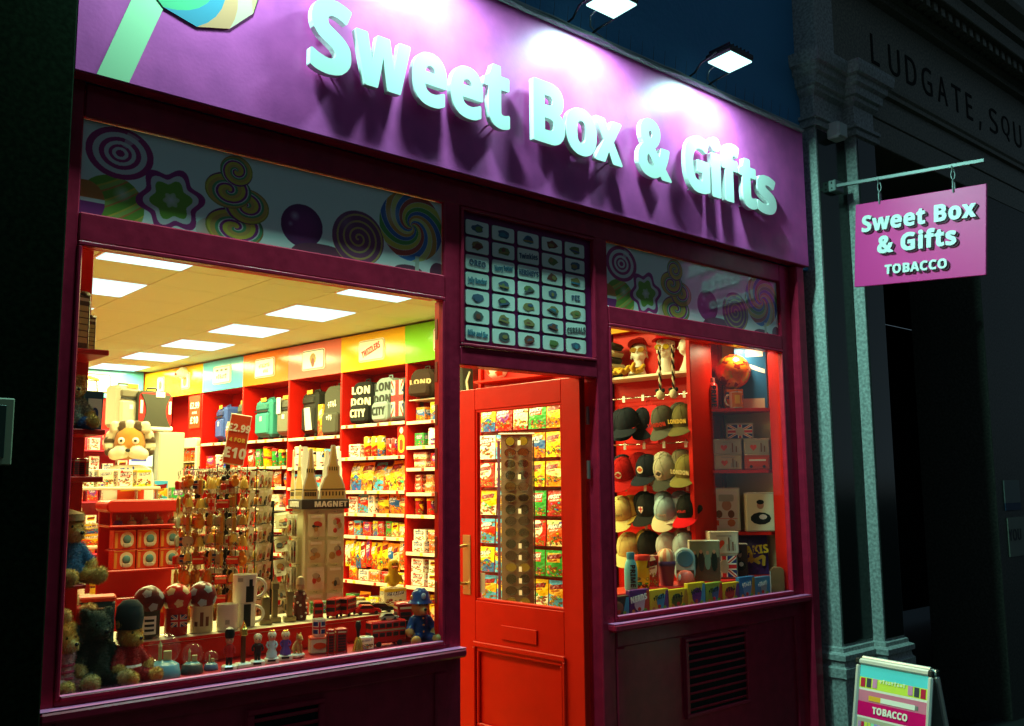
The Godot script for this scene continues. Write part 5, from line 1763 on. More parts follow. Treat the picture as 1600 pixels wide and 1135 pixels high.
func mug_into(o: Node, r: float, h: float, m: Material, at := Vector3.ZERO, side := 1.0, handle := true):
	var q := Transform3D(Basis(), at)
	part(o, "cup", G.new().at(q).lathe([Vector2(0, 0), Vector2(r * 0.93, 0), Vector2(r, 0.006), Vector2(r, h), Vector2(r - 0.004, h), Vector2(r - 0.005, 0.01), Vector2(0, 0.01)], 22), m)
	if handle:
		var ps := []
		for i in 9:
			var a := PI * i / 8.0 - PI / 2
			ps.append(Vector3(side * (r - 0.002 + cos(a) * r * 0.75), h * 0.5 + sin(a) * h * 0.33, 0))
		part(o, "handle", G.new().at(q).tube(ps, 0.0065, 6), m)

func china() -> StandardMaterial3D:
	return mat("white_china", lin(0.74, 0.71, 0.60), 0.15)

# print wrapped on a mug: an arc-shaped patch just proud of the cup
func wrap_print(o: Node, called: String, r: float, y0: float, y1: float, a0: float, a1: float, m: Material, at := Vector3.ZERO):
	part(o, called, G.new().to(at).lathe([Vector2(r + 0.0006, y0), Vector2(r + 0.0006, y1)], 10, a0, a1), m)

func snow_globe(label: String, at: Vector3, r: float, base_c: Color):
	var o := thing("snow_globe", label, "snow globe", at, -0.4)
	part(o, "base", G.new().lathe([Vector2(0, 0), Vector2(r * 1.02, 0), Vector2(r * 1.05, r * 0.12), Vector2(r * 0.92, r * 0.75), Vector2(r * 0.75, r * 0.86), Vector2(0, r * 0.86)], 22), mat("globe_base_%s" % base_c.to_html(false), base_c, 0.3))
	part(o, "waves", G.new().lathe([Vector2(0, r * 0.86), Vector2(r * 0.7, r * 0.86), Vector2(r * 0.5, r * 0.98), Vector2(0, r * 1.02)], 16), mat("globe_ice", lin(0.10, 0.25, 0.28), 0.3))
	var gl := mat("globe_glass", Color(0.95, 1.0, 1.0, 0.012), 0.02)
	gl.transparency = BaseMaterial3D.TRANSPARENCY_ALPHA
	part(o, "glass_ball", G.new().ball(Vector3(0, r * 1.72, 0), Vector3.ONE * r, 24, 14), gl)
	var g := G.new()
	g.box(Vector3(-r * 0.25, r * 1.45, 0), Vector3(r * 0.22, r * 0.95, r * 0.22), 0.002)
	g.box(Vector3(r * 0.2, r * 1.3, 0.0), Vector3(r * 0.5, r * 0.6, r * 0.3), 0.002)
	g.to(Vector3(-r * 0.25, r * 1.92, 0)).lathe([Vector2(r * 0.14, 0), Vector2(0, r * 0.35)], 4)
	part(o, "tower", g, mat("globe_tower", lin(0.42, 0.34, 0.14), 0.5))

func bus(label: String, at: Vector3, turn: float, l: float, h: float, group := "") -> Node3D:
	var o := thing("toy_bus", label, "toy bus", at, turn, group)
	var rd := mat("toy_red", lin(0.50, 0.012, 0.012), 0.22)
	part(o, "body", G.new().box(Vector3(0, h * 0.55, 0), Vector3(l, h * 0.86, h * 0.52), h * 0.06), rd)
	var gl := mat("toy_window", lin(0.035, 0.012, 0.012), 0.35)
	for s in [-1, 1]:
		for y in [0.46, 0.80]:
			for k in 5:
				part(o, "window", G.new().box(Vector3(l * (-0.38 + 0.19 * k), h * y, s * h * 0.26), Vector3(l * 0.15, h * 0.16, 0.003), 0.001), gl)
		part(o, "side_band", G.new().box(Vector3(0, h * 0.625, s * h * 0.26), Vector3(l * 0.9, h * 0.07, 0.003), 0.0), mat("bus_band", lin(0.35, 0.22, 0.12), 0.4))
		for x in [-0.28, 0.3]:
			part(o, "wheel", G.new().cyl(Vector3(l * x, h * 0.11, s * h * 0.2), Vector3(l * x, h * 0.11, s * h * 0.275), h * 0.11, -1, 12), dark_ink())
	for s in [-1, 1]:
		part(o, "windscreen", G.new().box(Vector3(s * l * 0.5, h * 0.8, 0), Vector3(0.003, h * 0.2, h * 0.42), 0.0), gl)
		part(o, "windscreen", G.new().box(Vector3(s * l * 0.5, h * 0.45, 0), Vector3(0.003, h * 0.2, h * 0.42), 0.0), gl)
	return o

func car(label: String, at: Vector3, turn: float, l: float, c: Color) -> Node3D:
	var o := thing("toy_car", label, "toy car", at, turn)
	var h := l * 0.36
	var pl := PackedVector2Array([Vector2(-0.5, 0.18), Vector2(0.5, 0.18), Vector2(0.5, 0.42), Vector2(0.44, 0.55), Vector2(0.28, 0.60), Vector2(0.14, 0.95), Vector2(-0.26, 1.0), Vector2(-0.42, 0.62), Vector2(-0.5, 0.55)])
	for i in pl.size():
		pl[i] = pl[i] * Vector2(l, h)
	part(o, "body", G.new().slab(pl, -l * 0.2, l * 0.2, 0.004), mat("toy_car_%s" % c.to_html(false), c, 0.2))
	var gp := PackedVector2Array([Vector2(0.24, 0.62), Vector2(0.12, 0.88), Vector2(-0.24, 0.92), Vector2(-0.36, 0.62)])
	for i in gp.size():
		gp[i] = gp[i] * Vector2(l, h)
	part(o, "side_window", G.new().slab(gp, -l * 0.203, l * 0.203), mat("toy_window"))
	for x in [-0.3, 0.3]:
		for s in [-1, 1]:
			part(o, "wheel", G.new().cyl(Vector3(l * x, h * 0.2, s * l * 0.15), Vector3(l * x, h * 0.2, s * l * 0.205), h * 0.2, -1, 12), dark_ink())
	for s in [-1, 1]:
		part(o, "headlight", G.new().ball(Vector3(l * 0.5, h * 0.4, s * l * 0.14), Vector3(0.003, h * 0.07, h * 0.07), 8, 5), white_print())
	return o

func phone_box(called: String, label: String, at: Vector3, turn: float, w: float, h: float) -> Node3D:
	var o := thing(called, label, "toy phone box" if called == "toy_phone_box" else "lantern", at, turn)
	var rd := mat("toy_red_deep", lin(0.36, 0.008, 0.01), 0.2) if called == "toy_phone_box" else mat("lantern_bronze", lin(0.10, 0.04, 0.015), 0.35, 0.3)
	part(o, "body", G.new().box(Vector3(0, h * 0.46, 0), Vector3(w, h * 0.92, w), w * 0.05), rd)
	part(o, "roof", G.new().lathe([Vector2(w * 0.74, h * 0.92), Vector2(w * 0.70, h * 0.95), Vector2(w * 0.5, h * 0.985), Vector2(0, h)], 4, PI / 4, TAU + PI / 4), rd)
	part(o, "plinth", G.new().box(Vector3(0, h * 0.02, 0), Vector3(w * 1.08, h * 0.04, w * 1.08), 0.002), rd)
	var gl := mat("toy_window") if called == "toy_phone_box" else mat("lantern_pane", lin(0.5, 0.38, 0.12), 0.3)
	for r in 4:
		for k in 6:
			part(o, "pane", G.new().at(Transform3D(Basis(Vector3.UP, r * PI / 2), Vector3.ZERO)).box(Vector3(0, h * (0.17 + 0.105 * k), w * 0.5), Vector3(w * 0.7, h * 0.085, 0.002), 0.0), gl)
		part(o, "name_strip", G.new().at(Transform3D(Basis(Vector3.UP, r * PI / 2), Vector3.ZERO)).box(Vector3(0, h * 0.84, w * 0.5), Vector3(w * 0.75, h * 0.05, 0.003), 0.0), mat("toy_cream", lin(0.6, 0.5, 0.3), 0.3))
	return o

# small standing figure on a white base; cols: coat, legs, skin, hat/hair
func figure(label: String, at: Vector3, h: float, cols: Array, style: String) -> Node3D:
	var o := thing("figurine", label, "figurine", at, -0.45)
	var m := []
	for c in cols:
		m.append(mat("figure_%s" % c.to_html(false), c, 0.35))
	part(o, "base", G.new().slab(rrect(0.062, 0.046, 0.018), 0, 0.022, 0.005).mesh(), china())
	(o.get_node("base") as Node3D).rotation.x = -PI / 2
	part(o, "base_label", G.new().box(Vector3(0, 0.011, 0.0235), Vector3(0.032, 0.008, 0.001)), dark_ink())
	var b := 0.022
	var k := h - b
	if style == "gown":
		part(o, "gown", G.new().lathe([Vector2(0.024, b), Vector2(0.022, b + k * 0.15), Vector2(0.012, b + k * 0.38), Vector2(0.016, b + k * 0.55), Vector2(0.012, b + k * 0.62), Vector2(0, b + k * 0.63)], 16), m[0])
	else:
		for s in [-1, 1]:
			part(o, "leg", G.new().cyl(Vector3(s * 0.007, b, 0), Vector3(s * 0.006, b + k * 0.32, 0), 0.006, 0.0068, 8), m[1])
		part(o, "coat", G.new().lathe([Vector2(0, b + k * 0.24), Vector2(0.016, b + k * 0.24), Vector2(0.013, b + k * 0.4), Vector2(0.017, b + k * 0.54), Vector2(0.012, b + k * 0.61), Vector2(0, b + k * 0.62)], 14), m[0])
	for s in [-1, 1]:
		part(o, "arm", G.new().tube([Vector3(s * 0.015, b + k * 0.56, 0), Vector3(s * 0.021, b + k * 0.44, 0.002), Vector3(s * 0.015 if style == "gown" else s * 0.019, b + k * 0.34, 0.008)], 0.0048, 6), m[0])
	part(o, "head", G.new().ball(Vector3(0, b + k * 0.75, 0.001), Vector3(0.0165, 0.020, 0.0165), 14, 10), m[2])
	part(o, "nose", G.new().ball(Vector3(0, b + k * 0.74, 0.0175), Vector3(0.003, 0.004, 0.003), 6, 4), m[2])
	for s in [-1, 1]:
		part(o, "eye", G.new().ball(Vector3(s * 0.006, b + k * 0.765, 0.0158), Vector3(0.0022, 0.0026, 0.0015), 6, 4), dark_ink())
	match style:
		"guard": part(o, "bearskin_hat", G.new().lathe([Vector2(0.017, b + k * 0.80), Vector2(0.021, b + k * 0.92), Vector2(0.017, b + k * 1.08), Vector2(0, b + k * 1.14)], 14), m[3])
		"gown": 
			part(o, "hair", G.new().ball(Vector3(0, b + k * 0.80, -0.004), Vector3(0.0185, 0.018, 0.0175), 12, 8), m[3])
			part(o, "crown", G.new().lathe([Vector2(0.010, b + k * 0.93), Vector2(0.012, b + k * 0.98), Vector2(0.009, b + k * 1.0)], 10), mat("trophy_gold", lin(0.75, 0.5, 0.1), 0.25, 0.8))
		_: part(o, "hair", G.new().ball(Vector3(0, b + k * 0.81, -0.004), Vector3(0.0178, 0.0165, 0.0172), 12, 8), m[3])
	return o

# ---------------------------------------------------------------- things in the middle and at the back of the shop
func room_fittings():
	back_of_shop()
	keyring_spinner()
	magnet_spinner()
	globe_stand()
	sunglasses_stand()
	candy_bag_wall()

func back_of_shop():
	var bb := thing("back_header_board", "sky blue header board with a banana card on the back wall", "header board", Vector3(3.3, 2.84, -8.90))
	part(bb, "board", G.new().box(Vector3.ZERO, Vector3(2.5, 0.36, 0.02), 0.002), mat("header_6"))
	var cd := part(bb, "brand_card", G.new().slab(rrect(0.62, 0.24, 0.04, 0.52, 0), 0.0105, 0.018), mat("card_rim_a", lin(0.45, 0.04, 0.03), 0.4))
	part(cd, "card_face", G.new().slab(rrect(0.59, 0.21, 0.03, 0.52, 0), 0.018, 0.021), white_print())
	var arc := []
	for i in 9:
		arc.append(Vector3(0.36 + i * 0.04, 0.04 + 0.03 * sin(PI * i / 8.0), 0.022))
	part(cd, "banana_emblem", G.new().tube(arc, 0.02, 6), mat("print_yellow", lin(0.75, 0.5, 0.03), 0.4))
	part(cd, "pink_emblem", G.new().slab(oval(0.045, 0.05, 0.52, -0.04), 0.021, 0.023), mat("print_pink", lin(0.7, 0.4, 0.35), 0.5))
	# pale cabinet with a lit drinks fridge beside it, two cases on top
	var ca := thing("tall_cabinet", "tall plain grey cabinet at the back with suitcases on top", "cabinet", Vector3(4.01, -0.2, -6.75))
	var pg := mat("cabinet_grey", lin(0.46, 0.44, 0.33), 0.5)
	part(ca, "carcass", G.new().box(Vector3(0, 1.15, 0), Vector3(0.28, 2.30, 0.5), 0.004), pg)
	part(ca, "door", G.new().box(Vector3(0, 1.15, 0.253), Vector3(0.26, 2.26, 0.01), 0.002), pg)
	part(ca, "knob", G.new().ball(Vector3(-0.1, 1.2, 0.27), Vector3(0.012, 0.012, 0.012), 8, 6), mat("rail_chrome", lin(0.6, 0.6, 0.55), 0.25, 0.9))
	var fr := thing("drinks_fridge", "white drinks fridge with a lit header and bottles behind its door", "fridge", Vector3(3.62, -0.2, -6.75))
	part(fr, "carcass", G.new().box(Vector3(0, 1.15, -0.06), Vector3(0.48, 2.30, 0.38), 0.006), pg)
	var gw := mat("fridge_glow", lin(0.5, 0.7, 0.65), 0.4)
	gw.emission_enabled = true
	gw.emission = lin(0.55, 1.0, 0.85)
	gw.emission_energy_multiplier = 0.55
	part(fr, "lit_header", G.new().box(Vector3(0.03, 2.05, 0.14), Vector3(0.40, 0.24, 0.02), 0.003), gw)
	part(fr, "header_print", G.new().box(Vector3(0.08, 2.03, 0.152), Vector3(0.16, 0.09, 0.004), 0.001), mat("fridge_blue", lin(0.06, 0.08, 0.5), 0.4))
	part(fr, "lit_back", G.new().box(Vector3(0.03, 1.35, 0.135), Vector3(0.40, 1.1, 0.01), 0.0), gw)
	var fl := AreaLight3D.new()
	fl.name = "fridge_light"
	fl.area_size = Vector2(0.4, 1.2)
	fl.light_color = Color(0.8, 1.0, 0.95)
	fl.light_energy = 0.05
	fl.shadow_enabled = true
	fl.rotation.y = PI
	fl.position = Vector3(0.03, 1.5, 0.17)
	fr.add_child(fl)
	for k in 4:
		part(fr, "fridge_shelf", G.new().box(Vector3(0.03, 0.86 + k * 0.26, 0.19), Vector3(0.40, 0.008, 0.10), 0.0), white_print())
		for i in 5:
			good("bottle", 0.07, 0.2, 0.07, [4, 4, 14, 7][k], "%s drink bottle, %s from left on the %s shelf up of the lit fridge" % [["green", "green", "lime", "blue"][k], ORD[i], ORD[k]], Vector3(3.48 + i * 0.083, 0.666 + k * 0.26, -6.555), i * 1.3, "%s bottles in the lit fridge" % ["low green", "green", "lime", "blue"][k])
	suitcase("pale printed hard suitcase on the cabinet top", Vector3(3.54, 2.10, -6.70), 0.35, 0.30, 0.50, 0.22, lin(0.42, 0.40, 0.30), lin(0.14, 0.12, 0.08))
	var hc := thing("hourglass_suitcase", "black and red hourglass fronted suitcase on the cabinet top", "suitcase", Vector3(3.83, 2.105, -6.66), 0.1)
	part(hc, "shell", G.new().slab(rrect(0.38, 0.42, 0.06, 0, 0.23), -0.12, 0.10, 0.02), mat("case_dark", lin(0.05, 0.05, 0.035), 0.6))
	var hg := PackedVector2Array()
	for s in [1, -1]:
		for k in 11:
			var y: float = (k if s > 0 else 10 - k) / 10.0
			hg.append(Vector2(s * (0.17 - 0.06 * sin(PI * y)), 0.05 + y * 0.35))
	part(hc, "red_side", G.new().slab(rrect(0.37, 0.38, 0.05, 0, 0.225), 0.10, 0.112, 0.004), mat("case_red", lin(0.5, 0.02, 0.02), 0.5))
	part(hc, "dark_panel", G.new().slab(hg, 0.112, 0.124, 0.004), mat("case_dark"))
	for s in [-1, 1]:
		part(hc, "pale_corner", G.new().box(Vector3(s * 0.16, 0.26, 0.113), Vector3(0.03, 0.14, 0.006), 0.002), white_print())
	part(hc, "base_bar", G.new().box(Vector3(0, 0.035, 0.0), Vector3(0.40, 0.05, 0.25), 0.012), white_print())
	part(hc, "price_tag", G.new().box(Vector3(0.04, 0.40, 0.128), Vector3(0.10, 0.06, 0.004), 0.001), white_print())
	part(hc, "handle", G.new().tube([Vector3(-0.06, 0.44, 0), Vector3(-0.05, 0.475, 0), Vector3(0.05, 0.475, 0), Vector3(0.06, 0.44, 0)], 0.011, 6), dark_ink())
	# shelf unit at the far left with red and white packs
	var su := thing("red_gift_shelves", "red shelf unit with white packs far back on the left", "shelving", Vector3(2.55, -0.2, -4.6))
	var pk := mat("perspex_red", lin(0.62, 0.05, 0.10), 0.25)
	part(su, "back", G.new().box(Vector3(0, 1.1, -0.1), Vector3(0.75, 2.2, 0.02)), pk)
	for k in 7:
		part(su, "shelf", G.new().box(Vector3(0, 0.75 + k * 0.21, 0.02), Vector3(0.75, 0.012, 0.22), 0.002), pk)
		for i in 6:
			good("carton", 0.085, 0.10 + 0.03 * ((i + k) % 3), 0.05, [9, 29, 1, 19, 11, 9][(i * 2 + k) % 6], "small %s pack, %s from left on the %s shelf up of the red gift shelves" % [TONE[[9, 29, 1, 19, 11, 9][(i * 2 + k) % 6] % 10], ORD[i], ORD[k]], Vector3(2.24 + i * 0.115, 0.557 + k * 0.21, -4.56), 0.1 * sin(i * 3.0 + k), "small %s packs on shelf %s of the red gift shelves" % [TONE[[9, 29, 1, 19, 11, 9][(i * 2 + k) % 6] % 10], ORD[k]])
	# plush lion head over an arched white display board
	var li := thing("lion_display_board", "arched white display board with a red poster under a plush lion head", "display stand", Vector3(2.33, -0.2, -3.0), -0.45)
	part(li, "board", G.new().slab(rrect(0.32, 1.86, 0.09, 0, 0.93), -0.03, 0.02, 0.006), white_print())
	part(li, "red_poster", G.new().box(Vector3(0.02, 1.66, 0.022), Vector3(0.17, 0.26, 0.006), 0.001), mat("panel_red"))
	part(li, "poster_print", G.new().slab(PackedVector2Array([Vector2(-0.02, 1.70), Vector2(0.06, 1.70), Vector2(0.02, 1.73)]), 0.025, 0.0275), white_print())
	part(li, "poster_line", G.new().box(Vector3(0.02, 1.685, 0.026), Vector3(0.13, 0.006, 0.002)), mat("print_yellow", lin(0.75, 0.5, 0.03), 0.4))
	strokes(li, 0.14, 0.055, Vector3(-0.02, 1.815, 0.0225), mat("fridge_blue"), 4, 0.1)
	var mane := []
	for k in 15:
		var a := PI * (-0.12 + 1.24 * k / 14.0)
		mane.append([Vector3(cos(a) * 0.125, 2.0 + sin(a) * 0.125, -0.01), Vector3(cos(a) * 0.14, 2.0 + sin(a) * 0.14, 0.01), 0.036, 0.03, lin(0.08, 0.045, 0.02) if k % 2 == 0 else lin(0.68, 0.62, 0.45)])
	for k in 5:
		mane.append([Vector3(-0.10 + 0.05 * k, 2.10, 0.03), Vector3(-0.10 + 0.05 * k, 2.13, 0.03), 0.03, 0.03, lin(0.68, 0.62, 0.45) if k % 2 == 0 else lin(0.08, 0.045, 0.02)])
	part(li, "mane", blob(mane, 0.011, 0.012), fur())
	var face := [[Vector3(0, 2.0, 0), Vector3(0, 2.03, 0), 0.105, 0.10, lin(0.5, 0.2, 0.03)], [Vector3(-0.045, 1.945, 0.07), Vector3(-0.09, 1.93, 0.06), 0.048, 0.04, lin(0.72, 0.66, 0.5)], [Vector3(0.045, 1.945, 0.07), Vector3(0.09, 1.93, 0.06), 0.048, 0.04, lin(0.72, 0.66, 0.5)]]
	part(li, "face", blob(face, 0.012, 0.01), fur())
	for s in [-1, 1]:
		part(li, "eye", G.new().ball(Vector3(s * 0.045, 2.02, 0.096), Vector3(0.024, 0.024, 0.012), 10, 6), white_print())
		part(li, "pupil", G.new().ball(Vector3(s * 0.045, 2.02, 0.108), Vector3(0.010, 0.010, 0.005), 8, 5), dark_ink())
	part(li, "nose", G.new().ball(Vector3(0, 1.955, 0.115), Vector3(0.016, 0.013, 0.01), 8, 6), dark_ink())
	# low tables behind the window with tubs and boxes
	var tb := thing("display_table", "low wire display table behind the window with yellow sweet packs", "table", Vector3(2.05, -0.2, -2.75))
	for k in 3:
		part(tb, "table_shelf", G.new().box(Vector3(0, 0.98 + 0.36 * k, 0), Vector3(0.66, 0.02, 0.4), 0.004), mat("shelf_white", lin(0.80, 0.74, 0.55), 0.45))
	for s in [-1, 1]:
		for e in [-1, 1]:
			part(tb, "leg", G.new().cyl(Vector3(s * 0.31, 0, e * 0.18), Vector3(s * 0.31, 1.7, e * 0.18), 0.012), mat("rail_chrome", lin(0.6, 0.6, 0.55), 0.25, 0.9))
	for k in 4:
		good("carton", 0.14, 0.07, 0.12, 0, "yellow sweet pack, %s in a row on the wire table" % ["first", "second", "third", "fourth"][k], Vector3(1.83 + k * 0.15, 1.151, -2.66), 0.05 * k)
		good("carton", 0.14, 0.06, 0.12, 5, "lemon sweet pack on top, %s in a row on the wire table" % ["first", "second", "third", "fourth"][k], Vector3(1.83 + k * 0.15, 1.222, -2.66), -0.04 * k)
	for k in 5:
		good("carton", 0.10, 0.11, 0.1, [9, 29, 13, 9, 3][k], "pale gift box, %s in a row on top of the wire table" % ORD[k], Vector3(1.80 + k * 0.12, 1.511, -2.64), 0.1)
	for k in 5:
		good("tub", 0.09, 0.13, 0.1, [8, 9, 2, 11, 21][k], "small tub, %s in a row under the yellow packs of the wire table" % ORD[k], Vector3(1.80 + k * 0.12, 0.791, -2.64), 0.1)
	var ts := thing("counter_pile", "pale blue and lime souvenir boxes on a small counter", "counter", Vector3(2.85, -0.2, -3.55))
	part(ts, "counter_top", G.new().box(Vector3(0, 1.56, 0), Vector3(0.5, 0.03, 0.35), 0.005), white_print())
	part(ts, "counter_side", G.new().box(Vector3(0, 0.77, -0.02), Vector3(0.46, 1.54, 0.28), 0.005), mat("counter_beige", lin(0.4, 0.34, 0.2), 0.6))
	good("carton", 0.11, 0.18, 0.08, 7, "pale blue box at the left of the small counter", Vector3(2.73, 1.376, -3.5), 0.1)
	good("carton", 0.10, 0.13, 0.08, 4, "lime box in the middle of the small counter", Vector3(2.85, 1.376, -3.45), -0.1)
	good("carton", 0.10, 0.17, 0.08, 9, "ivory box at the right of the small counter", Vector3(2.98, 1.376, -3.5), -0.3)

func charm(k: int) -> ArrayMesh:
	var key := "charm %d" % k
	if cache.has(key):
		return cache[key]
	var g := G.new()
	var gold := Color(0.45, 0.28, 0.05)
	var silver := Color(0.42, 0.40, 0.30)
	var red := Color(0.5, 0.03, 0.01)
	var ring := []
	for i in 8:
		ring.append(Vector3(0.011 * cos(TAU * i / 8), -0.012 + 0.011 * sin(TAU * i / 8), 0))
	g.paint(silver).tube(ring, 0.0017, 4, true)
	g.tube([Vector3(0, -0.022, 0), Vector3(0.003, -0.034, 0.002)], 0.0015, 4)
	match k:
		0: g.paint(gold).to(Vector3(0, -0.07, 0)).lathe([Vector2(0, 0), Vector2(0.019, 0), Vector2(0.015, 0.012), Vector2(0.011, 0.03), Vector2(0, 0.038)], 10)
		1:
			g.paint(red).box(Vector3(0, -0.055, 0), Vector3(0.044, 0.030, 0.015), 0.003)
			g.paint(Color(0.6, 0.5, 0.3)).box(Vector3(0, -0.050, 0.008), Vector3(0.038, 0.006, 0.002))
		2: g.paint(Color(0.62, 0.58, 0.44)).box(Vector3(0, -0.062, 0), Vector3(0.036, 0.05, 0.004), 0.001).paint(red).box(Vector3(0, -0.062, 0.003), Vector3(0.026, 0.014, 0.002)).box(Vector3(0, -0.062, 0.003), Vector3(0.008, 0.04, 0.0024))
		3: g.paint(silver).to(Vector3(0, -0.056, 0), Basis(Vector3.RIGHT, PI / 2)).lathe([Vector2(0, -0.003), Vector2(0.02, -0.003), Vector2(0.022, 0), Vector2(0.02, 0.003), Vector2(0, 0.003)], 14)
		4:
			g.paint(red).to(Vector3(0, -0.075, 0)).lathe([Vector2(0, 0), Vector2(0.009, 0), Vector2(0.011, 0.02), Vector2(0.004, 0.026)], 8)
			g.paint(Color(0.5, 0.3, 0.18)).ball(Vector3(0, 0.031, 0), Vector3.ONE * 0.007, 8, 6)
			g.paint(Color(0.01, 0.01, 0.01)).ball(Vector3(0, 0.042, 0), Vector3(0.009, 0.012, 0.009), 8, 6)
		5: g.paint(Color(0.55, 0.22, 0.02)).ball(Vector3(0, -0.055, 0), Vector3(0.019, 0.022, 0.016), 10, 7).ball(Vector3(0, -0.032, 0.004), Vector3(0.012, 0.011, 0.011), 8, 6)
		6: g.paint(gold).box(Vector3(0, -0.062, 0), Vector3(0.012, 0.05, 0.012), 0.001).to(Vector3(0, -0.037, 0)).lathe([Vector2(0.009, 0), Vector2(0, 0.018)], 4)
		7: g.paint(Color(0.03, 0.05, 0.2)).box(Vector3(0, -0.058, 0), Vector3(0.046, 0.032, 0.005), 0.001).paint(Color(0.6, 0.55, 0.4)).box(Vector3(0, -0.058, 0.003), Vector3(0.046, 0.009, 0.002)).box(Vector3(0, -0.058, 0.003), Vector3(0.009, 0.032, 0.0024)).paint(red).box(Vector3(0, -0.058, 0.0045), Vector3(0.046, 0.004, 0.002))
	cache[key] = g.mesh()
	return cache[key]

func card_pack(k: int) -> ArrayMesh:
	var key := "card_pack %d" % k
	if cache.has(key):
		return cache[key]
	var g := G.new()
	g.paint([Color(0.62, 0.58, 0.38), Color(0.66, 0.62, 0.48), Color(0.55, 0.5, 0.3)][k % 3]).slab(rrect(0.086, 0.105, 0.006, 0, -0.062), -0.001, 0.001)
	var r := RandomNumberGenerator.new()
	r.seed = 300 + k
	for i in 4:
		g.paint([Color(0.4, 0.22, 0.06), Color(0.45, 0.04, 0.02), Color(0.05, 0.05, 0.05), Color(0.35, 0.3, 0.2)][r.randi() % 4])
		g.slab(oval(r.randf_range(0.008, 0.02), r.randf_range(0.008, 0.018), r.randf_range(-0.02, 0.02), r.randf_range(-0.09, -0.045), 9), 0.001, 0.006 + i * 0.0007)
	g.paint(Color(0.7, 0.68, 0.55)).box(Vector3(0, -0.022, 0.0015), Vector3(0.06, 0.012, 0.001))
	cache[key] = g.mesh()
	return cache[key]

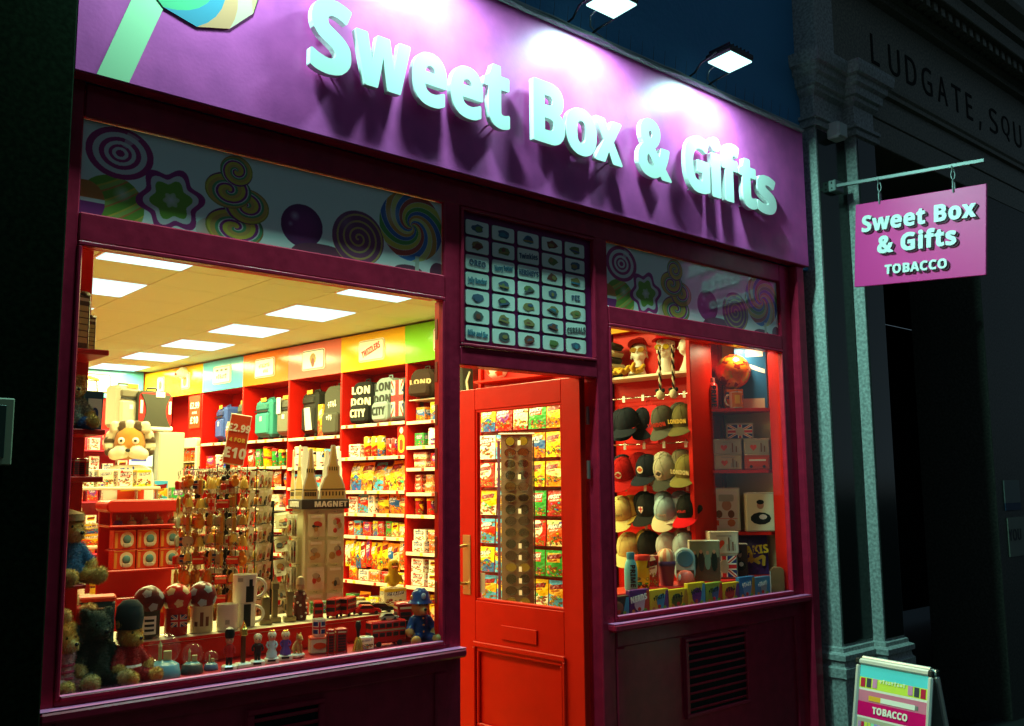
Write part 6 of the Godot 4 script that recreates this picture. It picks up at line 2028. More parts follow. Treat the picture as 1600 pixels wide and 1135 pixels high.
func keyring_spinner():
	var o := thing("keyring_spinner", "black wire spinner rack hung with keyrings in tiers", "display rack", Vector3(2.33, -0.2, -1.45))
	var wire := mat("black_wire", lin(0.015, 0.015, 0.015), 0.4, 0.5)
	part(o, "pole", G.new().cyl(Vector3(0, 0, 0), Vector3(0, 1.84, 0), 0.014), wire)
	part(o, "foot", G.new().cyl(Vector3(0, 0, 0), Vector3(0, 0.03, 0), 0.24, 0.22, 20), wire)
	var hw := 0.165
	var names := ["gold bell", "red bus", "white flag", "silver disc", "guard", "amber bear", "gold tower", "blue flag"]
	var r := RandomNumberGenerator.new()
	r.seed = 51
	var cm := vc("charm_enamel", 0.28, 0.25)
	var faces := [deg_to_rad(-44), deg_to_rad(46)]
	for f in 4:
		var a := deg_to_rad(-44 + 90 * f)
		var b := Basis(Vector3.UP, a)
		var g := G.new().at(Transform3D(b, Vector3.ZERO))
		for s in [-1.0, 0.0, 1.0]:
			g.cyl(Vector3(s * hw, 0.85, hw), Vector3(s * hw, 1.82, hw), 0.0028, -1, 6)
		for k in 10:
			g.cyl(Vector3(-hw, 0.90 + k * 0.1, hw), Vector3(hw, 0.90 + k * 0.1, hw), 0.0018, -1, 5)
		part(o, "wire_panel", g, wire)
		if f > 1:
			for k in 10:
				for i in 8:
					var fc := solo("keyring", charm([0, 6, 3, 2, 5, 1][r.randi() % 6]), cm, "keyring hung on the %s far face, %s from its edge, %s tier up" % [["left", "right"][f - 2], ORD[i], ORD[k]], "keyring", Vector3(2.33, -0.2, -1.45) + b * Vector3(-0.15 + i * 0.043, 0.897 + k * 0.1, hw + 0.03 + 0.02 * (i % 2)), a, "keyrings on the keyring spinner")
					fc.scale = Vector3.ONE * 1.5
			continue
		for k in 10:
			for i in 17 if f == 0 else 4:
				var x := (-0.165 + i * 0.0206) if f == 0 else (-0.12 + i * 0.08)
				var out := hw + 0.02 + 0.025 * (i % 3)
				var at := Vector3(2.33, -0.2, -1.45) + b * Vector3(x, 0.90 + k * 0.1 - 0.003, out)
				if f == 0:
					var c: int = [0, 6, 3, 5, 0, 2, 6, 0, 4, 7, 1, 6][r.randi() % 12]
					var q := solo("keyring", charm(c), cm, "%s keyring, %s from left on the %s tier up of the keyring spinner" % [names[c], ORD[i], ORD[k]], "keyring", at, a + r.randf_range(-0.5, 0.5), "keyrings on the keyring spinner")
					q.scale = Vector3.ONE * r.randf_range(1.15, 1.55)
				else:
					var kk := (k * 4 + i) % 9
					var q := solo("keyring_card", card_pack(kk), vc("card_stock", 0.5), "carded keyring, %s from left on the right spinner face, %s tier up" % [ORD[i], ORD[k]], "carded keyring", at, a, "carded keyrings on the keyring spinner")
					q.rotation.x = 0.12
		for k in 10:
			for i in 17 if f == 0 else 4:
				pass
	var hk := G.new()
	for f in 2:
		var b := Basis(Vector3.UP, faces[f])
		hk.at(Transform3D(b, Vector3.ZERO))
		for k in 10:
			for i in 17 if f == 0 else 4:
				var x := (-0.165 + i * 0.0206) if f == 0 else (-0.12 + i * 0.08)
				hk.tube([Vector3(x, 0.90 + k * 0.1, hw), Vector3(x, 0.90 + k * 0.1, hw + 0.075), Vector3(x, 0.906 + k * 0.1, hw + 0.08)], 0.0016, 4)
	var h := part(o, "hooks", hk, wire)
	h.set_meta("kind", "stuff")
	# a second column of white card packs standing just behind on the right
	var o2 := thing("card_spinner", "slim black stand of tilted white keyring cards right of the keyring spinner", "display rack", Vector3(2.66, -0.2, -1.55), -0.55)
	part(o2, "pole", G.new().cyl(Vector3.ZERO, Vector3(0, 1.62, 0), 0.012), wire)
	part(o2, "foot", G.new().cyl(Vector3.ZERO, Vector3(0, 0.025, 0), 0.16, 0.15, 16), wire)
	for k in 6:
		part(o2, "arm", G.new().cyl(Vector3(-0.09, 0.88 + k * 0.135, 0.02), Vector3(0.09, 0.88 + k * 0.135, 0.02), 0.004, -1, 6), wire)
		for i in 2:
			var q := solo("keyring_card", card_pack(k * 2 + i), vc("card_stock", 0.5), "tilted white card, %s, %s tier up of the slim stand" % [["left", "right"][i], ORD[k]], "carded keyring", Vector3(2.66, -0.2, -1.55) + Basis(Vector3.UP, -0.55) * Vector3(-0.055 + i * 0.11, 0.885 + k * 0.135, 0.035), -0.55)
			q.basis = Basis(Vector3.UP, -0.55) * Basis(Vector3.RIGHT, -0.55) * Basis(Vector3.BACK, 0.15)
	# price board clipped on top
	var pb := thing("price_board", "leaning red price board above the keyring spinner", "sign", Vector3(2.31, 1.62, -1.40), -0.4)
	pb.basis = Basis(Vector3.UP, -0.4) * Basis(Vector3.BACK, -0.15)
	part(pb, "frame", G.new().box(Vector3(0.02, 0.15, 0), Vector3(0.115, 0.285, 0.010), 0.002), white_print())
	part(pb, "face", G.new().box(Vector3(0.02, 0.15, 0.006), Vector3(0.105, 0.272, 0.003)), mat("price_red", lin(0.58, 0.06, 0.015), 0.5))
	text_on(pb, "£2.99", 0.040, Vector3(0.02, 0.215, 0.0085), white_ink(), 0, 0.85, 0, heavy)
	text_on(pb, "4 FOR", 0.022, Vector3(0.02, 0.148, 0.0085), mat("price_gold", lin(0.75, 0.55, 0.1), 0.4), 0, 1.0, 0, heavy)
	text_on(pb, "£10", 0.055, Vector3(0.02, 0.075, 0.0085), white_ink(), 0, 0.95, 0, heavy)

func magnet_spinner():
	var p := Vector3(2.88, -0.2, -1.40)
	var turn := -0.22
	var o := thing("magnet_spinner", "cream card spinner for magnets with a crown of paper clock towers", "display rack", p, turn)
	var cr := mat("spinner_cream", lin(0.66, 0.58, 0.36), 0.5)
	part(o, "core", G.new().box(Vector3(0, 0.95, 0), Vector3(0.245, 1.26, 0.245), 0.01), cr)
	part(o, "foot", G.new().cyl(Vector3.ZERO, Vector3(0, 0.33, 0), 0.16, 0.12, 18), cr)
	part(o, "header", G.new().box(Vector3(0, 1.60, 0), Vector3(0.285, 0.055, 0.285), 0.003), mat("header_dark", lin(0.05, 0.04, 0.035), 0.5))
	text_on(o, "MAGNET", 0.03, Vector3(0.03, 1.60, 0.1445), white_print(), 0, 1.1, 0, heavy)
	text_on(o, "LONDON", 0.03, Vector3(-0.1445, 1.60, 0), white_print(), -PI / 2, 1.0, 0, heavy)
	var stone_c := mat("paper_stone", lin(0.60, 0.45, 0.15), 0.55)
	var win := mat("paper_window", lin(0.06, 0.04, 0.015), 0.6)
	for f in 4:
		var q := Transform3D(Basis(Vector3.UP, f * PI / 2), Vector3.ZERO)
		for t in [[0.045, 1.0], [-0.09, 0.93]] if f != 1 else [[0.0, 0.9]]:
			var x: float = t[0]
			var k: float = t[1]
			var pl := PackedVector2Array([Vector2(-0.085, 0), Vector2(0.085, 0), Vector2(0.08, 0.05), Vector2(0.072, 0.085), Vector2(0.05, 0.13), Vector2(0.036, 0.15), Vector2(0.036, 0.20), Vector2(0.024, 0.215), Vector2(0.006, 0.33), Vector2(-0.006, 0.33), Vector2(-0.024, 0.215), Vector2(-0.036, 0.20), Vector2(-0.036, 0.15), Vector2(-0.05, 0.13), Vector2(-0.072, 0.085), Vector2(-0.08, 0.05)])
			if x < 0:
				for i in pl.size():
					pl[i].x *= 0.55
			var white := PackedVector2Array()
			for i in pl.size():
				pl[i] = pl[i] * Vector2(0.86, k * 0.92) + Vector2(x, 1.63)
			for g in Geometry2D.offset_polygon(pl, 0.009):
				white = g
				break
			var tw := part(o, "tower_card", G.new().at(q).slab(white, 0.128, 0.131), white_print())
			part(tw, "tower_print", G.new().at(q).slab(pl, 0.131, 0.1325), stone_c)
			for i in 7:
				part(tw, "window_print", G.new().at(q).box(Vector3(x + (-0.06 + 0.02 * i) * (1.0 if x >= 0 else 0.5), 1.63 + 0.03 * k, 0.1328), Vector3(0.008, 0.024, 0.001)), win)
			for i in 4:
				part(tw, "window_print", G.new().at(q).box(Vector3(x + (-0.021 + 0.014 * i), 1.63 + 0.175 * k, 0.1328), Vector3(0.006, 0.022, 0.001)), win)
			part(tw, "ledge_print", G.new().at(q).box(Vector3(x, 1.63 + 0.055 * k, 0.1328), Vector3(0.15 if x >= 0 else 0.08, 0.006, 0.001)), win)
	var hooks := G.new()
	for f in [0, 3]:
		var b := Basis(Vector3.UP, turn + f * PI / 2)
		for k in 6:
			for i in 2:
				var at := p + b * Vector3(-0.058 + i * 0.116, 1.555 - k * 0.150, 0.145)
				hooks.at(Transform3D(Basis(Vector3.UP, f * PI / 2), Vector3.ZERO)).tube([Vector3(-0.058 + i * 0.116, 1.555 - k * 0.150, 0.12), Vector3(-0.058 + i * 0.116, 1.555 - k * 0.150, 0.18), Vector3(-0.058 + i * 0.116, 1.562 - k * 0.150, 0.185)], 0.002, 4)
				var fc := "front" if f == 0 else "left"
				for s in 1 if f == 0 else 3:
					var q := solo("magnet_card", card_pack(k * 2 + i + s), vc("card_stock", 0.5), "%s magnet card%s on the %s face of the magnet spinner, %s row" % [["left", "right"][i], "" if f == 0 else [" at the back", " in the middle", " in front"][s], fc, ORD[k]], "magnet card", at + b * Vector3(0, 0, 0.012 + s * 0.014), turn + f * PI / 2 + (0.06 * sin(k * 2.0 + i * 3.0)), "" if f == 0 else "magnet cards on the left face, row %s %d" % [ORD[k], i])
					q.scale = Vector3(1.12, 1.2, 1.0)
	var h := part(o, "hooks", hooks, mat("rail_chrome", lin(0.6, 0.6, 0.55), 0.25, 0.9))
	h.set_meta("kind", "stuff")

func globe_stand():
	var o := thing("globe_stand", "red display stand with a rounded top for boxed snow globes", "display stand", Vector3(2.05, -0.2, -1.95), -0.1)
	var rd := mat("stand_red", lin(0.58, 0.025, 0.015), 0.3)
	part(o, "column", G.new().box(Vector3(0, 0.50, -0.02), Vector3(0.42, 1.0, 0.24), 0.01), rd)
	part(o, "shelf", G.new().box(Vector3(0, 1.245, 0), Vector3(0.43, 0.014, 0.30), 0.004), rd)
	part(o, "shelf", G.new().box(Vector3(0, 1.49, 0), Vector3(0.43, 0.012, 0.30), 0.004), rd)
	part(o, "back", G.new().box(Vector3(0, 1.30, -0.13), Vector3(0.42, 0.60, 0.02), 0.004), rd)
	part(o, "rounded_top", G.new().slab(rrect(0.46, 0.07, 0.034, 0, 1.60), -0.15, 0.14, 0.008), rd)
	for s in [-1, 1]:
		part(o, "top_post", G.new().cyl(Vector3(s * 0.20, 1.49, 0.12), Vector3(s * 0.20, 1.57, 0.12), 0.006), rd)
	var bm := mat("box_red", lin(0.60, 0.05, 0.012), 0.35)
	var dk := mat("box_gold", lin(0.65, 0.28, 0.05), 0.4)
	for lv in 3:
		for k in 3:
			if lv == 2 and k == 0:
				continue
			var y: float = [1.15, 1.042, 0.868][lv]
			var x := -0.125 + k * 0.125
			if lv == 0:
				y = 1.163
			elif lv == 1:
				y = 1.052
			else:
				y = 0.80
			var b := thing("globe_box", "red boxed snow globe with arched window, %s in the %s row of the red stand" % [["left", "middle", "right"][k], ["upper", "lower", "bottom"][lv]], "boxed snow globe", Vector3(2.05, 0, -1.95) + Basis(Vector3.UP, -0.1) * Vector3(x, y, 0.08 if lv < 2 else 0.11), -0.1)
			part(b, "box", G.new().box(Vector3(0, 0.053, 0), Vector3(0.119, 0.106, 0.10), 0.002), bm)
			part(b, "window_back", G.new().slab(rrect(0.070, 0.088, 0.034, 0.012, 0.052), 0.05, 0.0515), mat("box_window", lin(0.70, 0.62, 0.42), 0.5))
			part(b, "little_globe", G.new().ball(Vector3(0.012, 0.055, 0.052), Vector3(0.022, 0.024, 0.006), 12, 8), mat("globe_ice", lin(0.10, 0.25, 0.28), 0.3))
			part(b, "little_base", G.new().box(Vector3(0.012, 0.024, 0.053), Vector3(0.042, 0.02, 0.005), 0.002), mat("case_pale", lin(0.5, 0.48, 0.4), 0.5))
			part(b, "gold_line", G.new().box(Vector3(0, 0.101, 0.0508), Vector3(0.112, 0.004, 0.001)), dk)
			part(b, "gold_line", G.new().box(Vector3(-0.045, 0.05, 0.0508), Vector3(0.014, 0.085, 0.001)), dk)
			flag(b, Vector3(-0.0605, 0.053, 0), 0.08, 0.09).basis = Basis(Vector3.UP, -PI / 2)
	# the shelf boards that the boxes stand on
	for y in [1.358, 1.247, 0.995]:
		part(o, "box_ledge", G.new().box(Vector3(0, y, 0.07), Vector3(0.40, 0.006, 0.12), 0.001), rd)
	for k in 5:
		snow_globe("little snow globe, %s in the row under the rounded red top" % ORD[k], Vector3(2.05, 0, -1.95) + Basis(Vector3.UP, -0.1) * Vector3(-0.15 + k * 0.075, 1.297, 0.06), 0.025, lin(0.35, 0.33, 0.22) if k > 0 else lin(0.1, 0.04, 0.3))
	good("carton", 0.16, 0.10, 0.1, 16, "purple and red gift box at the bottom left of the red stand", Vector3(1.96, 0.80, -1.86), -0.1)

func sunglasses_stand():
	var o := thing("sunglasses_stand", "tall sunglasses display stand seen through the door glass", "display stand", Vector3(4.66, -0.2, -1.62), deg_to_rad(-42))
	var bd := mat("stand_mirror", lin(0.16, 0.10, 0.066), 0.35)
	part(o, "panel", G.new().box(Vector3(0.0, 1.42, 0), Vector3(0.235, 1.30, 0.02), 0.004), bd)
	part(o, "side_panel", G.new().box(Vector3(-0.135, 1.40, -0.04), Vector3(0.02, 1.25, 0.10), 0.003), mat("stand_purple", lin(0.12, 0.03, 0.10), 0.4))
	part(o, "side_panel", G.new().box(Vector3(0.125, 1.40, -0.03), Vector3(0.01, 1.25, 0.08), 0.003), dark_ink())
	part(o, "foot", G.new().box(Vector3(0, 0.40, -0.03), Vector3(0.28, 0.80, 0.2), 0.01), mat("stand_purple"))
	part(o, "cap_strip", G.new().box(Vector3(0, 2.075, 0), Vector3(0.27, 0.012, 0.06), 0.003), white_print())
	var tones := [["gold mirrored", lin(0.16, 0.11, 0.008)], ["brown", lin(0.012, 0.005, 0.003)], ["rose brown", lin(0.020, 0.007, 0.005)], ["amber round", lin(0.05, 0.015, 0.003)], ["dark brown", lin(0.006, 0.004, 0.003)]]
	for k in 15:
		var t: Array = tones[(k * 3 + k / 4) % 5]
		var y := 2.02 - k * 0.083
		var s := thing("sunglasses", "%s sunglasses, %s from the top of the sunglasses stand" % [t[0], ORD[k]], "sunglasses", Vector3(4.66, -0.2, -1.62) + Basis(Vector3.UP, deg_to_rad(-42)) * Vector3(0.0, y, 0.035), deg_to_rad(-42) - 0.25)
		var lm := mat("sun_lens_%d" % ((k * 3 + k / 4) % 5), t[1], 0.22)
		var fm := mat("sun_frame_%d" % (k % 3), [lin(0.006, 0.005, 0.005), lin(0.02, 0.007, 0.004), lin(0.10, 0.05, 0.012)][k % 3], 0.25)
		for e in [-1, 1]:
			var rx := 0.042 if k % 3 else 0.036
			var ry := 0.031 if k % 2 else 0.034
			part(s, "lens", G.new().slab(oval(rx, ry, e * 0.050, 0, 14), -0.001, 0.002), lm)
			var rim := []
			for i in 14:
				rim.append(Vector3(e * 0.050 + rx * cos(TAU * i / 14), ry * sin(TAU * i / 14), 0.001))
			part(s, "rim", G.new().tube(rim, 0.0028, 5, true), fm)
			part(s, "temple", G.new().tube([Vector3(e * 0.093, 0.008, 0), Vector3(e * 0.096, 0.006, -0.03)], 0.0025, 5), fm)
		part(s, "bridge", G.new().tube([Vector3(-0.008, 0.006, 0.001), Vector3(0, 0.010, 0.003), Vector3(0.008, 0.006, 0.001)], 0.0026, 5), fm)
		if k % 3 == 0 or k > 8:
			part(s, "price_tag", G.new().box(Vector3(0.02, -0.012, 0.006), Vector3(0.022, 0.036, 0.001)), white_print())

func candy_bag_wall():
	# bags pegged on the right wall between the front bay and the caps, seen through the door glass
	var o := thing("bag_peg_wall", "red pegboard hung with sweet bags on the right wall behind the door", "pegboard", wp(-1.28, 1.3, -0.04), WT)
	part(o, "board", G.new().box(Vector3(0, 0, 0), Vector3(1.36, 2.6, 0.02), 0.003), mat("room_red_wall"))
	var rail := mat("rail_dark", lin(0.15, 0.05, 0.03), 0.4, 0.5)
	var prints := [[5, 11, 23, 24, 2, 15, 9], [9, 27, 2, 12, 10, 1, 5], [1, 13, 0, 10, 22, 8, 18], [20, 7, 10, 24, 16, 25, 0], [17, 7, 27, 1, 8, 12, 2], [5, 27, 25, 24, 14, 5, 15], [7, 27, 17, 20, 7, 2, 9], [1, 11, 23, 16, 2, 12, 22]]
	for k in 8:
		var y := 1.985 - k * 0.232
		part(o, "peg_rail", G.new().box(Vector3(0, y + 0.18 - 1.3, 0.03), Vector3(1.34, 0.012, 0.012), 0.002), rail)
		for i in 7:
			var p: int = prints[k][i]
			var b := good("bag", 0.168 + 0.01 * ((i + k) % 2), 0.20, 0.055, p, "%s sweet bag, %s from left in the %s row of the pegboard" % [TONE[p % 10], ORD[i], ORD[k]], wp(-0.70 - i * 0.186, y - 0.035, 0.03 + 0.012 * ((i * 3 + k) % 3)), WT + 0.07 * sin(i * 2.3 + k), "", -0.06)
			b.set_meta("category", "sweet bag")
	var tb := thing("football_on_top", "red and white football on top of the pegboard near the door head", "football", wp(-0.78, 2.50, -0.02), WT)
	football(tb, Vector3(0, 0, 0), 0.11, white_print(), mat("panel_red"))
	var sh := thing("top_shelf_board", "red shelf over the pegboard carrying a football", "shelf", wp(-1.0, 2.375, -0.02), WT)
	part(sh, "board", G.new().box(Vector3.ZERO, Vector3(0.8, 0.02, 0.24), 0.003), red_paint())

# ---------------------------------------------------------------- goods in the left display window
func left_window_goods():
	var rp := red_paint()
	var dk := thing("window_deck", "dark red stepped display deck inside the left window", "display deck", Vector3.ZERO)
	var dr := mat("deck_red", lin(0.34, 0.010, 0.018), 0.35)
	bar(dk, "deck", 1.05, 2.84, 0.70, 0.76, -0.42, -0.101, dr, 0.004)
	bar(dk, "deck_nose", 1.055, 2.745, 0.735, 0.7595, -0.10, -0.034, dr, 0.004)
	bar(dk, "step_riser", 1.05, 2.84, 0.76, 0.855, -0.43, -0.405, rp, 0.003)
	bar(dk, "step", 1.05, 2.84, 0.855, 0.87, -0.80, -0.40, mat("shelf_white", lin(0.80, 0.74, 0.55), 0.45), 0.003)
	bar(dk, "step_front", 1.05, 2.84, 0.858, 0.872, -0.401, -0.396, rp, 0.001)
	bar(dk, "deck_back", 1.05, 2.84, -0.2, 0.855, -0.82, -0.80, rp, 0.003)
	# corner shelves at the left
	var tw := thing("corner_shelves", "red corner shelves at the left end of the left window", "shelving", Vector3.ZERO)
	bar(tw, "back_panel", 1.0, 1.215, 0.875, 2.75, -0.36, -0.34, rp, 0.003)
	bar(tw, "side_panel", 1.0, 1.02, 0.765, 2.75, -0.34, -0.112, rp, 0.003)
	for y in [2.02, 1.72, 1.545]:
		bar(tw, "shelf", 1.021, 1.20, y - 0.02, y, -0.335, -0.06, rp, 0.003)
	phone_box("bronze_lantern", "taller bronze lantern on the top corner shelf", Vector3(1.115, 2.021, -0.16), 0.3, 0.055, 0.235)
	phone_box("bronze_lantern", "shorter bronze lantern behind the taller one on the corner shelf", Vector3(1.172, 2.021, -0.24), 0.3, 0.045, 0.16)
	teddy("plush_bear", "small tan bear in a grey jumper on the middle corner shelf", "soft toy", Vector3(1.095, 1.721, -0.13), 0.1, 0.21, [lin(0.55, 0.30, 0.06), lin(0.62, 0.42, 0.16), lin(0.34, 0.31, 0.24), lin(0.55, 0.30, 0.06), lin(0.05, 0.12, 0.3)])
	var gb := thing("gift_bag", "blue gift bag with a white printed panel on the middle corner shelf", "gift bag", Vector3(1.165, 1.721, -0.17), 0.2)
	part(gb, "bag", G.new().slab(PackedVector2Array([Vector2(-0.045, 0), Vector2(0.045, 0), Vector2(0.05, 0.15), Vector2(-0.05, 0.15)]), -0.03, 0.03, 0.004), mat("bag_blue", lin(0.02, 0.07, 0.13), 0.5))
	part(gb, "print_panel", G.new().box(Vector3(0.012, 0.07, 0.0315), Vector3(0.055, 0.10, 0.002)), white_print())
	part(gb, "print_figure", G.new().slab(oval(0.014, 0.026, 0.012, 0.06), 0.0325, 0.0345), mat("flag_blue", lin(0.015, 0.03, 0.16), 0.5))
	part(gb, "cord", G.new().tube([Vector3(-0.025, 0.15, 0.02), Vector3(-0.02, 0.19, 0.02), Vector3(0.02, 0.19, 0.02), Vector3(0.025, 0.15, 0.02)], 0.003, 5), white_print())
	for k in 3:
		phone_box("toy_phone_box", "tiny glossy red phone box, %s on the low corner shelf" % ["left one", "middle one", "right one"][k], Vector3(1.075 + k * 0.042, 1.546, -0.12 - 0.02 * k), 0.2 + k * 0.3, 0.028, 0.07)
	# soft toys down the left side
	var perch := bar(tw, "toy_perch", 1.021, 1.17, 1.135, 1.15, -0.33, -0.10, rp, 0.003)
	perch.name = "perch"
	teddy("plush_bear", "tan bear with a blue collar sitting on the lower perch", "soft toy", Vector3(1.12, 1.151, -0.17), 0.35, 0.27, [lin(0.52, 0.28, 0.05), lin(0.60, 0.42, 0.15), lin(0.04, 0.14, 0.30), lin(0.55, 0.33, 0.08), lin(0.52, 0.28, 0.05)], "cap")
	var dogc := [lin(0.50, 0.32, 0.12), lin(0.66, 0.54, 0.30), lin(0.48, 0.03, 0.03), lin(0.55, 0.4, 0.18)]
	var bx := thing("red_gift_cube", "tall red gift box that the spaniel toy sits on", "gift box", Vector3(1.135, 0.872, -0.47), 0.1)
	part(bx, "box", G.new().box(Vector3(0, 0.045, 0), Vector3(0.16, 0.09, 0.13), 0.004), mat("box_red", lin(0.60, 0.05, 0.012), 0.35))
	part(bx, "lid", G.new().box(Vector3(0, 0.095, 0), Vector3(0.166, 0.014, 0.136), 0.003), mat("box_gold", lin(0.65, 0.28, 0.05), 0.4))
	teddy("plush_dog", "big tan plush dog in a red jumper at the left edge", "soft toy", Vector3(1.125, 0.975, -0.42), 0.65, 0.34, dogc)
	teddy("plush_bear", "tan teddy in a pink striped jumper at the left corner of the window", "soft toy", Vector3(1.115, 0.761, -0.165), 0.45, 0.255, [lin(0.52, 0.28, 0.05), lin(0.62, 0.46, 0.18), lin(0.58, 0.28, 0.30), lin(0.55, 0.38, 0.10)], "stripes")
	teddy("plush_bear", "dark green black plush bear with tan paws beside the striped teddy", "soft toy", Vector3(1.245, 0.761, -0.20), 0.15, 0.30, [lin(0.022, 0.024, 0.014), lin(0.03, 0.03, 0.018), lin(0.022, 0.024, 0.014), lin(0.50, 0.34, 0.12), lin(0.022, 0.024, 0.014)])
	teddy("guard_bear", "guard teddy in a red tunic and black bearskin", "soft toy", Vector3(1.365, 0.761, -0.19), 0.35, 0.245, [lin(0.52, 0.22, 0.03), lin(0.60, 0.36, 0.08), lin(0.42, 0.012, 0.015), lin(0.58, 0.34, 0.08), lin(0.34, 0.01, 0.015)], "bearskin")
	# a stack of plain red and blue gift tins stands behind the dark bear
	var gt := thing("gift_tin_stack", "blue gift tin with a white and red label behind the dark plush bear", "gift tin", Vector3(1.33, 0.872, -0.55), -0.3)
	part(gt, "tin_body", G.new().box(Vector3(0, 0.085, 0), Vector3(0.19, 0.17, 0.12), 0.01), mat("tin_blue", lin(0.012, 0.06, 0.11), 0.4))
	part(gt, "label_panel", G.new().box(Vector3(0.03, 0.085, 0.061), Vector3(0.09, 0.12, 0.002)), white_print())
	part(gt, "red_print", G.new().box(Vector3(0.03, 0.09, 0.0625), Vector3(0.055, 0.095, 0.002)), mat("panel_red"))
	part(gt, "lid", G.new().box(Vector3(0, 0.178, 0), Vector3(0.196, 0.02, 0.126), 0.006), mat("panel_red"))
	snow_globe("largest snow globe, beside the guard teddy", Vector3(1.51, 0.761, -0.20), 0.062, lin(0.10, 0.24, 0.32))
	snow_globe("middle sized snow globe right of the largest one", Vector3(1.625, 0.761, -0.20), 0.043, lin(0.05, 0.05, 0.05))
	snow_globe("smallest snow globe before the white figurines", Vector3(1.71, 0.761, -0.21), 0.028, lin(0.10, 0.13, 0.22))
	figure("guard figurine in red with a bearskin on a white base", Vector3(1.755, 0.761, -0.14), 0.155, [lin(0.4, 0.015, 0.015), lin(0.02, 0.02, 0.02), lin(0.5, 0.28, 0.15), lin(0.012, 0.012, 0.012)], "guard")
	var cl := thing("clock_tower_pen", "dark clock tower ornament with a gold top on a white base", "ornament", Vector3(1.82, 0.761, -0.15))
	part(cl, "base", G.new().box(Vector3(0, 0.011, 0), Vector3(0.062, 0.022, 0.046), 0.006), china())
	part(cl, "shaft", G.new().box(Vector3(0, 0.075, 0), Vector3(0.016, 0.11, 0.016), 0.002), mat("lantern_bronze", lin(0.10, 0.04, 0.015), 0.35, 0.3))
	part(cl, "gold_head", G.new().box(Vector3(0, 0.145, 0), Vector3(0.026, 0.03, 0.026), 0.003), mat("trophy_gold", lin(0.75, 0.5, 0.1), 0.25, 0.8))
	part(cl, "spire", G.new().to(Vector3(0, 0.16, 0)).lathe([Vector2(0.014, 0), Vector2(0, 0.032)], 4), mat("trophy_gold"))
	figure("figurine of a man in a black suit on a white base", Vector3(1.89, 0.761, -0.16), 0.135, [lin(0.015, 0.015, 0.018), lin(0.015, 0.015, 0.018), lin(0.55, 0.32, 0.18), lin(0.25, 0.2, 0.15)], "suit")
	figure("figurine of a woman in a pale blue dress on a white base", Vector3(1.965, 0.761, -0.18), 0.135, [lin(0.42, 0.52, 0.56), lin(0.42, 0.52, 0.56), lin(0.6, 0.36, 0.22), lin(0.62, 0.58, 0.5)], "gown")
	figure("figurine in a purple gown with a gold crown on a white base", Vector3(2.04, 0.761, -0.20), 0.125, [lin(0.10, 0.04, 0.22), lin(0.1, 0.04, 0.2), lin(0.6, 0.36, 0.22), lin(0.62, 0.55, 0.35)], "gown")
	var cg := thing("corgi_figurine", "little tan corgi figurine on a white base", "figurine", Vector3(2.105, 0.761, -0.21), 0.3)
	part(cg, "base", G.new().box(Vector3(0, 0.009, 0), Vector3(0.055, 0.018, 0.045), 0.006), china())
	var cp := []
	var tan := lin(0.52, 0.26, 0.06)
	for q in [[Vector3(0, 0.045, -0.01), Vector3(0, 0.065, 0.004), 0.016, 0.013], [Vector3(0, 0.082, 0.008), Vector3(0, 0.084, 0.010), 0.013, 0.013], [Vector3(0, 0.079, 0.018), Vector3(0, 0.076, 0.027), 0.007, 0.005], [Vector3(-0.008, 0.094, 0.006), Vector3(-0.012, 0.106, 0.005), 0.005, 0.002], [Vector3(0.008, 0.094, 0.006), Vector3(0.012, 0.106, 0.005), 0.005, 0.002], [Vector3(-0.008, 0.05, 0.010), Vector3(-0.008, 0.02, 0.014), 0.006, 0.005], [Vector3(0.008, 0.05, 0.010), Vector3(0.008, 0.02, 0.014), 0.006, 0.005], [Vector3(-0.013, 0.035, -0.014), Vector3(-0.013, 0.022, -0.006), 0.008, 0.006], [Vector3(0.013, 0.035, -0.014), Vector3(0.013, 0.022, -0.006), 0.008, 0.006]]:
		cp.append([q[0], q[1], q[2], q[3], tan])
	part(cg, "body", blob(cp, 0.003, 0.005), fur())
	part(cg, "nose", G.new().ball(Vector3(0, 0.077, 0.033), Vector3(0.003, 0.0025, 0.002), 6, 4), dark_ink())
	# cup on a tin, phone boxes, bus with a car on top, police bear
	var ti := thing("souvenir_tin", "flat souvenir tin with red and white print under the flag cup", "tin", Vector3(2.225, 0.761, -0.24), -0.35)
	part(ti, "tin_body", G.new().box(Vector3(0, 0.035, 0), Vector3(0.085, 0.07, 0.06), 0.006), mat("tin_cream", lin(0.55, 0.48, 0.32), 0.3))
	part(ti, "red_print", G.new().slab(oval(0.03, 0.014, 0, 0.036, 9), 0.030, 0.0315), mat("panel_red"))
	part(ti, "lid", G.new().box(Vector3(0, 0.068, 0), Vector3(0.087, 0.012, 0.062), 0.004), mat("panel_red"))
	var fc := thing("flag_cup", "small white cup with a union flag standing on the flat tin", "cup", Vector3(2.225, 0.836, -0.24), -0.4)
	mug_into(fc, 0.029, 0.075, china(), Vector3.ZERO, 1.0, false)
	wrap_print(fc, "flag_field", 0.029, 0.012, 0.064, -1.1, 1.1, mat("flag_blue", lin(0.015, 0.03, 0.16), 0.5))
	wrap_print(fc, "flag_cross", 0.0295, 0.030, 0.046, -1.1, 1.1, mat("flag_white", lin(0.72, 0.68, 0.55), 0.5))
	wrap_print(fc, "flag_cross", 0.0298, 0.012, 0.064, -0.25, 0.25, mat("flag_white"))
	wrap_print(fc, "flag_cross", 0.0303, 0.034, 0.042, -1.1, 1.1, mat("flag_red", lin(0.52, 0.015, 0.02), 0.5))
	wrap_print(fc, "flag_cross", 0.0306, 0.012, 0.064, -0.14, 0.14, mat("flag_red"))
	phone_box("toy_phone_box", "slim dark red toy phone box left of its wider twin", Vector3(2.235, 0.761, -0.155), -0.3, 0.030, 0.115)
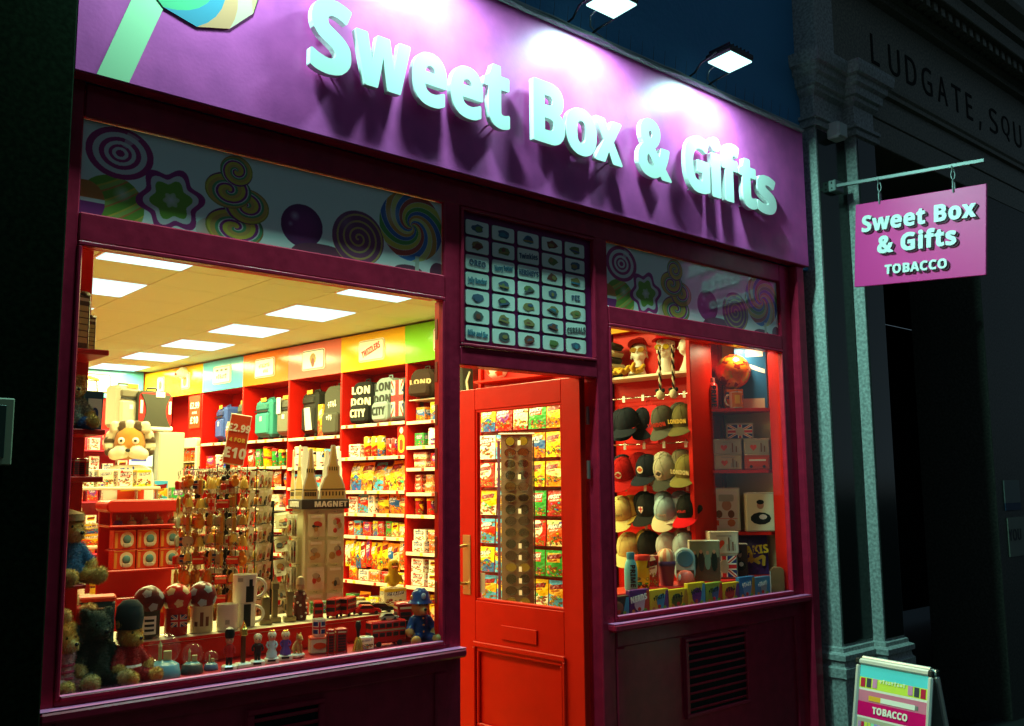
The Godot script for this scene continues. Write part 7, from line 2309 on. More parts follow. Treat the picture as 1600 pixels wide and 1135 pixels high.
	phone_box("toy_phone_box", "wider dark red toy phone box in the front row", Vector3(2.29, 0.761, -0.16), -0.3, 0.05, 0.115)
	var go := thing("gold_bell", "gold bell ornament with a dark wooden handle", "ornament", Vector3(2.385, 0.761, -0.165))
	part(go, "bell", G.new().lathe([Vector2(0, 0), Vector2(0.026, 0), Vector2(0.022, 0.02), Vector2(0.016, 0.045), Vector2(0.008, 0.06), Vector2(0, 0.062)], 16), mat("trophy_gold"))
	part(go, "handle", G.new().lathe([Vector2(0.006, 0.06), Vector2(0.008, 0.085), Vector2(0.014, 0.11), Vector2(0.010, 0.13), Vector2(0, 0.134)], 12), dark_ink())
	var sb := good("carton", 0.07, 0.055, 0.05, 13, "small cream carton beside the gold bell", Vector3(2.44, 0.761, -0.19), -0.4)
	sb.set_meta("category", "carton")
	bus("large red toy double decker bus in the front row", Vector3(2.56, 0.761, -0.20), -0.12, 0.185, 0.118)
	car("pale grey toy car parked on the roof of the large red bus", Vector3(2.575, 0.877, -0.20), -0.3, 0.085, lin(0.30, 0.29, 0.22))
	phone_box("toy_phone_box", "tall red toy phone box between the bus and the police bear", Vector3(2.685, 0.761, -0.24), -0.3, 0.075, 0.19)
	var pb := teddy("police_bear", "glossy police bear money box in blue uniform and helmet", "money box", Vector3(2.705, 0.761, -0.13), -0.25, 0.235, [lin(0.42, 0.20, 0.05), lin(0.5, 0.3, 0.1), lin(0.008, 0.03, 0.12), lin(0.40, 0.22, 0.07), lin(0.008, 0.025, 0.10)])
	(pb.get_node("body") as MeshInstance3D).material_override = vc("glazed_figure", 0.15)
	part(pb, "helmet", G.new().lathe([Vector2(0.060, 0.188), Vector2(0.054, 0.196), Vector2(0.046, 0.205), Vector2(0.040, 0.235), Vector2(0.022, 0.255), Vector2(0, 0.26)], 20), mat("helmet_blue", lin(0.01, 0.03, 0.13), 0.2))
	part(pb, "helmet_badge", G.new().ball(Vector3(0, 0.222, 0.044), Vector3(0.012, 0.015, 0.006), 10, 6), mat("helmet_badge", lin(0.35, 0.42, 0.55), 0.3))
	for k in 3:
		part(pb, "button", G.new().ball(Vector3(0, 0.06 + k * 0.03, 0.0465 - 0.003 * k), Vector3(0.005, 0.005, 0.003), 8, 5), mat("trophy_gold"))
	# second row, on the step
	var mr := mat("maroon_ball", lin(0.10, 0.012, 0.012), 0.35)
	var pale := mat("ball_pale", lin(0.34, 0.40, 0.46), 0.4)
	var specs := [["maroon football with pale patches in a dark printed mug", 1.555, mr, pale, lin(0.06, 0.05, 0.035)], ["red football with cream patches in a red flag mug", 1.675, mat("toy_red", lin(0.50, 0.012, 0.012), 0.22), mat("ball_cream", lin(0.68, 0.55, 0.30), 0.4), lin(0.45, 0.012, 0.012)], ["claret football with sky blue patches in a cream printed mug", 1.79, mat("claret_ball", lin(0.16, 0.015, 0.02), 0.3), mat("ball_sky", lin(0.30, 0.48, 0.58), 0.4), lin(0.6, 0.5, 0.3)]]
	for k in 3:
		var s: Array = specs[k]
		var o := thing("football_mug", s[0], "mug", Vector3(s[1], 0.871, -0.50), -0.35)
		var mm := mat("mug_%d" % k, s[4], 0.25)
		mug_into(o, 0.048, 0.115, mm, Vector3.ZERO, 1.0, false)
		if k == 1:
			flag(o, Vector3(0.01, 0.065, 0.0495), 0.065, 0.05)
		elif k == 0:
			wrap_print(o, "label_print", 0.048, 0.02, 0.095, -0.5, 0.7, white_print())
			for l in 3:
				wrap_print(o, "label_line", 0.0486, 0.032 + l * 0.02, 0.042 + l * 0.02, -0.3, 0.5, dark_ink())
		else:
			for l in 3:
				wrap_print(o, "street_print", 0.0482, 0.03, 0.05 + 0.02 * ((l * 2) % 3), -0.7 + l * 0.5, -0.4 + l * 0.5, mat("print_brown", lin(0.16, 0.05, 0.02), 0.5))
		var b := thing("mini_football", "small " + String(s[0]).split(" in a")[0] + " sitting in its mug", "football", Vector3(s[1], 0.871, -0.50), 0.4 + k)
		football(b, Vector3(0, 0.155, 0), 0.062, s[2], s[3])
	var m1 := thing("white_mug", "short plain white mug with a small crest", "mug", Vector3(1.895, 0.871, -0.47), -0.4)
	mug_into(m1, 0.046, 0.115, china(), Vector3.ZERO, -1.0, false)
	wrap_print(m1, "crest_print", 0.0465, 0.03, 0.05, -0.2, 0.2, mat("print_grey", lin(0.35, 0.33, 0.27), 0.5))
	var m2 := thing("tall_white_mug", "tall white mug with a dark standing figure print stacked on another mug", "mug", Vector3(2.0, 0.980, -0.52), -0.4)
	mug_into(m2, 0.054, 0.125, china())
	wrap_print(m2, "figure_print", 0.0545, 0.004, 0.075, 0.05, 0.75, mat("print_black", lin(0.012, 0.014, 0.012), 0.4))
	wrap_print(m2, "figure_print", 0.0547, 0.075, 0.105, 0.3, 0.62, mat("print_black"))
	wrap_print(m2, "crest_print", 0.0545, 0.095, 0.112, -0.65, -0.2, mat("print_grey"))
	var m3 := thing("lower_white_mug", "white mug with a black print under the tall mug", "mug", Vector3(2.0, 0.871, -0.52), -0.4)
	mug_into(m3, 0.05, 0.108, china())
	wrap_print(m3, "figure_print", 0.0505, 0.004, 0.104, -0.1, 0.55, mat("print_black"))
	# pewter buildings, nutcracker, small buses and cars
	for k in 3:
		var q := thing("pewter_tower", ["stubby pewter castle ornament behind the white mugs", "pewter clock tower ornament behind the white mugs", "slim pewter tower ornament left of the nutcracker"][k], "ornament", Vector3(2.105 + k * 0.062, 0.871, -0.52 - 0.03 * (k % 2)), -0.3)
		var pw := mat("pewter", lin(0.30, 0.24, 0.12), 0.3, 0.7)
		var hh: float = [0.15, 0.22, 0.17][k]
		part(q, "plinth", G.new().box(Vector3(0, 0.012, 0), Vector3(0.055, 0.024, 0.055), 0.003), pw)
		part(q, "shaft", G.new().box(Vector3(0, hh * 0.42, 0), Vector3(0.036 if k == 0 else 0.026, hh * 0.7, 0.036 if k == 0 else 0.026), 0.002), pw)
		part(q, "clock_stage", G.new().box(Vector3(0, hh * 0.75, 0), Vector3(0.034, hh * 0.14, 0.034), 0.002), pw)
		part(q, "spire", G.new().to(Vector3(0, hh * 0.82, 0)).lathe([Vector2(0.022, 0), Vector2(0.010, hh * 0.08), Vector2(0, hh * 0.2)], 4, PI / 4, TAU + PI / 4), pw)
	var nc := thing("beaded_guard", "dark red guard ornament with white beads and a pale hat", "ornament", Vector3(2.29, 0.871, -0.53), -0.3)
	part(nc, "body", G.new().lathe([Vector2(0, 0), Vector2(0.030, 0), Vector2(0.034, 0.05), Vector2(0.024, 0.09), Vector2(0.032, 0.115), Vector2(0.02, 0.135), Vector2(0, 0.137)], 16), mat("nut_brown", lin(0.12, 0.03, 0.02), 0.35))
	part(nc, "head", G.new().ball(Vector3(0, 0.155, 0), Vector3(0.02, 0.022, 0.02), 12, 8), mat("nut_skin", lin(0.5, 0.3, 0.15), 0.5))
	part(nc, "hat", G.new().lathe([Vector2(0.020, 0.166), Vector2(0.021, 0.18), Vector2(0.014, 0.2), Vector2(0, 0.206)], 14), mat("hat_cream", lin(0.55, 0.45, 0.25), 0.6))
	for k in 9:
		var a := k * 2.4
		part(nc, "bead", G.new().ball(Vector3(sin(a) * 0.033, 0.02 + k * 0.013, absf(cos(a)) * 0.033), Vector3.ONE * 0.006, 8, 5), white_print())
	bus("small red bus end on, left of three on the step", Vector3(2.37, 0.871, -0.50), 1.1, 0.10, 0.085)
	bus("small red bus in the middle of three on the step", Vector3(2.455, 0.871, -0.49), 0.7, 0.11, 0.095)
	bus("small red bus on the right of three on the step", Vector3(2.535, 0.871, -0.50), 0.6, 0.11, 0.092)
	car("red toy car on the step right of the small buses", Vector3(2.63, 0.871, -0.47), -0.35, 0.13, lin(0.45, 0.012, 0.012))
	car("black toy taxi on the step beside the red car", Vector3(2.72, 0.871, -0.49), -0.35, 0.13, lin(0.015, 0.017, 0.015))
	car("white toy car stacked behind the black toy taxi", Vector3(2.70, 0.872, -0.60), -0.35, 0.13, lin(0.5, 0.48, 0.38))
	for k in 4:
		good("carton", 0.09, 0.055, 0.06, [1, 4, 8, 0][k], "tiny %s pack, %s along the back of the step" % [["red", "green", "tangerine", "yellow"][k], ORD[k]], Vector3(2.38 + k * 0.11, 0.871, -0.70), -0.4)
	# yellow duck on a pale box
	var db := good("carton", 0.12, 0.10, 0.10, 3, "pale cream box under the yellow duck", Vector3(2.885, 0.871, -0.62), -0.35)
	db.set_meta("category", "box")
	bar(dk, "step_extension", 2.842, 2.96, 0.855, 0.87, -0.80, -0.52, mat("shelf_white"), 0.002)
	var du := thing("yellow_duck", "yellow toy duck with an orange beak on the pale box", "toy duck", Vector3(2.885, 0.972, -0.62), -0.35)
	var yl := lin(0.75, 0.46, 0.015)
	part(du, "body", blob([[Vector3(0, 0.035, -0.005), Vector3(0, 0.075, 0), 0.034, 0.026, yl], [Vector3(0, 0.11, 0.003), Vector3(0, 0.118, 0.003), 0.030, 0.029, yl], [Vector3(-0.034, 0.05, 0), Vector3(-0.045, 0.03, 0.01), 0.014, 0.008, yl], [Vector3(0.034, 0.05, 0), Vector3(0.045, 0.03, 0.01), 0.014, 0.008, yl]], 0.005, 0.012), vc("vinyl_toy", 0.35))
	part(du, "beak", G.new().ball(Vector3(0, 0.105, 0.034), Vector3(0.016, 0.008, 0.014), 10, 6), mat("beak_orange", lin(0.6, 0.08, 0.01), 0.4))
	for s in [-1, 1]:
		part(du, "eye", G.new().ball(Vector3(s * 0.011, 0.122, 0.030), Vector3(0.004, 0.005, 0.003), 8, 5), dark_ink())

# ---------------------------------------------------------------- caps and heads on the right hand wall
func cap_mesh(which: String) -> ArrayMesh:
	var key := "cap " + which
	if cache.has(key):
		return cache[key]
	var g := G.new()
	if which == "crown":
		g.at(Transform3D(Basis.from_scale(Vector3(1, 1, 1.15)), Vector3.ZERO))
		g.lathe([Vector2(0.089, 0.0), Vector2(0.089, 0.02), Vector2(0.084, 0.045), Vector2(0.073, 0.075), Vector2(0.055, 0.102), Vector2(0.030, 0.120), Vector2(0, 0.126)], 24)
		g.at(Transform3D()).ball(Vector3(0, 0.127, 0), Vector3(0.008, 0.005, 0.008), 8, 5)
		for k in 6:
			var a := TAU * k / 6.0 + 0.5
			var ps := []
			for e in [[0.0893, 0.02], [0.0845, 0.045], [0.0737, 0.0755], [0.0557, 0.103], [0.030, 0.121], [0.004, 0.1268]]:
				ps.append(Vector3(sin(a) * e[0], e[1], cos(a) * e[0] * 1.15))
			g.tube(ps, 0.0014, 4)
	elif which == "brim":
		for sd in [1.0, -1.0]:
			var b := g.v.size()
			for j in 5:
				for i in 13:
					var a := lerpf(-1.15, 1.15, i / 12.0)
					var r := lerpf(0.0, 0.088, j / 4.0) * pow(maxf(cos(a * 1.28), 0.0), 0.45)
					var base := Vector3(sin(a) * 0.090, 0, cos(a) * 0.1035)
					var p := base + Vector3(sin(a) * 0.25, 0, 1.0).normalized() * r
					p.y = 0.006 - 0.9 * r * 0.28 - 2.2 * p.x * p.x + 0.0012 * sd
					g.pt(p, Vector3(p.x * 3.0 * sd, sd, 0.25 * sd), Vector2(i / 12.0, j / 4.0))
			for j in 4:
				for i in 12:
					var q := b + j * 13 + i
					g.face(q, q + 1, q + 14)
					g.face(q, q + 14, q + 13)
	cache[key] = g.mesh()
	return cache[key]

func cloth(key: String, c: Color) -> StandardMaterial3D:
	var m := mat("cap_cloth_" + key, c, 0.9)
	if not m.heightmap_enabled:
		bumps(m, "weave", 0.35, 0.1, 6.0)
		m.metallic_specular = 0.08
	return m

func cap(label: String, u: float, y: float, d: float, c: Color, brim: Color, logo: String, ink: Color, twist := 0.0):
	var o := thing("baseball_cap", label, "cap", wp(u, y, d), WT + twist)
	var wv := sin(u * 91.0 + y * 37.0)
	o.basis = Basis(Vector3.UP, WT + twist) * Basis(Vector3.BACK, 0.10 * wv) * Basis(Vector3.RIGHT, 0.62 + 0.12 * sin(u * 53.0 + y * 71.0))
	part(o, "crown", cap_mesh("crown"), cloth(c.to_html(false), c))
	part(o, "brim", cap_mesh("brim"), cloth(brim.to_html(false), brim))
	var im := mat("cap_ink_%s" % ink.to_html(false), ink, 0.7)
	if logo == "round":
		var l := part(o, "badge", G.new().slab(oval(0.026, 0.026), 0, 0.003), mat("badge_cream", lin(0.62, 0.55, 0.38), 0.6))
		l.position = Vector3(0, 0.06, 0.0925)
		l.rotation.x = -0.36
		part(l, "badge_bar", G.new().box(Vector3(0, 0, 0.0035), Vector3(0.044, 0.011, 0.001)), im)
		part(l, "badge_ring", G.new().slab(oval(0.016, 0.016), 0.0028, 0.0034), im)
	elif logo == "shield":
		var l := part(o, "badge", G.new().slab(PackedVector2Array([Vector2(-0.018, 0.022), Vector2(0.018, 0.022), Vector2(0.018, -0.006), Vector2(0, -0.025), Vector2(-0.018, -0.006)]), 0, 0.003), white_print())
		l.position = Vector3(0, 0.06, 0.0925)
		l.rotation.x = -0.36
		part(l, "badge_cross", G.new().box(Vector3(0, 0.002, 0.0034), Vector3(0.008, 0.04, 0.001)), mat("flag_red", lin(0.52, 0.015, 0.02), 0.5))
		part(l, "badge_cross", G.new().box(Vector3(0, 0.006, 0.0036), Vector3(0.034, 0.008, 0.001)), mat("flag_red"))
	elif logo == "~":
		strokes(o, 0.07, 0.02, Vector3(0, 0.055, 0.0965), im, 6).rotation.x = -0.30
	elif logo != "":
		var l := part(o, "lettering", words(logo, 0.028, 0.004, heavy, 0.85), im)
		l.position = Vector3(0, 0.05, 0.098)
		l.rotation.x = -0.30

func head(label: String, u: float, turn: float, tip: float, glasses: Color, hat: Color, has_hat := true):
	var o := thing("mannequin_head", label, "mannequin head", wp(u, 2.287, 0.0), turn)
	o.basis = (Basis(Vector3.UP, turn) * Basis(Vector3.RIGHT, tip)).scaled(Vector3.ONE * 0.82)
	if not cache.has("head"):
		var w := lin(0.80, 0.79, 0.68)
		var ps := []
		for q in [[Vector3(0, 0.08, -0.015), Vector3(0, 0.15, -0.005), 0.052, 0.046], [Vector3(0, 0.27, -0.015), Vector3(0, 0.25, 0.005), 0.083, 0.072], [Vector3(0, 0.20, 0.025), Vector3(0, 0.175, 0.048), 0.055, 0.026], [Vector3(0, 0.235, 0.078), Vector3(0, 0.208, 0.094), 0.006, 0.011], [Vector3(-0.020, 0.185, 0.070), Vector3(0.020, 0.185, 0.070), 0.009, 0.009], [Vector3(-0.03, 0.247, 0.066), Vector3(0.03, 0.247, 0.066), 0.012, 0.012], [Vector3(-0.04, 0.21, 0.045), Vector3(0.04, 0.21, 0.045), 0.027, 0.027], [Vector3(-0.078, 0.225, -0.015), Vector3(-0.080, 0.20, -0.01), 0.013, 0.009], [Vector3(0.078, 0.225, -0.015), Vector3(0.080, 0.20, -0.01), 0.013, 0.009]]:
			ps.append([q[0], q[1], q[2], q[3], w])
		cache["head"] = blob(ps, 0.008, 0.022)
	part(o, "head", cache["head"], vc("mannequin_white", 0.4))
	part(o, "bust", G.new().lathe([Vector2(0, 0), Vector2(0.088, 0), Vector2(0.086, 0.02), Vector2(0.066, 0.06), Vector2(0.052, 0.10), Vector2(0.044, 0.14)], 20), mat("bust_white", lin(0.80, 0.79, 0.68), 0.4))
	if glasses.a > 0.5:
		var lm := mat("shade_lens_%s" % glasses.to_html(false), glasses, 0.06, 0.3)
		for e in [-1, 1]:
			part(o, "sunglass_lens", G.new().slab(oval(0.030, 0.024, e * 0.036, 0.236, 14), 0.084, 0.088), lm)
			var rim := []
			for i in 14:
				rim.append(Vector3(e * 0.036 + 0.030 * cos(TAU * i / 14), 0.236 + 0.024 * sin(TAU * i / 14), 0.087))
			part(o, "sunglass_rim", G.new().tube(rim, 0.003, 5, true), mat("shade_rim", lin(0.3, 0.2, 0.03), 0.3, 0.6))
			part(o, "sunglass_temple", G.new().tube([Vector3(e * 0.066, 0.24, 0.085), Vector3(e * 0.084, 0.238, 0.03), Vector3(e * 0.084, 0.23, -0.02)], 0.003, 5), mat("shade_rim"))
	if has_hat:
		var hc := part(o, "hat_crown", cap_mesh("crown"), cloth(hat.to_html(false), hat))
		hc.transform = Transform3D(Basis(Vector3.RIGHT, -0.12).scaled(Vector3(1.06, 1.0, 1.02)), Vector3(0, 0.292, -0.020))
		var hb := part(o, "hat_brim", cap_mesh("brim"), cloth(hat.to_html(false), hat))
		hb.transform = Transform3D(Basis(Vector3.RIGHT, -0.12).scaled(Vector3(1.06, 1.0, 1.02)), Vector3(0, 0.296, -0.020))
	return o

func hat_wall():
	var rp := red_paint()
	var wh := mat("shelf_white", lin(0.80, 0.74, 0.55), 0.45)
	var o := thing("cap_wall", "red slatted wall with a white top shelf and chrome cap rails in the right window", "display wall", wp(-2.38, 1.4, -0.04), WT)
	part(o, "back_panel", G.new().box(Vector3(0, 0, -0.05), Vector3(0.84, 2.9, 0.02), 0.003), rp)
	part(o, "end_post", G.new().box(Vector3(0.425, 0, 0.10), Vector3(0.035, 2.9, 0.28), 0.004), rp)
	part(o, "top_shelf", G.new().box(Vector3(-0.02, 0.875, 0.05), Vector3(0.84, 0.018, 0.26), 0.002), wh)
	var ch := mat("rail_chrome", lin(0.6, 0.6, 0.55), 0.25, 0.9)
	for y in [2.135, 1.79, 1.49, 1.22]:
		part(o, "rail", G.new().cyl(Vector3(-0.42, y - 1.4, 0.04), Vector3(0.405, y - 1.4, 0.04), 0.006), ch)
		for x in [-0.33, -0.17, 0.0, 0.17, 0.35]:
			var hk := part(o, "hook", G.new().tube([Vector3(x, y - 1.4, 0.04), Vector3(x, y - 1.40, 0.17), Vector3(x, y - 1.385, 0.18)], 0.004, 5), ch)
			part(hk, "price_ticket", G.new().box(Vector3(x, y - 1.42, 0.182), Vector3(0.022, 0.045, 0.002)), white_print())
	var navy := lin(0.018, 0.022, 0.03)
	var grey := lin(0.085, 0.085, 0.065)
	var olive := lin(0.14, 0.12, 0.045)
	var gold := lin(0.65, 0.45, 0.08)
	cap("big navy cap at the left of the top cap row", -2.17, 1.93, 0.12, navy, navy, "", gold, 0.5)
	cap("navy cap with a blue tag in the top cap row", -2.27, 1.93, 0.17, navy, navy, "", gold, 0.1)
	cap("dark grey cap with a red London patch", -2.57, 1.93, 0.15, grey, grey, "LONDON", lin(0.5, 0.04, 0.02))
	cap("olive cap with gold London letters in the top cap row", -2.72, 1.93, 0.12, olive, olive, "LONDON", gold)
	var rb := thing("red_hanging_bag", "flat red souvenir bag hanging between the navy and grey caps", "bag", wp(-2.40, 2.05, 0.10), WT)
	part(rb, "bag", G.new().slab(rrect(0.17, 0.28, 0.02, 0, -0.13), -0.012, 0.012, 0.006), mat("bag_scarlet", lin(0.62, 0.008, 0.012), 0.6))
	text_on(rb, "LONDON", 0.022, Vector3(0, -0.14, 0.0135), mat("flag_blue"), 0, 1.0, 0, heavy)
	part(rb, "strap", G.new().tube([Vector3(-0.03, 0.0, 0), Vector3(-0.02, 0.05, 0), Vector3(0.02, 0.05, 0), Vector3(0.03, 0.0, 0)], 0.005, 5), mat("bag_scarlet"))
	var red := lin(0.36, 0.012, 0.012)
	cap("dull red cap with a roundel badge at the left of the second row", -2.20, 1.58, 0.14, red, red, "round", lin(0.45, 0.02, 0.02), 0.2)
	cap("charcoal navy cap with a cream roundel in the second row", -2.40, 1.59, 0.12, navy, navy, "round", lin(0.5, 0.1, 0.02))
	cap("stone grey cap with a dark brim in the second row", -2.57, 1.585, 0.14, lin(0.36, 0.34, 0.24), lin(0.05, 0.05, 0.04), "round", lin(0.05, 0.05, 0.05))
	cap("olive cap with London letters in the second row", -2.73, 1.58, 0.12, lin(0.20, 0.17, 0.05), lin(0.20, 0.17, 0.05), "LONDON", lin(0.62, 0.55, 0.25))
	cap("dark cap behind the red roundel cap", -2.13, 1.60, 0.06, navy, navy, "", gold, 0.4)
	cap("khaki cap behind the stone grey cap", -2.66, 1.62, 0.06, lin(0.3, 0.27, 0.16), lin(0.3, 0.27, 0.16), "", gold, -0.3)
	var straw := lin(0.66, 0.56, 0.20)
	cap("pale yellow cap at the left of the third row", -2.18, 1.30, 0.15, straw, straw, "~", lin(0.3, 0.26, 0.12), 0.3)
	cap("ochre cap behind the pale yellow cap", -2.23, 1.30, 0.08, lin(0.5, 0.34, 0.06), lin(0.5, 0.34, 0.06), "", gold, -0.3)
	cap("black cap with a white shield in the third row", -2.40, 1.315, 0.12, lin(0.02, 0.02, 0.018), lin(0.02, 0.02, 0.018), "shield", gold)
	cap("sky blue cap with a cream brim in the third row", -2.56, 1.31, 0.14, lin(0.30, 0.44, 0.50), lin(0.66, 0.56, 0.34), "~", lin(0.55, 0.5, 0.4), 0.2)
	cap("pale blue cap peeping out behind the sky blue one", -2.64, 1.33, 0.07, lin(0.30, 0.44, 0.50), lin(0.6, 0.5, 0.36), "", gold, -0.3)
	cap("black cap with a bright red brim in the third row", -2.74, 1.31, 0.13, lin(0.018, 0.018, 0.016), lin(0.6, 0.01, 0.015), "~", lin(0.6, 0.03, 0.02))
	cap("pale straw cap at the left of the lowest row", -2.22, 1.04, 0.13, straw, straw, "", gold, 0.3)
	cap("black cap in the lowest row behind the cupcake", -2.40, 1.05, 0.12, lin(0.02, 0.02, 0.018), lin(0.02, 0.02, 0.018), "", gold)
	cap("white cap in the lowest row", -2.56, 1.05, 0.12, lin(0.5, 0.54, 0.5), lin(0.5, 0.54, 0.5), "", gold)
	cap("pale blue cap at the right of the lowest row", -2.70, 1.05, 0.12, lin(0.36, 0.46, 0.48), lin(0.36, 0.46, 0.48), "", gold, -0.2)
	var more := [[-2.34, 1.95, 0.04, navy, "second navy cap tucked behind the first in the top row"], [-2.64, 1.95, 0.05, grey, "charcoal cap tucked behind the two London caps"], [-2.28, 1.61, 0.05, red, "dull red cap tucked behind the roundel cap"], [-2.48, 1.61, 0.05, lin(0.5, 0.46, 0.34), "pale stone cap tucked between the second row caps"], [-2.31, 1.33, 0.05, lin(0.02, 0.02, 0.018), "black cap tucked behind the white shield cap"], [-2.48, 1.33, 0.06, lin(0.3, 0.44, 0.5), "light blue cap tucked behind the shield cap"], [-2.31, 1.06, 0.05, lin(0.5, 0.34, 0.06), "ochre cap tucked into the lowest row"], [-2.63, 1.07, 0.05, lin(0.6, 0.56, 0.44), "cream cap tucked into the lowest row"]]
	for m in more:
		cap(m[4], m[0], m[1], m[2], m[3], m[3], "", gold, 0.3 * sin(m[0] * 40.0))
	# heads on the shelf
	var none := Color(0, 0, 0, 0)
	head("white mannequin head tilted back with amber sunglasses", -2.24, WT + 0.35, -0.35, lin(0.45, 0.22, 0.03), lin(0.35, 0.015, 0.015))
	head("upright white mannequin head with gold sunglasses and a red cap", -2.49, WT + 0.25, 0.0, lin(0.55, 0.42, 0.02), lin(0.42, 0.008, 0.012))
	head("white mannequin head in profile with a dark red hat and no glasses", -2.69, WT - 0.75, 0.0, none, lin(0.30, 0.01, 0.012))
	var sc := thing("mustard_scarf", "crumpled mustard scarf on the white shelf below the tilted head", "scarf", wp(-2.22, 2.30, 0.10), WT)
	var sp := []
	var r := RandomNumberGenerator.new()
	r.seed = 12
	for k in 16:
		var p := Vector3(-0.16 + 0.02 * k, 0.02 + 0.025 * r.randf(), 0.02 + 0.03 * sin(k * 1.7))
		sp.append([p, p + Vector3(r.randf_range(-0.03, 0.05), r.randf_range(-0.03, 0.03), 0.03), 0.018, 0.014, lin(0.55, 0.33, 0.03)])
	sp.append([Vector3(-0.17, 0.02, 0.05), Vector3(-0.18, -0.05, 0.08), 0.016, 0.010, lin(0.55, 0.33, 0.03)])
	part(sc, "scarf_folds", blob(sp, 0.008, 0.012), vc("knit", 0.95))
	# knitted panda hat: plaited cords with pompoms hang in front of the caps
	for k in 2:
		var u: float = [-2.60, -2.71][k]
		var cd := thing("plaited_cord", ["left plaited black and white cord with a pompom", "right plaited black and white cord with a pompom"][k], "cord", wp(u, 2.13, 0.24), WT)
		for s in 2:
			var ps := []
			for i in 40:
				var a := i * 0.62 + s * PI
				ps.append(Vector3(0.006 * cos(a), 0.02 + i * 0.0078, 0.006 * sin(a)))
			part(cd, "strand", G.new().tube(ps, 0.0065, 6), mat("knit_black", lin(0.012, 0.012, 0.012), 0.95) if s == 0 else mat("knit_white", lin(0.62, 0.55, 0.36), 0.95))
		part(cd, "pompom", G.new().ball(Vector3(0, -0.015, 0), Vector3(0.032, 0.034, 0.032), 14, 9), mat("knit_white"))
		for s in [-1, 1]:
			part(cd, "pompom_ear", G.new().ball(Vector3(s * 0.024, 0.014, 0.004), Vector3(0.016, 0.016, 0.012), 10, 6), mat("knit_black"))
	var bg := thing("striped_bag_pile", "pile of dark striped bags at the left end of the head shelf", "bag", wp(-2.03, 2.288, 0.06), WT)
	for k in 5:
		var q := part(bg, "bag_fold", G.new().box(Vector3(0.0, 0.03, 0), Vector3(0.16, 0.05, 0.18), 0.02), mat("bag_dark_%d" % (k % 2), [lin(0.03, 0.028, 0.02), lin(0.45, 0.36, 0.2)][k % 2], 0.8))
		q.position = Vector3(0.01 * sin(k * 2.0), k * 0.052, 0.01 * cos(k * 3.0))
		q.rotation.y = 0.2 * sin(k * 5.0)

# ---------------------------------------------------------------- corner cabinet and the goods along the right window
func cab(x: float, y: float, d := 0.0) -> Vector3:
	return Vector3(5.40 + 0.697 * x + 0.707 * d, y, -0.45 + 0.717 * x - 0.707 * d)

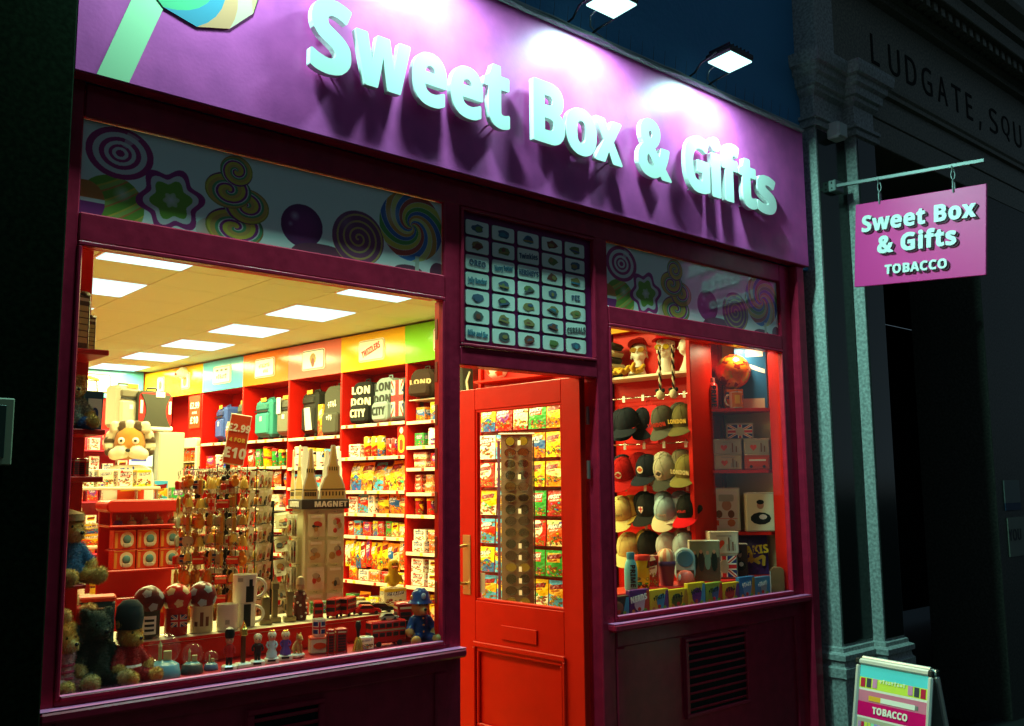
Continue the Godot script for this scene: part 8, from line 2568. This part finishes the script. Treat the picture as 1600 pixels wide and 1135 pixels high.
func tin(label: String, at: Vector3, turn: float, w: float, h: float, d: float, base: Color, style: int) -> Node3D:
	var o := thing("printed_tin", label, "tin", at, turn)
	part(o, "tin_body", G.new().box(Vector3(0, h / 2, 0), Vector3(w, h, d), 0.008), mat("tin_%s" % base.to_html(false), base, 0.3))
	part(o, "rim", G.new().box(Vector3(0, h * 0.985, 0), Vector3(w + 0.003, 0.012, d + 0.003), 0.005), mat("tin_rim", lin(0.5, 0.46, 0.34), 0.3, 0.4))
	var z := d / 2 + 0.0012
	var rd := mat("panel_red")
	var dk := mat("print_brown", lin(0.16, 0.05, 0.02), 0.5)
	match style:
		0:
			var ht := PackedVector2Array()
			for k in 20:
				var a := TAU * k / 20.0
				ht.append(Vector2(-w * 0.14 + pow(sin(a), 3) * h * 0.22, h * 0.46 + (13.0 * cos(a) - 5.0 * cos(2 * a) - 2.0 * cos(3 * a) - cos(4 * a)) * h * 0.0145))
			part(o, "heart_print", G.new().slab(ht, z - 0.001, z), rd)
			for k in 5:
				part(o, "skyline_print", G.new().box(Vector3(w * (0.10 + 0.065 * k), h * (0.30 + 0.05 * ((k * 3) % 4)), z), Vector3(w * 0.045, h * (0.3 + 0.1 * ((k * 3) % 4)), 0.001)), dk if k % 2 else mat("print_grey", lin(0.35, 0.33, 0.27), 0.5))
			part(o, "print_line", G.new().box(Vector3(0, h * 0.82, z), Vector3(w * 0.5, h * 0.06, 0.001)), mat("print_grey", lin(0.35, 0.33, 0.27), 0.5))
		1:
			part(o, "print_frame", G.new().slab(rrect(w * 0.82, h * 0.84, 0.008, 0, h * 0.5), z - 0.001, z), mat("print_pale", lin(0.60, 0.50, 0.42), 0.5))
			part(o, "print_portrait", G.new().slab(oval(w * 0.16, h * 0.12, w * 0.06, h * 0.60), z - 0.001, z + 0.0006), mat("print_skin", lin(0.42, 0.20, 0.12), 0.5))
			part(o, "print_hat", G.new().slab(rrect(w * 0.5, h * 0.16, 0.012, w * 0.05, h * 0.77), z - 0.001, z + 0.0009), mat("print_grey"))
			for s in [-0.2, 0.2]:
				part(o, "print_small", G.new().slab(oval(w * 0.11, h * 0.09, w * s, h * 0.40), z - 0.001, z + 0.0006), dk)
			part(o, "print_line", G.new().box(Vector3(0, h * 0.30, z + 0.0002), Vector3(w * 0.8, h * 0.012, 0.001)), rd)
			part(o, "print_heart", G.new().slab(oval(w * 0.14, h * 0.09, w * 0.2, h * 0.2, 7), z - 0.001, z + 0.0006), mat("print_rust", lin(0.5, 0.13, 0.03), 0.5))
			part(o, "print_small", G.new().box(Vector3(-w * 0.25, h * 0.2, z), Vector3(w * 0.08, h * 0.12, 0.001)), rd)
		2:
			part(o, "print_figure", G.new().slab(oval(w * 0.12, h * 0.10, 0, h * 0.68), z - 0.001, z), mat("print_skin", lin(0.42, 0.20, 0.12), 0.5))
			part(o, "print_hair", G.new().slab(oval(w * 0.13, h * 0.06, 0, h * 0.76), z - 0.001, z + 0.0006), mat("print_black", lin(0.012, 0.014, 0.012), 0.4))
			part(o, "print_body", G.new().slab(oval(w * 0.36, h * 0.16, 0, h * 0.34, 11), z - 0.001, z + 0.0003), mat("print_black"))
			part(o, "print_dog", G.new().slab(oval(w * 0.14, h * 0.07, w * 0.08, h * 0.38, 8), z - 0.001, z + 0.0008), mat("print_pale", lin(0.60, 0.50, 0.42), 0.5))
		3:
			flag(o, Vector3(0, h * 0.5, z), w * 0.9, h * 0.86)
			part(o, "centre_print", G.new().slab(oval(w * 0.16, h * 0.28, 0, h * 0.5), z, z + 0.005), mat("tin_rim"))
		4:
			part(o, "bus_print", G.new().slab(rrect(w * 0.8, h * 0.6, 0.006, 0, h * 0.5), z - 0.001, z), rd)
			part(o, "window_print", G.new().box(Vector3(0, h * 0.62, z + 0.0002), Vector3(w * 0.66, h * 0.12, 0.001)), white_print())
			for s in [-0.25, 0.25]:
				part(o, "wheel_print", G.new().slab(oval(h * 0.1, h * 0.1, w * s, h * 0.2), z - 0.001, z + 0.0006), dark_ink())
		5:
			part(o, "photo_print", G.new().box(Vector3(0, h * 0.5, z - 0.0003), Vector3(w * 0.96, h * 0.96, 0.001)), mat("photo_dark", lin(0.10, 0.05, 0.035), 0.25))
			part(o, "photo_sky", G.new().box(Vector3(0, h * 0.78, z + 0.0002), Vector3(w * 0.94, h * 0.38, 0.001)), mat("photo_green", lin(0.20, 0.19, 0.12), 0.3))
			for k in 4:
				part(o, "photo_figure", G.new().slab(oval(w * 0.10, h * (0.22 + 0.04 * (k % 2)), w * (-0.33 + 0.21 * k), h * 0.5, 12), z, z + 0.0012 + 0.0003 * k), [mat("print_black"), mat("photo_suit", lin(0.03, 0.02, 0.02), 0.4), mat("photo_teal", lin(0.16, 0.22, 0.18), 0.4), mat("print_black")][k])
				part(o, "photo_face", G.new().slab(oval(w * 0.05, h * 0.05, w * (-0.33 + 0.21 * k), h * (0.70 + 0.03 * (k % 2)), 10), z + 0.001, z + 0.0027), mat("print_skin", lin(0.42, 0.20, 0.12), 0.5))
	return o

func right_window_goods():
	var rp := red_paint()
	var dr := mat("deck_red")
	var dk := thing("right_window_deck", "red stepped display deck inside the right window", "display deck", Vector3.ZERO)
	bar(dk, "deck", 3.93, 5.80, 0.70, 0.757, -0.16, -0.101, dr, 0.003)
	bar(dk, "deck_nose", 3.945, 5.68, 0.735, 0.7565, -0.10, -0.034, dr, 0.003)
	bar(dk, "step", 3.95, 5.80, 0.757, 0.87, -0.40, -0.162, mat("step_scarlet", lin(0.55, 0.012, 0.012), 0.4), 0.004)
	bar(dk, "deck_back", 3.95, 5.30, -0.2, 0.757, -0.40, -0.38, rp, 0.002)
	var cb := thing("corner_cabinet", "red corner cabinet with three shelves at the right end of the right window", "cabinet", Vector3.ZERO)
	for y in [2.02, 1.59, 1.165]:
		var pl := PackedVector2Array([Vector2(5.41, -0.43), Vector2(5.69, -0.15), Vector2(5.80, -0.15), Vector2(5.80, -0.60), Vector2(5.50, -0.60)])
		var g := G.new().at(Transform3D(Basis(Vector3.RIGHT, PI / 2), Vector3.ZERO))
		g.slab(pl, -y, -y + 0.022, 0.0)
		part(cb, "shelf", g, rp)
	bar(cb, "pale_side", 5.803, 5.815, 0.872, 2.78, -0.60, -0.12, mat("cabinet_cream", lin(0.58, 0.44, 0.22), 0.5), 0.001)
	bar(cb, "red_back", 5.45, 5.80, 0.872, 2.78, -0.625, -0.605, rp, 0.002)
	bar(cb, "door_post", 5.395, 5.43, 0.872, 2.80, -0.47, -0.435, rp, 0.003)
	var t45 := -0.80
	var cl := thing("cabinet_lamp", "small lit lamp under the top of the corner cabinet", "lamp", Vector3(5.58, 2.47, -0.27))
	var lg := mat("cabinet_lamp_glow", Color.BLACK, 0.4)
	lg.emission_enabled = true
	lg.emission = lin(1.0, 0.9, 0.6)
	lg.emission_energy_multiplier = 1.5
	part(cl, "housing", G.new().cyl(Vector3(0, 0.006, 0), Vector3(0, 0.04, 0), 0.05, 0.04, 16), white_print())
	part(cl, "lens", G.new().cyl(Vector3(0, -0.004, 0), Vector3(0, 0.006, 0), 0.042, -1, 16), lg)
	part(cl, "stem", G.new().cyl(Vector3(0, 0.04, 0), Vector3(0, 0.64, 0), 0.008), white_print())
	var la := AreaLight3D.new()
	la.name = "cabinet_lamp_light"
	la.area_size = Vector2(0.075, 0.075)
	la.light_color = Color(1.0, 0.95, 0.75)
	la.light_energy = 0.45
	la.shadow_enabled = true
	la.rotation.x = -PI / 2
	la.position.y = -0.007
	cl.add_child(la)
	# upper shelf
	var bl := thing("foil_football", "orange and gold foil football on the top cabinet shelf", "football", cab(0.22, 2.165, 0.12), 0.3)
	football(bl, Vector3(0, 0.128, 0), 0.125, foil(), mat("foil_gold", lin(0.62, 0.42, 0.03), 0.18, 0.5))
	var bp := good("carton", 0.12, 0.143, 0.12, 12, "small stand box under the foil football", cab(0.22, 2.021, 0.14), t45)
	bp.set_meta("category", "box")
	var pr := thing("red_drink_bottle", "red sports bottle with black lettering on the top cabinet shelf", "bottle", cab(0.055, 2.021, 0.03), t45)
	var rb := mat("bottle_red", lin(0.55, 0.03, 0.02), 0.25)
	part(pr, "body", G.new().lathe([Vector2(0, 0), Vector2(0.036, 0), Vector2(0.040, 0.012), Vector2(0.040, 0.15), Vector2(0.030, 0.178), Vector2(0.018, 0.185), Vector2(0, 0.186)], 18), rb)
	part(pr, "cap", G.new().lathe([Vector2(0.020, 0.184), Vector2(0.022, 0.20), Vector2(0.020, 0.218), Vector2(0, 0.222)], 14), mat("cap_rose", lin(0.55, 0.12, 0.10), 0.4))
	var lt := text_on(pr, "PRIME", 0.034, Vector3(0.004, 0.085, 0.040), dark_ink(), 0, 1.0, -PI / 2, heavy)
	lt.name = "lettering"
	var mg := thing("orange_mug", "white mug with an orange print and handle to the left under the foil football", "mug", cab(0.215, 2.021, 0.02), t45)
	mug_into(mg, 0.045, 0.115, china(), Vector3.ZERO, -1.0)
	wrap_print(mg, "orange_print", 0.0455, 0.006, 0.109, -0.75, 1.2, mat("mug_orange", lin(0.62, 0.20, 0.015), 0.3))
	wrap_print(mg, "gold_print", 0.0459, 0.03, 0.09, -0.3, 0.5, mat("print_yellow", lin(0.75, 0.5, 0.03), 0.4))
	var bx := thing("blue_toy_box", "tall blue and white toy box behind the foil football", "toy box", cab(0.345, 2.021, 0.13), t45 - 0.15)
	part(bx, "box", G.new().box(Vector3(0, 0.22, 0), Vector3(0.22, 0.44, 0.05), 0.002), mat("toybox_blue", lin(0.02, 0.10, 0.22), 0.35))
	part(bx, "top_band", G.new().box(Vector3(0.03, 0.40, 0.026), Vector3(0.12, 0.05, 0.002)), white_print())
	part(bx, "slant_band", G.new().slab(PackedVector2Array([Vector2(-0.10, 0.36), Vector2(0.10, 0.28), Vector2(0.10, 0.25), Vector2(-0.10, 0.33)]), 0.025, 0.0275), white_print())
	part(bx, "foot_panel", G.new().box(Vector3(0.0, 0.04, 0.026), Vector3(0.18, 0.07, 0.002)), mat("tin_cream", lin(0.55, 0.48, 0.32), 0.3))
	# middle shelf
	tin("cream tin with red print, lower left of the stacked tins", cab(0.145, 1.591, 0.05), t45, 0.19, 0.105, 0.09, lin(0.52, 0.42, 0.26), 0)
	tin("silver tin with a heart print on top of the cream tin", cab(0.145, 1.697, 0.05), t45, 0.195, 0.105, 0.09, lin(0.42, 0.38, 0.30), 0)
	tin("tin with a red bus print, lower right of the stacked tins", cab(0.345, 1.591, 0.05), t45, 0.175, 0.105, 0.09, lin(0.5, 0.08, 0.04), 4)
	tin("pale tin on top of the red bus tin", cab(0.345, 1.697, 0.05), t45, 0.175, 0.105, 0.09, lin(0.40, 0.38, 0.30), 0)
	tin("union flag tin on the very top of the stacked tins", cab(0.24, 1.803, 0.06), t45 - 0.1, 0.185, 0.11, 0.07, lin(0.50, 0.44, 0.30), 3)
	var tr := thing("gold_trophy", "little gold trophy figure at the dark left end of the tin shelf", "ornament", cab(0.035, 1.591, 0.09), t45)
	part(tr, "stand", G.new().box(Vector3(0, 0.02, 0), Vector3(0.035, 0.04, 0.035), 0.003), dark_ink())
	part(tr, "cup", G.new().lathe([Vector2(0.006, 0.04), Vector2(0.008, 0.07), Vector2(0.02, 0.10), Vector2(0.024, 0.135), Vector2(0.012, 0.15), Vector2(0, 0.152)], 12), mat("trophy_gold"))
	# lower shelf: two upright portrait tins
	tin("upright tin with a portrait collage on the lowest cabinet shelf", cab(0.115, 1.166, 0.05), t45 - 0.12, 0.205, 0.30, 0.06, lin(0.60, 0.54, 0.40), 1)
	tin("upright cream tin with one seated figure on the lowest cabinet shelf", cab(0.345, 1.166, 0.02), t45 + 0.1, 0.20, 0.265, 0.06, lin(0.66, 0.58, 0.38), 2)
	# along the step
	var bb := thing("blue_drink_bottle", "pale blue drink bottle on the red step", "bottle", Vector3(4.345, 0.871, -0.25), -0.85)
	part(bb, "body", G.new().lathe([Vector2(0, 0), Vector2(0.036, 0), Vector2(0.040, 0.01), Vector2(0.040, 0.12), Vector2(0.034, 0.155), Vector2(0.024, 0.18), Vector2(0, 0.182)], 18), mat("bottle_aqua", lin(0.10, 0.42, 0.50), 0.3))
	part(bb, "cap", G.new().lathe([Vector2(0.024, 0.18), Vector2(0.026, 0.215), Vector2(0.022, 0.222), Vector2(0, 0.223)], 14), mat("cap_blue", lin(0.04, 0.22, 0.34), 0.3))
	text_on(bb, "PRIME", 0.030, Vector3(0.012, 0.085, 0.0385), dark_ink(), 0.3, 1.0, -PI / 2, heavy)
	good("tub", 0.10, 0.20, 0.1, 10, "tan sweet jar with a pale domed lid beside the blue bottle", Vector3(4.455, 0.871, -0.26), -0.85)
	good("carton", 0.075, 0.19, 0.07, 6, "slim crimson carton behind the cupcake tub", Vector3(4.58, 0.871, -0.28), -0.85)
	var cc := thing("cupcake_tub", "cupcake shaped tub with a striped dome lid", "tub", Vector3(4.69, 0.871, -0.26), -0.85)
	part(cc, "base", G.new().lathe([Vector2(0, 0), Vector2(0.040, 0), Vector2(0.054, 0.12), Vector2(0, 0.121)], 20), mat("cup_berry", lin(0.22, 0.03, 0.06), 0.35))
	part(cc, "band", G.new().lathe([Vector2(0.055, 0.12), Vector2(0.058, 0.125), Vector2(0.058, 0.145), Vector2(0.054, 0.15)], 20), mat("cup_purple", lin(0.10, 0.04, 0.14), 0.4))
	for k in 14:
		var a := TAU * k / 14.0
		part(cc, "dome_segment", G.new().lathe([Vector2(0.054, 0.15), Vector2(0.057, 0.17), Vector2(0.050, 0.20), Vector2(0.028, 0.222), Vector2(0, 0.228)], 3, a, a + TAU / 14.0), mat("dome_cream", lin(0.62, 0.5, 0.32), 0.5) if k % 2 == 0 else mat("dome_peach", lin(0.55, 0.2, 0.12), 0.5))
	var pd := thing("pink_sweet_pot", "small glossy pink pot with a white handle before the blue arch tub", "pot", Vector3(4.80, 0.871, -0.20), -0.85)
	part(pd, "pot", G.new().lathe([Vector2(0, 0), Vector2(0.05, 0), Vector2(0.056, 0.03), Vector2(0.05, 0.065), Vector2(0.03, 0.085), Vector2(0, 0.09)], 18), mat("pot_pink", lin(0.58, 0.10, 0.08), 0.25))
	part(pd, "label", G.new().ball(Vector3(-0.035, 0.045, 0.038), Vector3(0.012, 0.02, 0.006), 8, 6), white_print())
	var ba := thing("blue_arch_tub", "pale blue arched sweet dispenser with a round top", "dispenser", Vector3(4.885, 0.871, -0.27), -0.85)
	part(ba, "body", G.new().slab(rrect(0.13, 0.22, 0.064, 0, 0.11, 8), -0.03, 0.03, 0.008), mat("arch_blue", lin(0.28, 0.45, 0.52), 0.3))
	part(ba, "disc", G.new().slab(oval(0.052, 0.052, 0, 0.152), 0.03, 0.036, 0.003), mat("arch_disc", lin(0.05, 0.16, 0.30), 0.3))
	part(ba, "sweets_print", G.new().box(Vector3(0, 0.045, 0.0315), Vector3(0.11, 0.075, 0.002)), mat("photo_dark", lin(0.10, 0.05, 0.035), 0.25))
	tin("dark photo tin with four figures in front of the white tin", Vector3(5.06, 0.871, -0.25), -0.75, 0.20, 0.26, 0.06, lin(0.5, 0.48, 0.40), 5)
	tin("grey union flag tin under the white tin", Vector3(5.30, 0.871, -0.28), -0.75, 0.18, 0.16, 0.10, lin(0.32, 0.30, 0.24), 3)
	tin("white tin with a dark heart stacked on the grey flag tin", Vector3(5.30, 1.032, -0.28), -0.7, 0.20, 0.145, 0.11, lin(0.55, 0.52, 0.42), 0)
	tin("dark brown tin with a pale bottle print right of the flag tin", Vector3(5.47, 0.871, -0.27), -0.75, 0.11, 0.22, 0.06, lin(0.06, 0.025, 0.02), 2)
	var tk := good("bag", 0.20, 0.27, 0.07, 22, "purple and yellow corn snack bag leaning at the right end", Vector3(5.66, 0.872, -0.28), -0.8, "", -0.1)
	(tk as MeshInstance3D).material_override = mat("snack_purple", lin(0.06, 0.02, 0.12), 0.3)
	text_on(tk, "TAKIS", 0.055, Vector3(0, 0.165, 0.036), mat("print_yellow"), 0, 0.9, 0.1, heavy)
	for k in 5:
		part(tk, "corn_roll_print", G.new().at(Transform3D(Basis(Vector3.BACK, 0.6 + k), Vector3(-0.05 + 0.028 * k, 0.09 + 0.02 * (k % 2), 0.036))).slab(rrect(0.07, 0.022, 0.01), -0.001, 0.001 + 0.0004 * k), mat("corn_gold", lin(0.55, 0.28, 0.02), 0.5))
	var cs := thing("card_stand", "narrow brown card box standing against the right end of the window", "box", Vector3(5.645, 0.758, -0.09), -0.9)
	part(cs, "box", G.new().slab(rrect(0.09, 0.175, 0.03, 0, 0.0875), -0.02, 0.02, 0.003), mat("kraft_brown", lin(0.20, 0.10, 0.04), 0.6))
	part(cs, "side_edge", G.new().box(Vector3(-0.046, 0.075, 0), Vector3(0.003, 0.14, 0.04)), white_print())
	# theatre boxes of sweets along the glass
	var th := [["dark brown", lin(0.05, 0.025, 0.02), "", lin(0.2, 0.1, 0.05)], ["violet and pink", lin(0.10, 0.02, 0.16), "NERDS", lin(0.6, 0.55, 0.65)], ["yellow and blue", lin(0.65, 0.48, 0.03), "~", lin(0.05, 0.3, 0.5)], ["yellow and green", lin(0.62, 0.45, 0.02), "~", lin(0.08, 0.12, 0.02)], ["purple and yellow", lin(0.60, 0.45, 0.02), "~", lin(0.14, 0.03, 0.2)], ["green and yellow", lin(0.22, 0.32, 0.04), "~", lin(0.04, 0.14, 0.3)], ["yellow and red", lin(0.62, 0.42, 0.02), "~", lin(0.4, 0.04, 0.02)], ["bright blue", lin(0.03, 0.14, 0.34), "~", lin(0.12, 0.3, 0.5)], ["pale blue", lin(0.08, 0.22, 0.36), "~", lin(0.3, 0.42, 0.4)]]
	for k in th.size():
		var t: Array = th[k]
		var x := 4.035 + k * 0.176
		var hh := 0.115 + 0.012 * ((k * 2) % 3)
		var q := thing("theatre_box", "%s sweet box, %s from left along the right window glass" % [t[0], ORD[k]], "sweet box", Vector3(x, 0.7575, -0.085), 0.02 * sin(k * 4.0))
		part(q, "box", G.new().box(Vector3(0, hh / 2, 0), Vector3(0.17, hh, 0.03), 0.002), mat("theatre_%d" % k, t[1], 0.35))
		var ac := mat("theatre_ink_%d" % k, t[3], 0.4)
		part(q, "splash_print", G.new().slab(oval(0.05, hh * 0.34, -0.015 + 0.02 * (k % 3), hh * 0.45, 13), 0.0151, 0.0162), ac)
		part(q, "corner_print", G.new().slab(PackedVector2Array([Vector2(0.03, 0.004), Vector2(0.082, 0.004), Vector2(0.082, hh - 0.01), Vector2(0.06, hh - 0.01)]), 0.0151, 0.0168), mat("theatre_side_%d" % (k % 4), [lin(0.05, 0.25, 0.42), lin(0.5, 0.05, 0.02), lin(0.12, 0.04, 0.18), lin(0.4, 0.2, 0.02)][k % 4], 0.4))
		for s in 3:
			part(q, "sweet_print", G.new().slab(oval(0.014, 0.012, -0.055 + s * 0.05, 0.02 + 0.01 * (s % 2), 9), 0.0168, 0.0178 + 0.0003 * s), [mat("sweet_orange", lin(0.6, 0.2, 0.02), 0.4), mat("sweet_red", lin(0.5, 0.03, 0.02), 0.4), mat("sweet_green", lin(0.15, 0.35, 0.03), 0.4)][s])
		if t[2] != "":
			if t[2] == "~":
				strokes(q, 0.10, 0.03, Vector3(-0.01, hh * 0.66, 0.0185), white_ink() if k in [1, 7, 8] else dark_ink(), 4 + k % 3, 0.12)
				continue
			text_on(q, t[2], 0.032, Vector3(-0.01, hh * 0.66, 0.0185), white_ink() if k in [1, 7, 8] else dark_ink(), 0, 0.95, 0.12, heavy)
	var rg := thing("hanging_rail_ring", "pale hoop leaning against the left edge of the right window", "hoop", Vector3(4.0, 0.885, -0.13), 0.3)
	var hp := []
	for i in 20:
		hp.append(Vector3(0.03 * cos(TAU * i / 20), 0.055 + 0.06 * sin(TAU * i / 20), 0))
	part(rg, "hoop", G.new().tube(hp, 0.005, 6, true), white_print())
	part(rg, "hoop_face", G.new().slab(oval(0.026, 0.055, 0, 0.055), -0.001, 0.001), mat("hoop_face", lin(0.16, 0.18, 0.2), 0.3))

func foil() -> StandardMaterial3D:
	var m := mat("foil_orange", Color.WHITE, 0.25, 0.25)
	if m.albedo_texture == null:
		var im := Image.create(128, 128, false, Image.FORMAT_RGB8)
		var fn := FastNoiseLite.new()
		fn.seed = 4
		fn.frequency = 0.03
		fn.noise_type = FastNoiseLite.TYPE_CELLULAR
		fn.cellular_return_type = FastNoiseLite.RETURN_CELL_VALUE
		for y in 128:
			for x in 128:
				var q := fn.get_noise_2d(x, y) * 0.5 + 0.5
				im.set_pixel(x, y, Color("d83a10").lerp(Color("f0a020"), q) if q < 0.7 else Color("8a2010"))
		m.albedo_texture = ImageTexture.create_from_image(im)
	return m
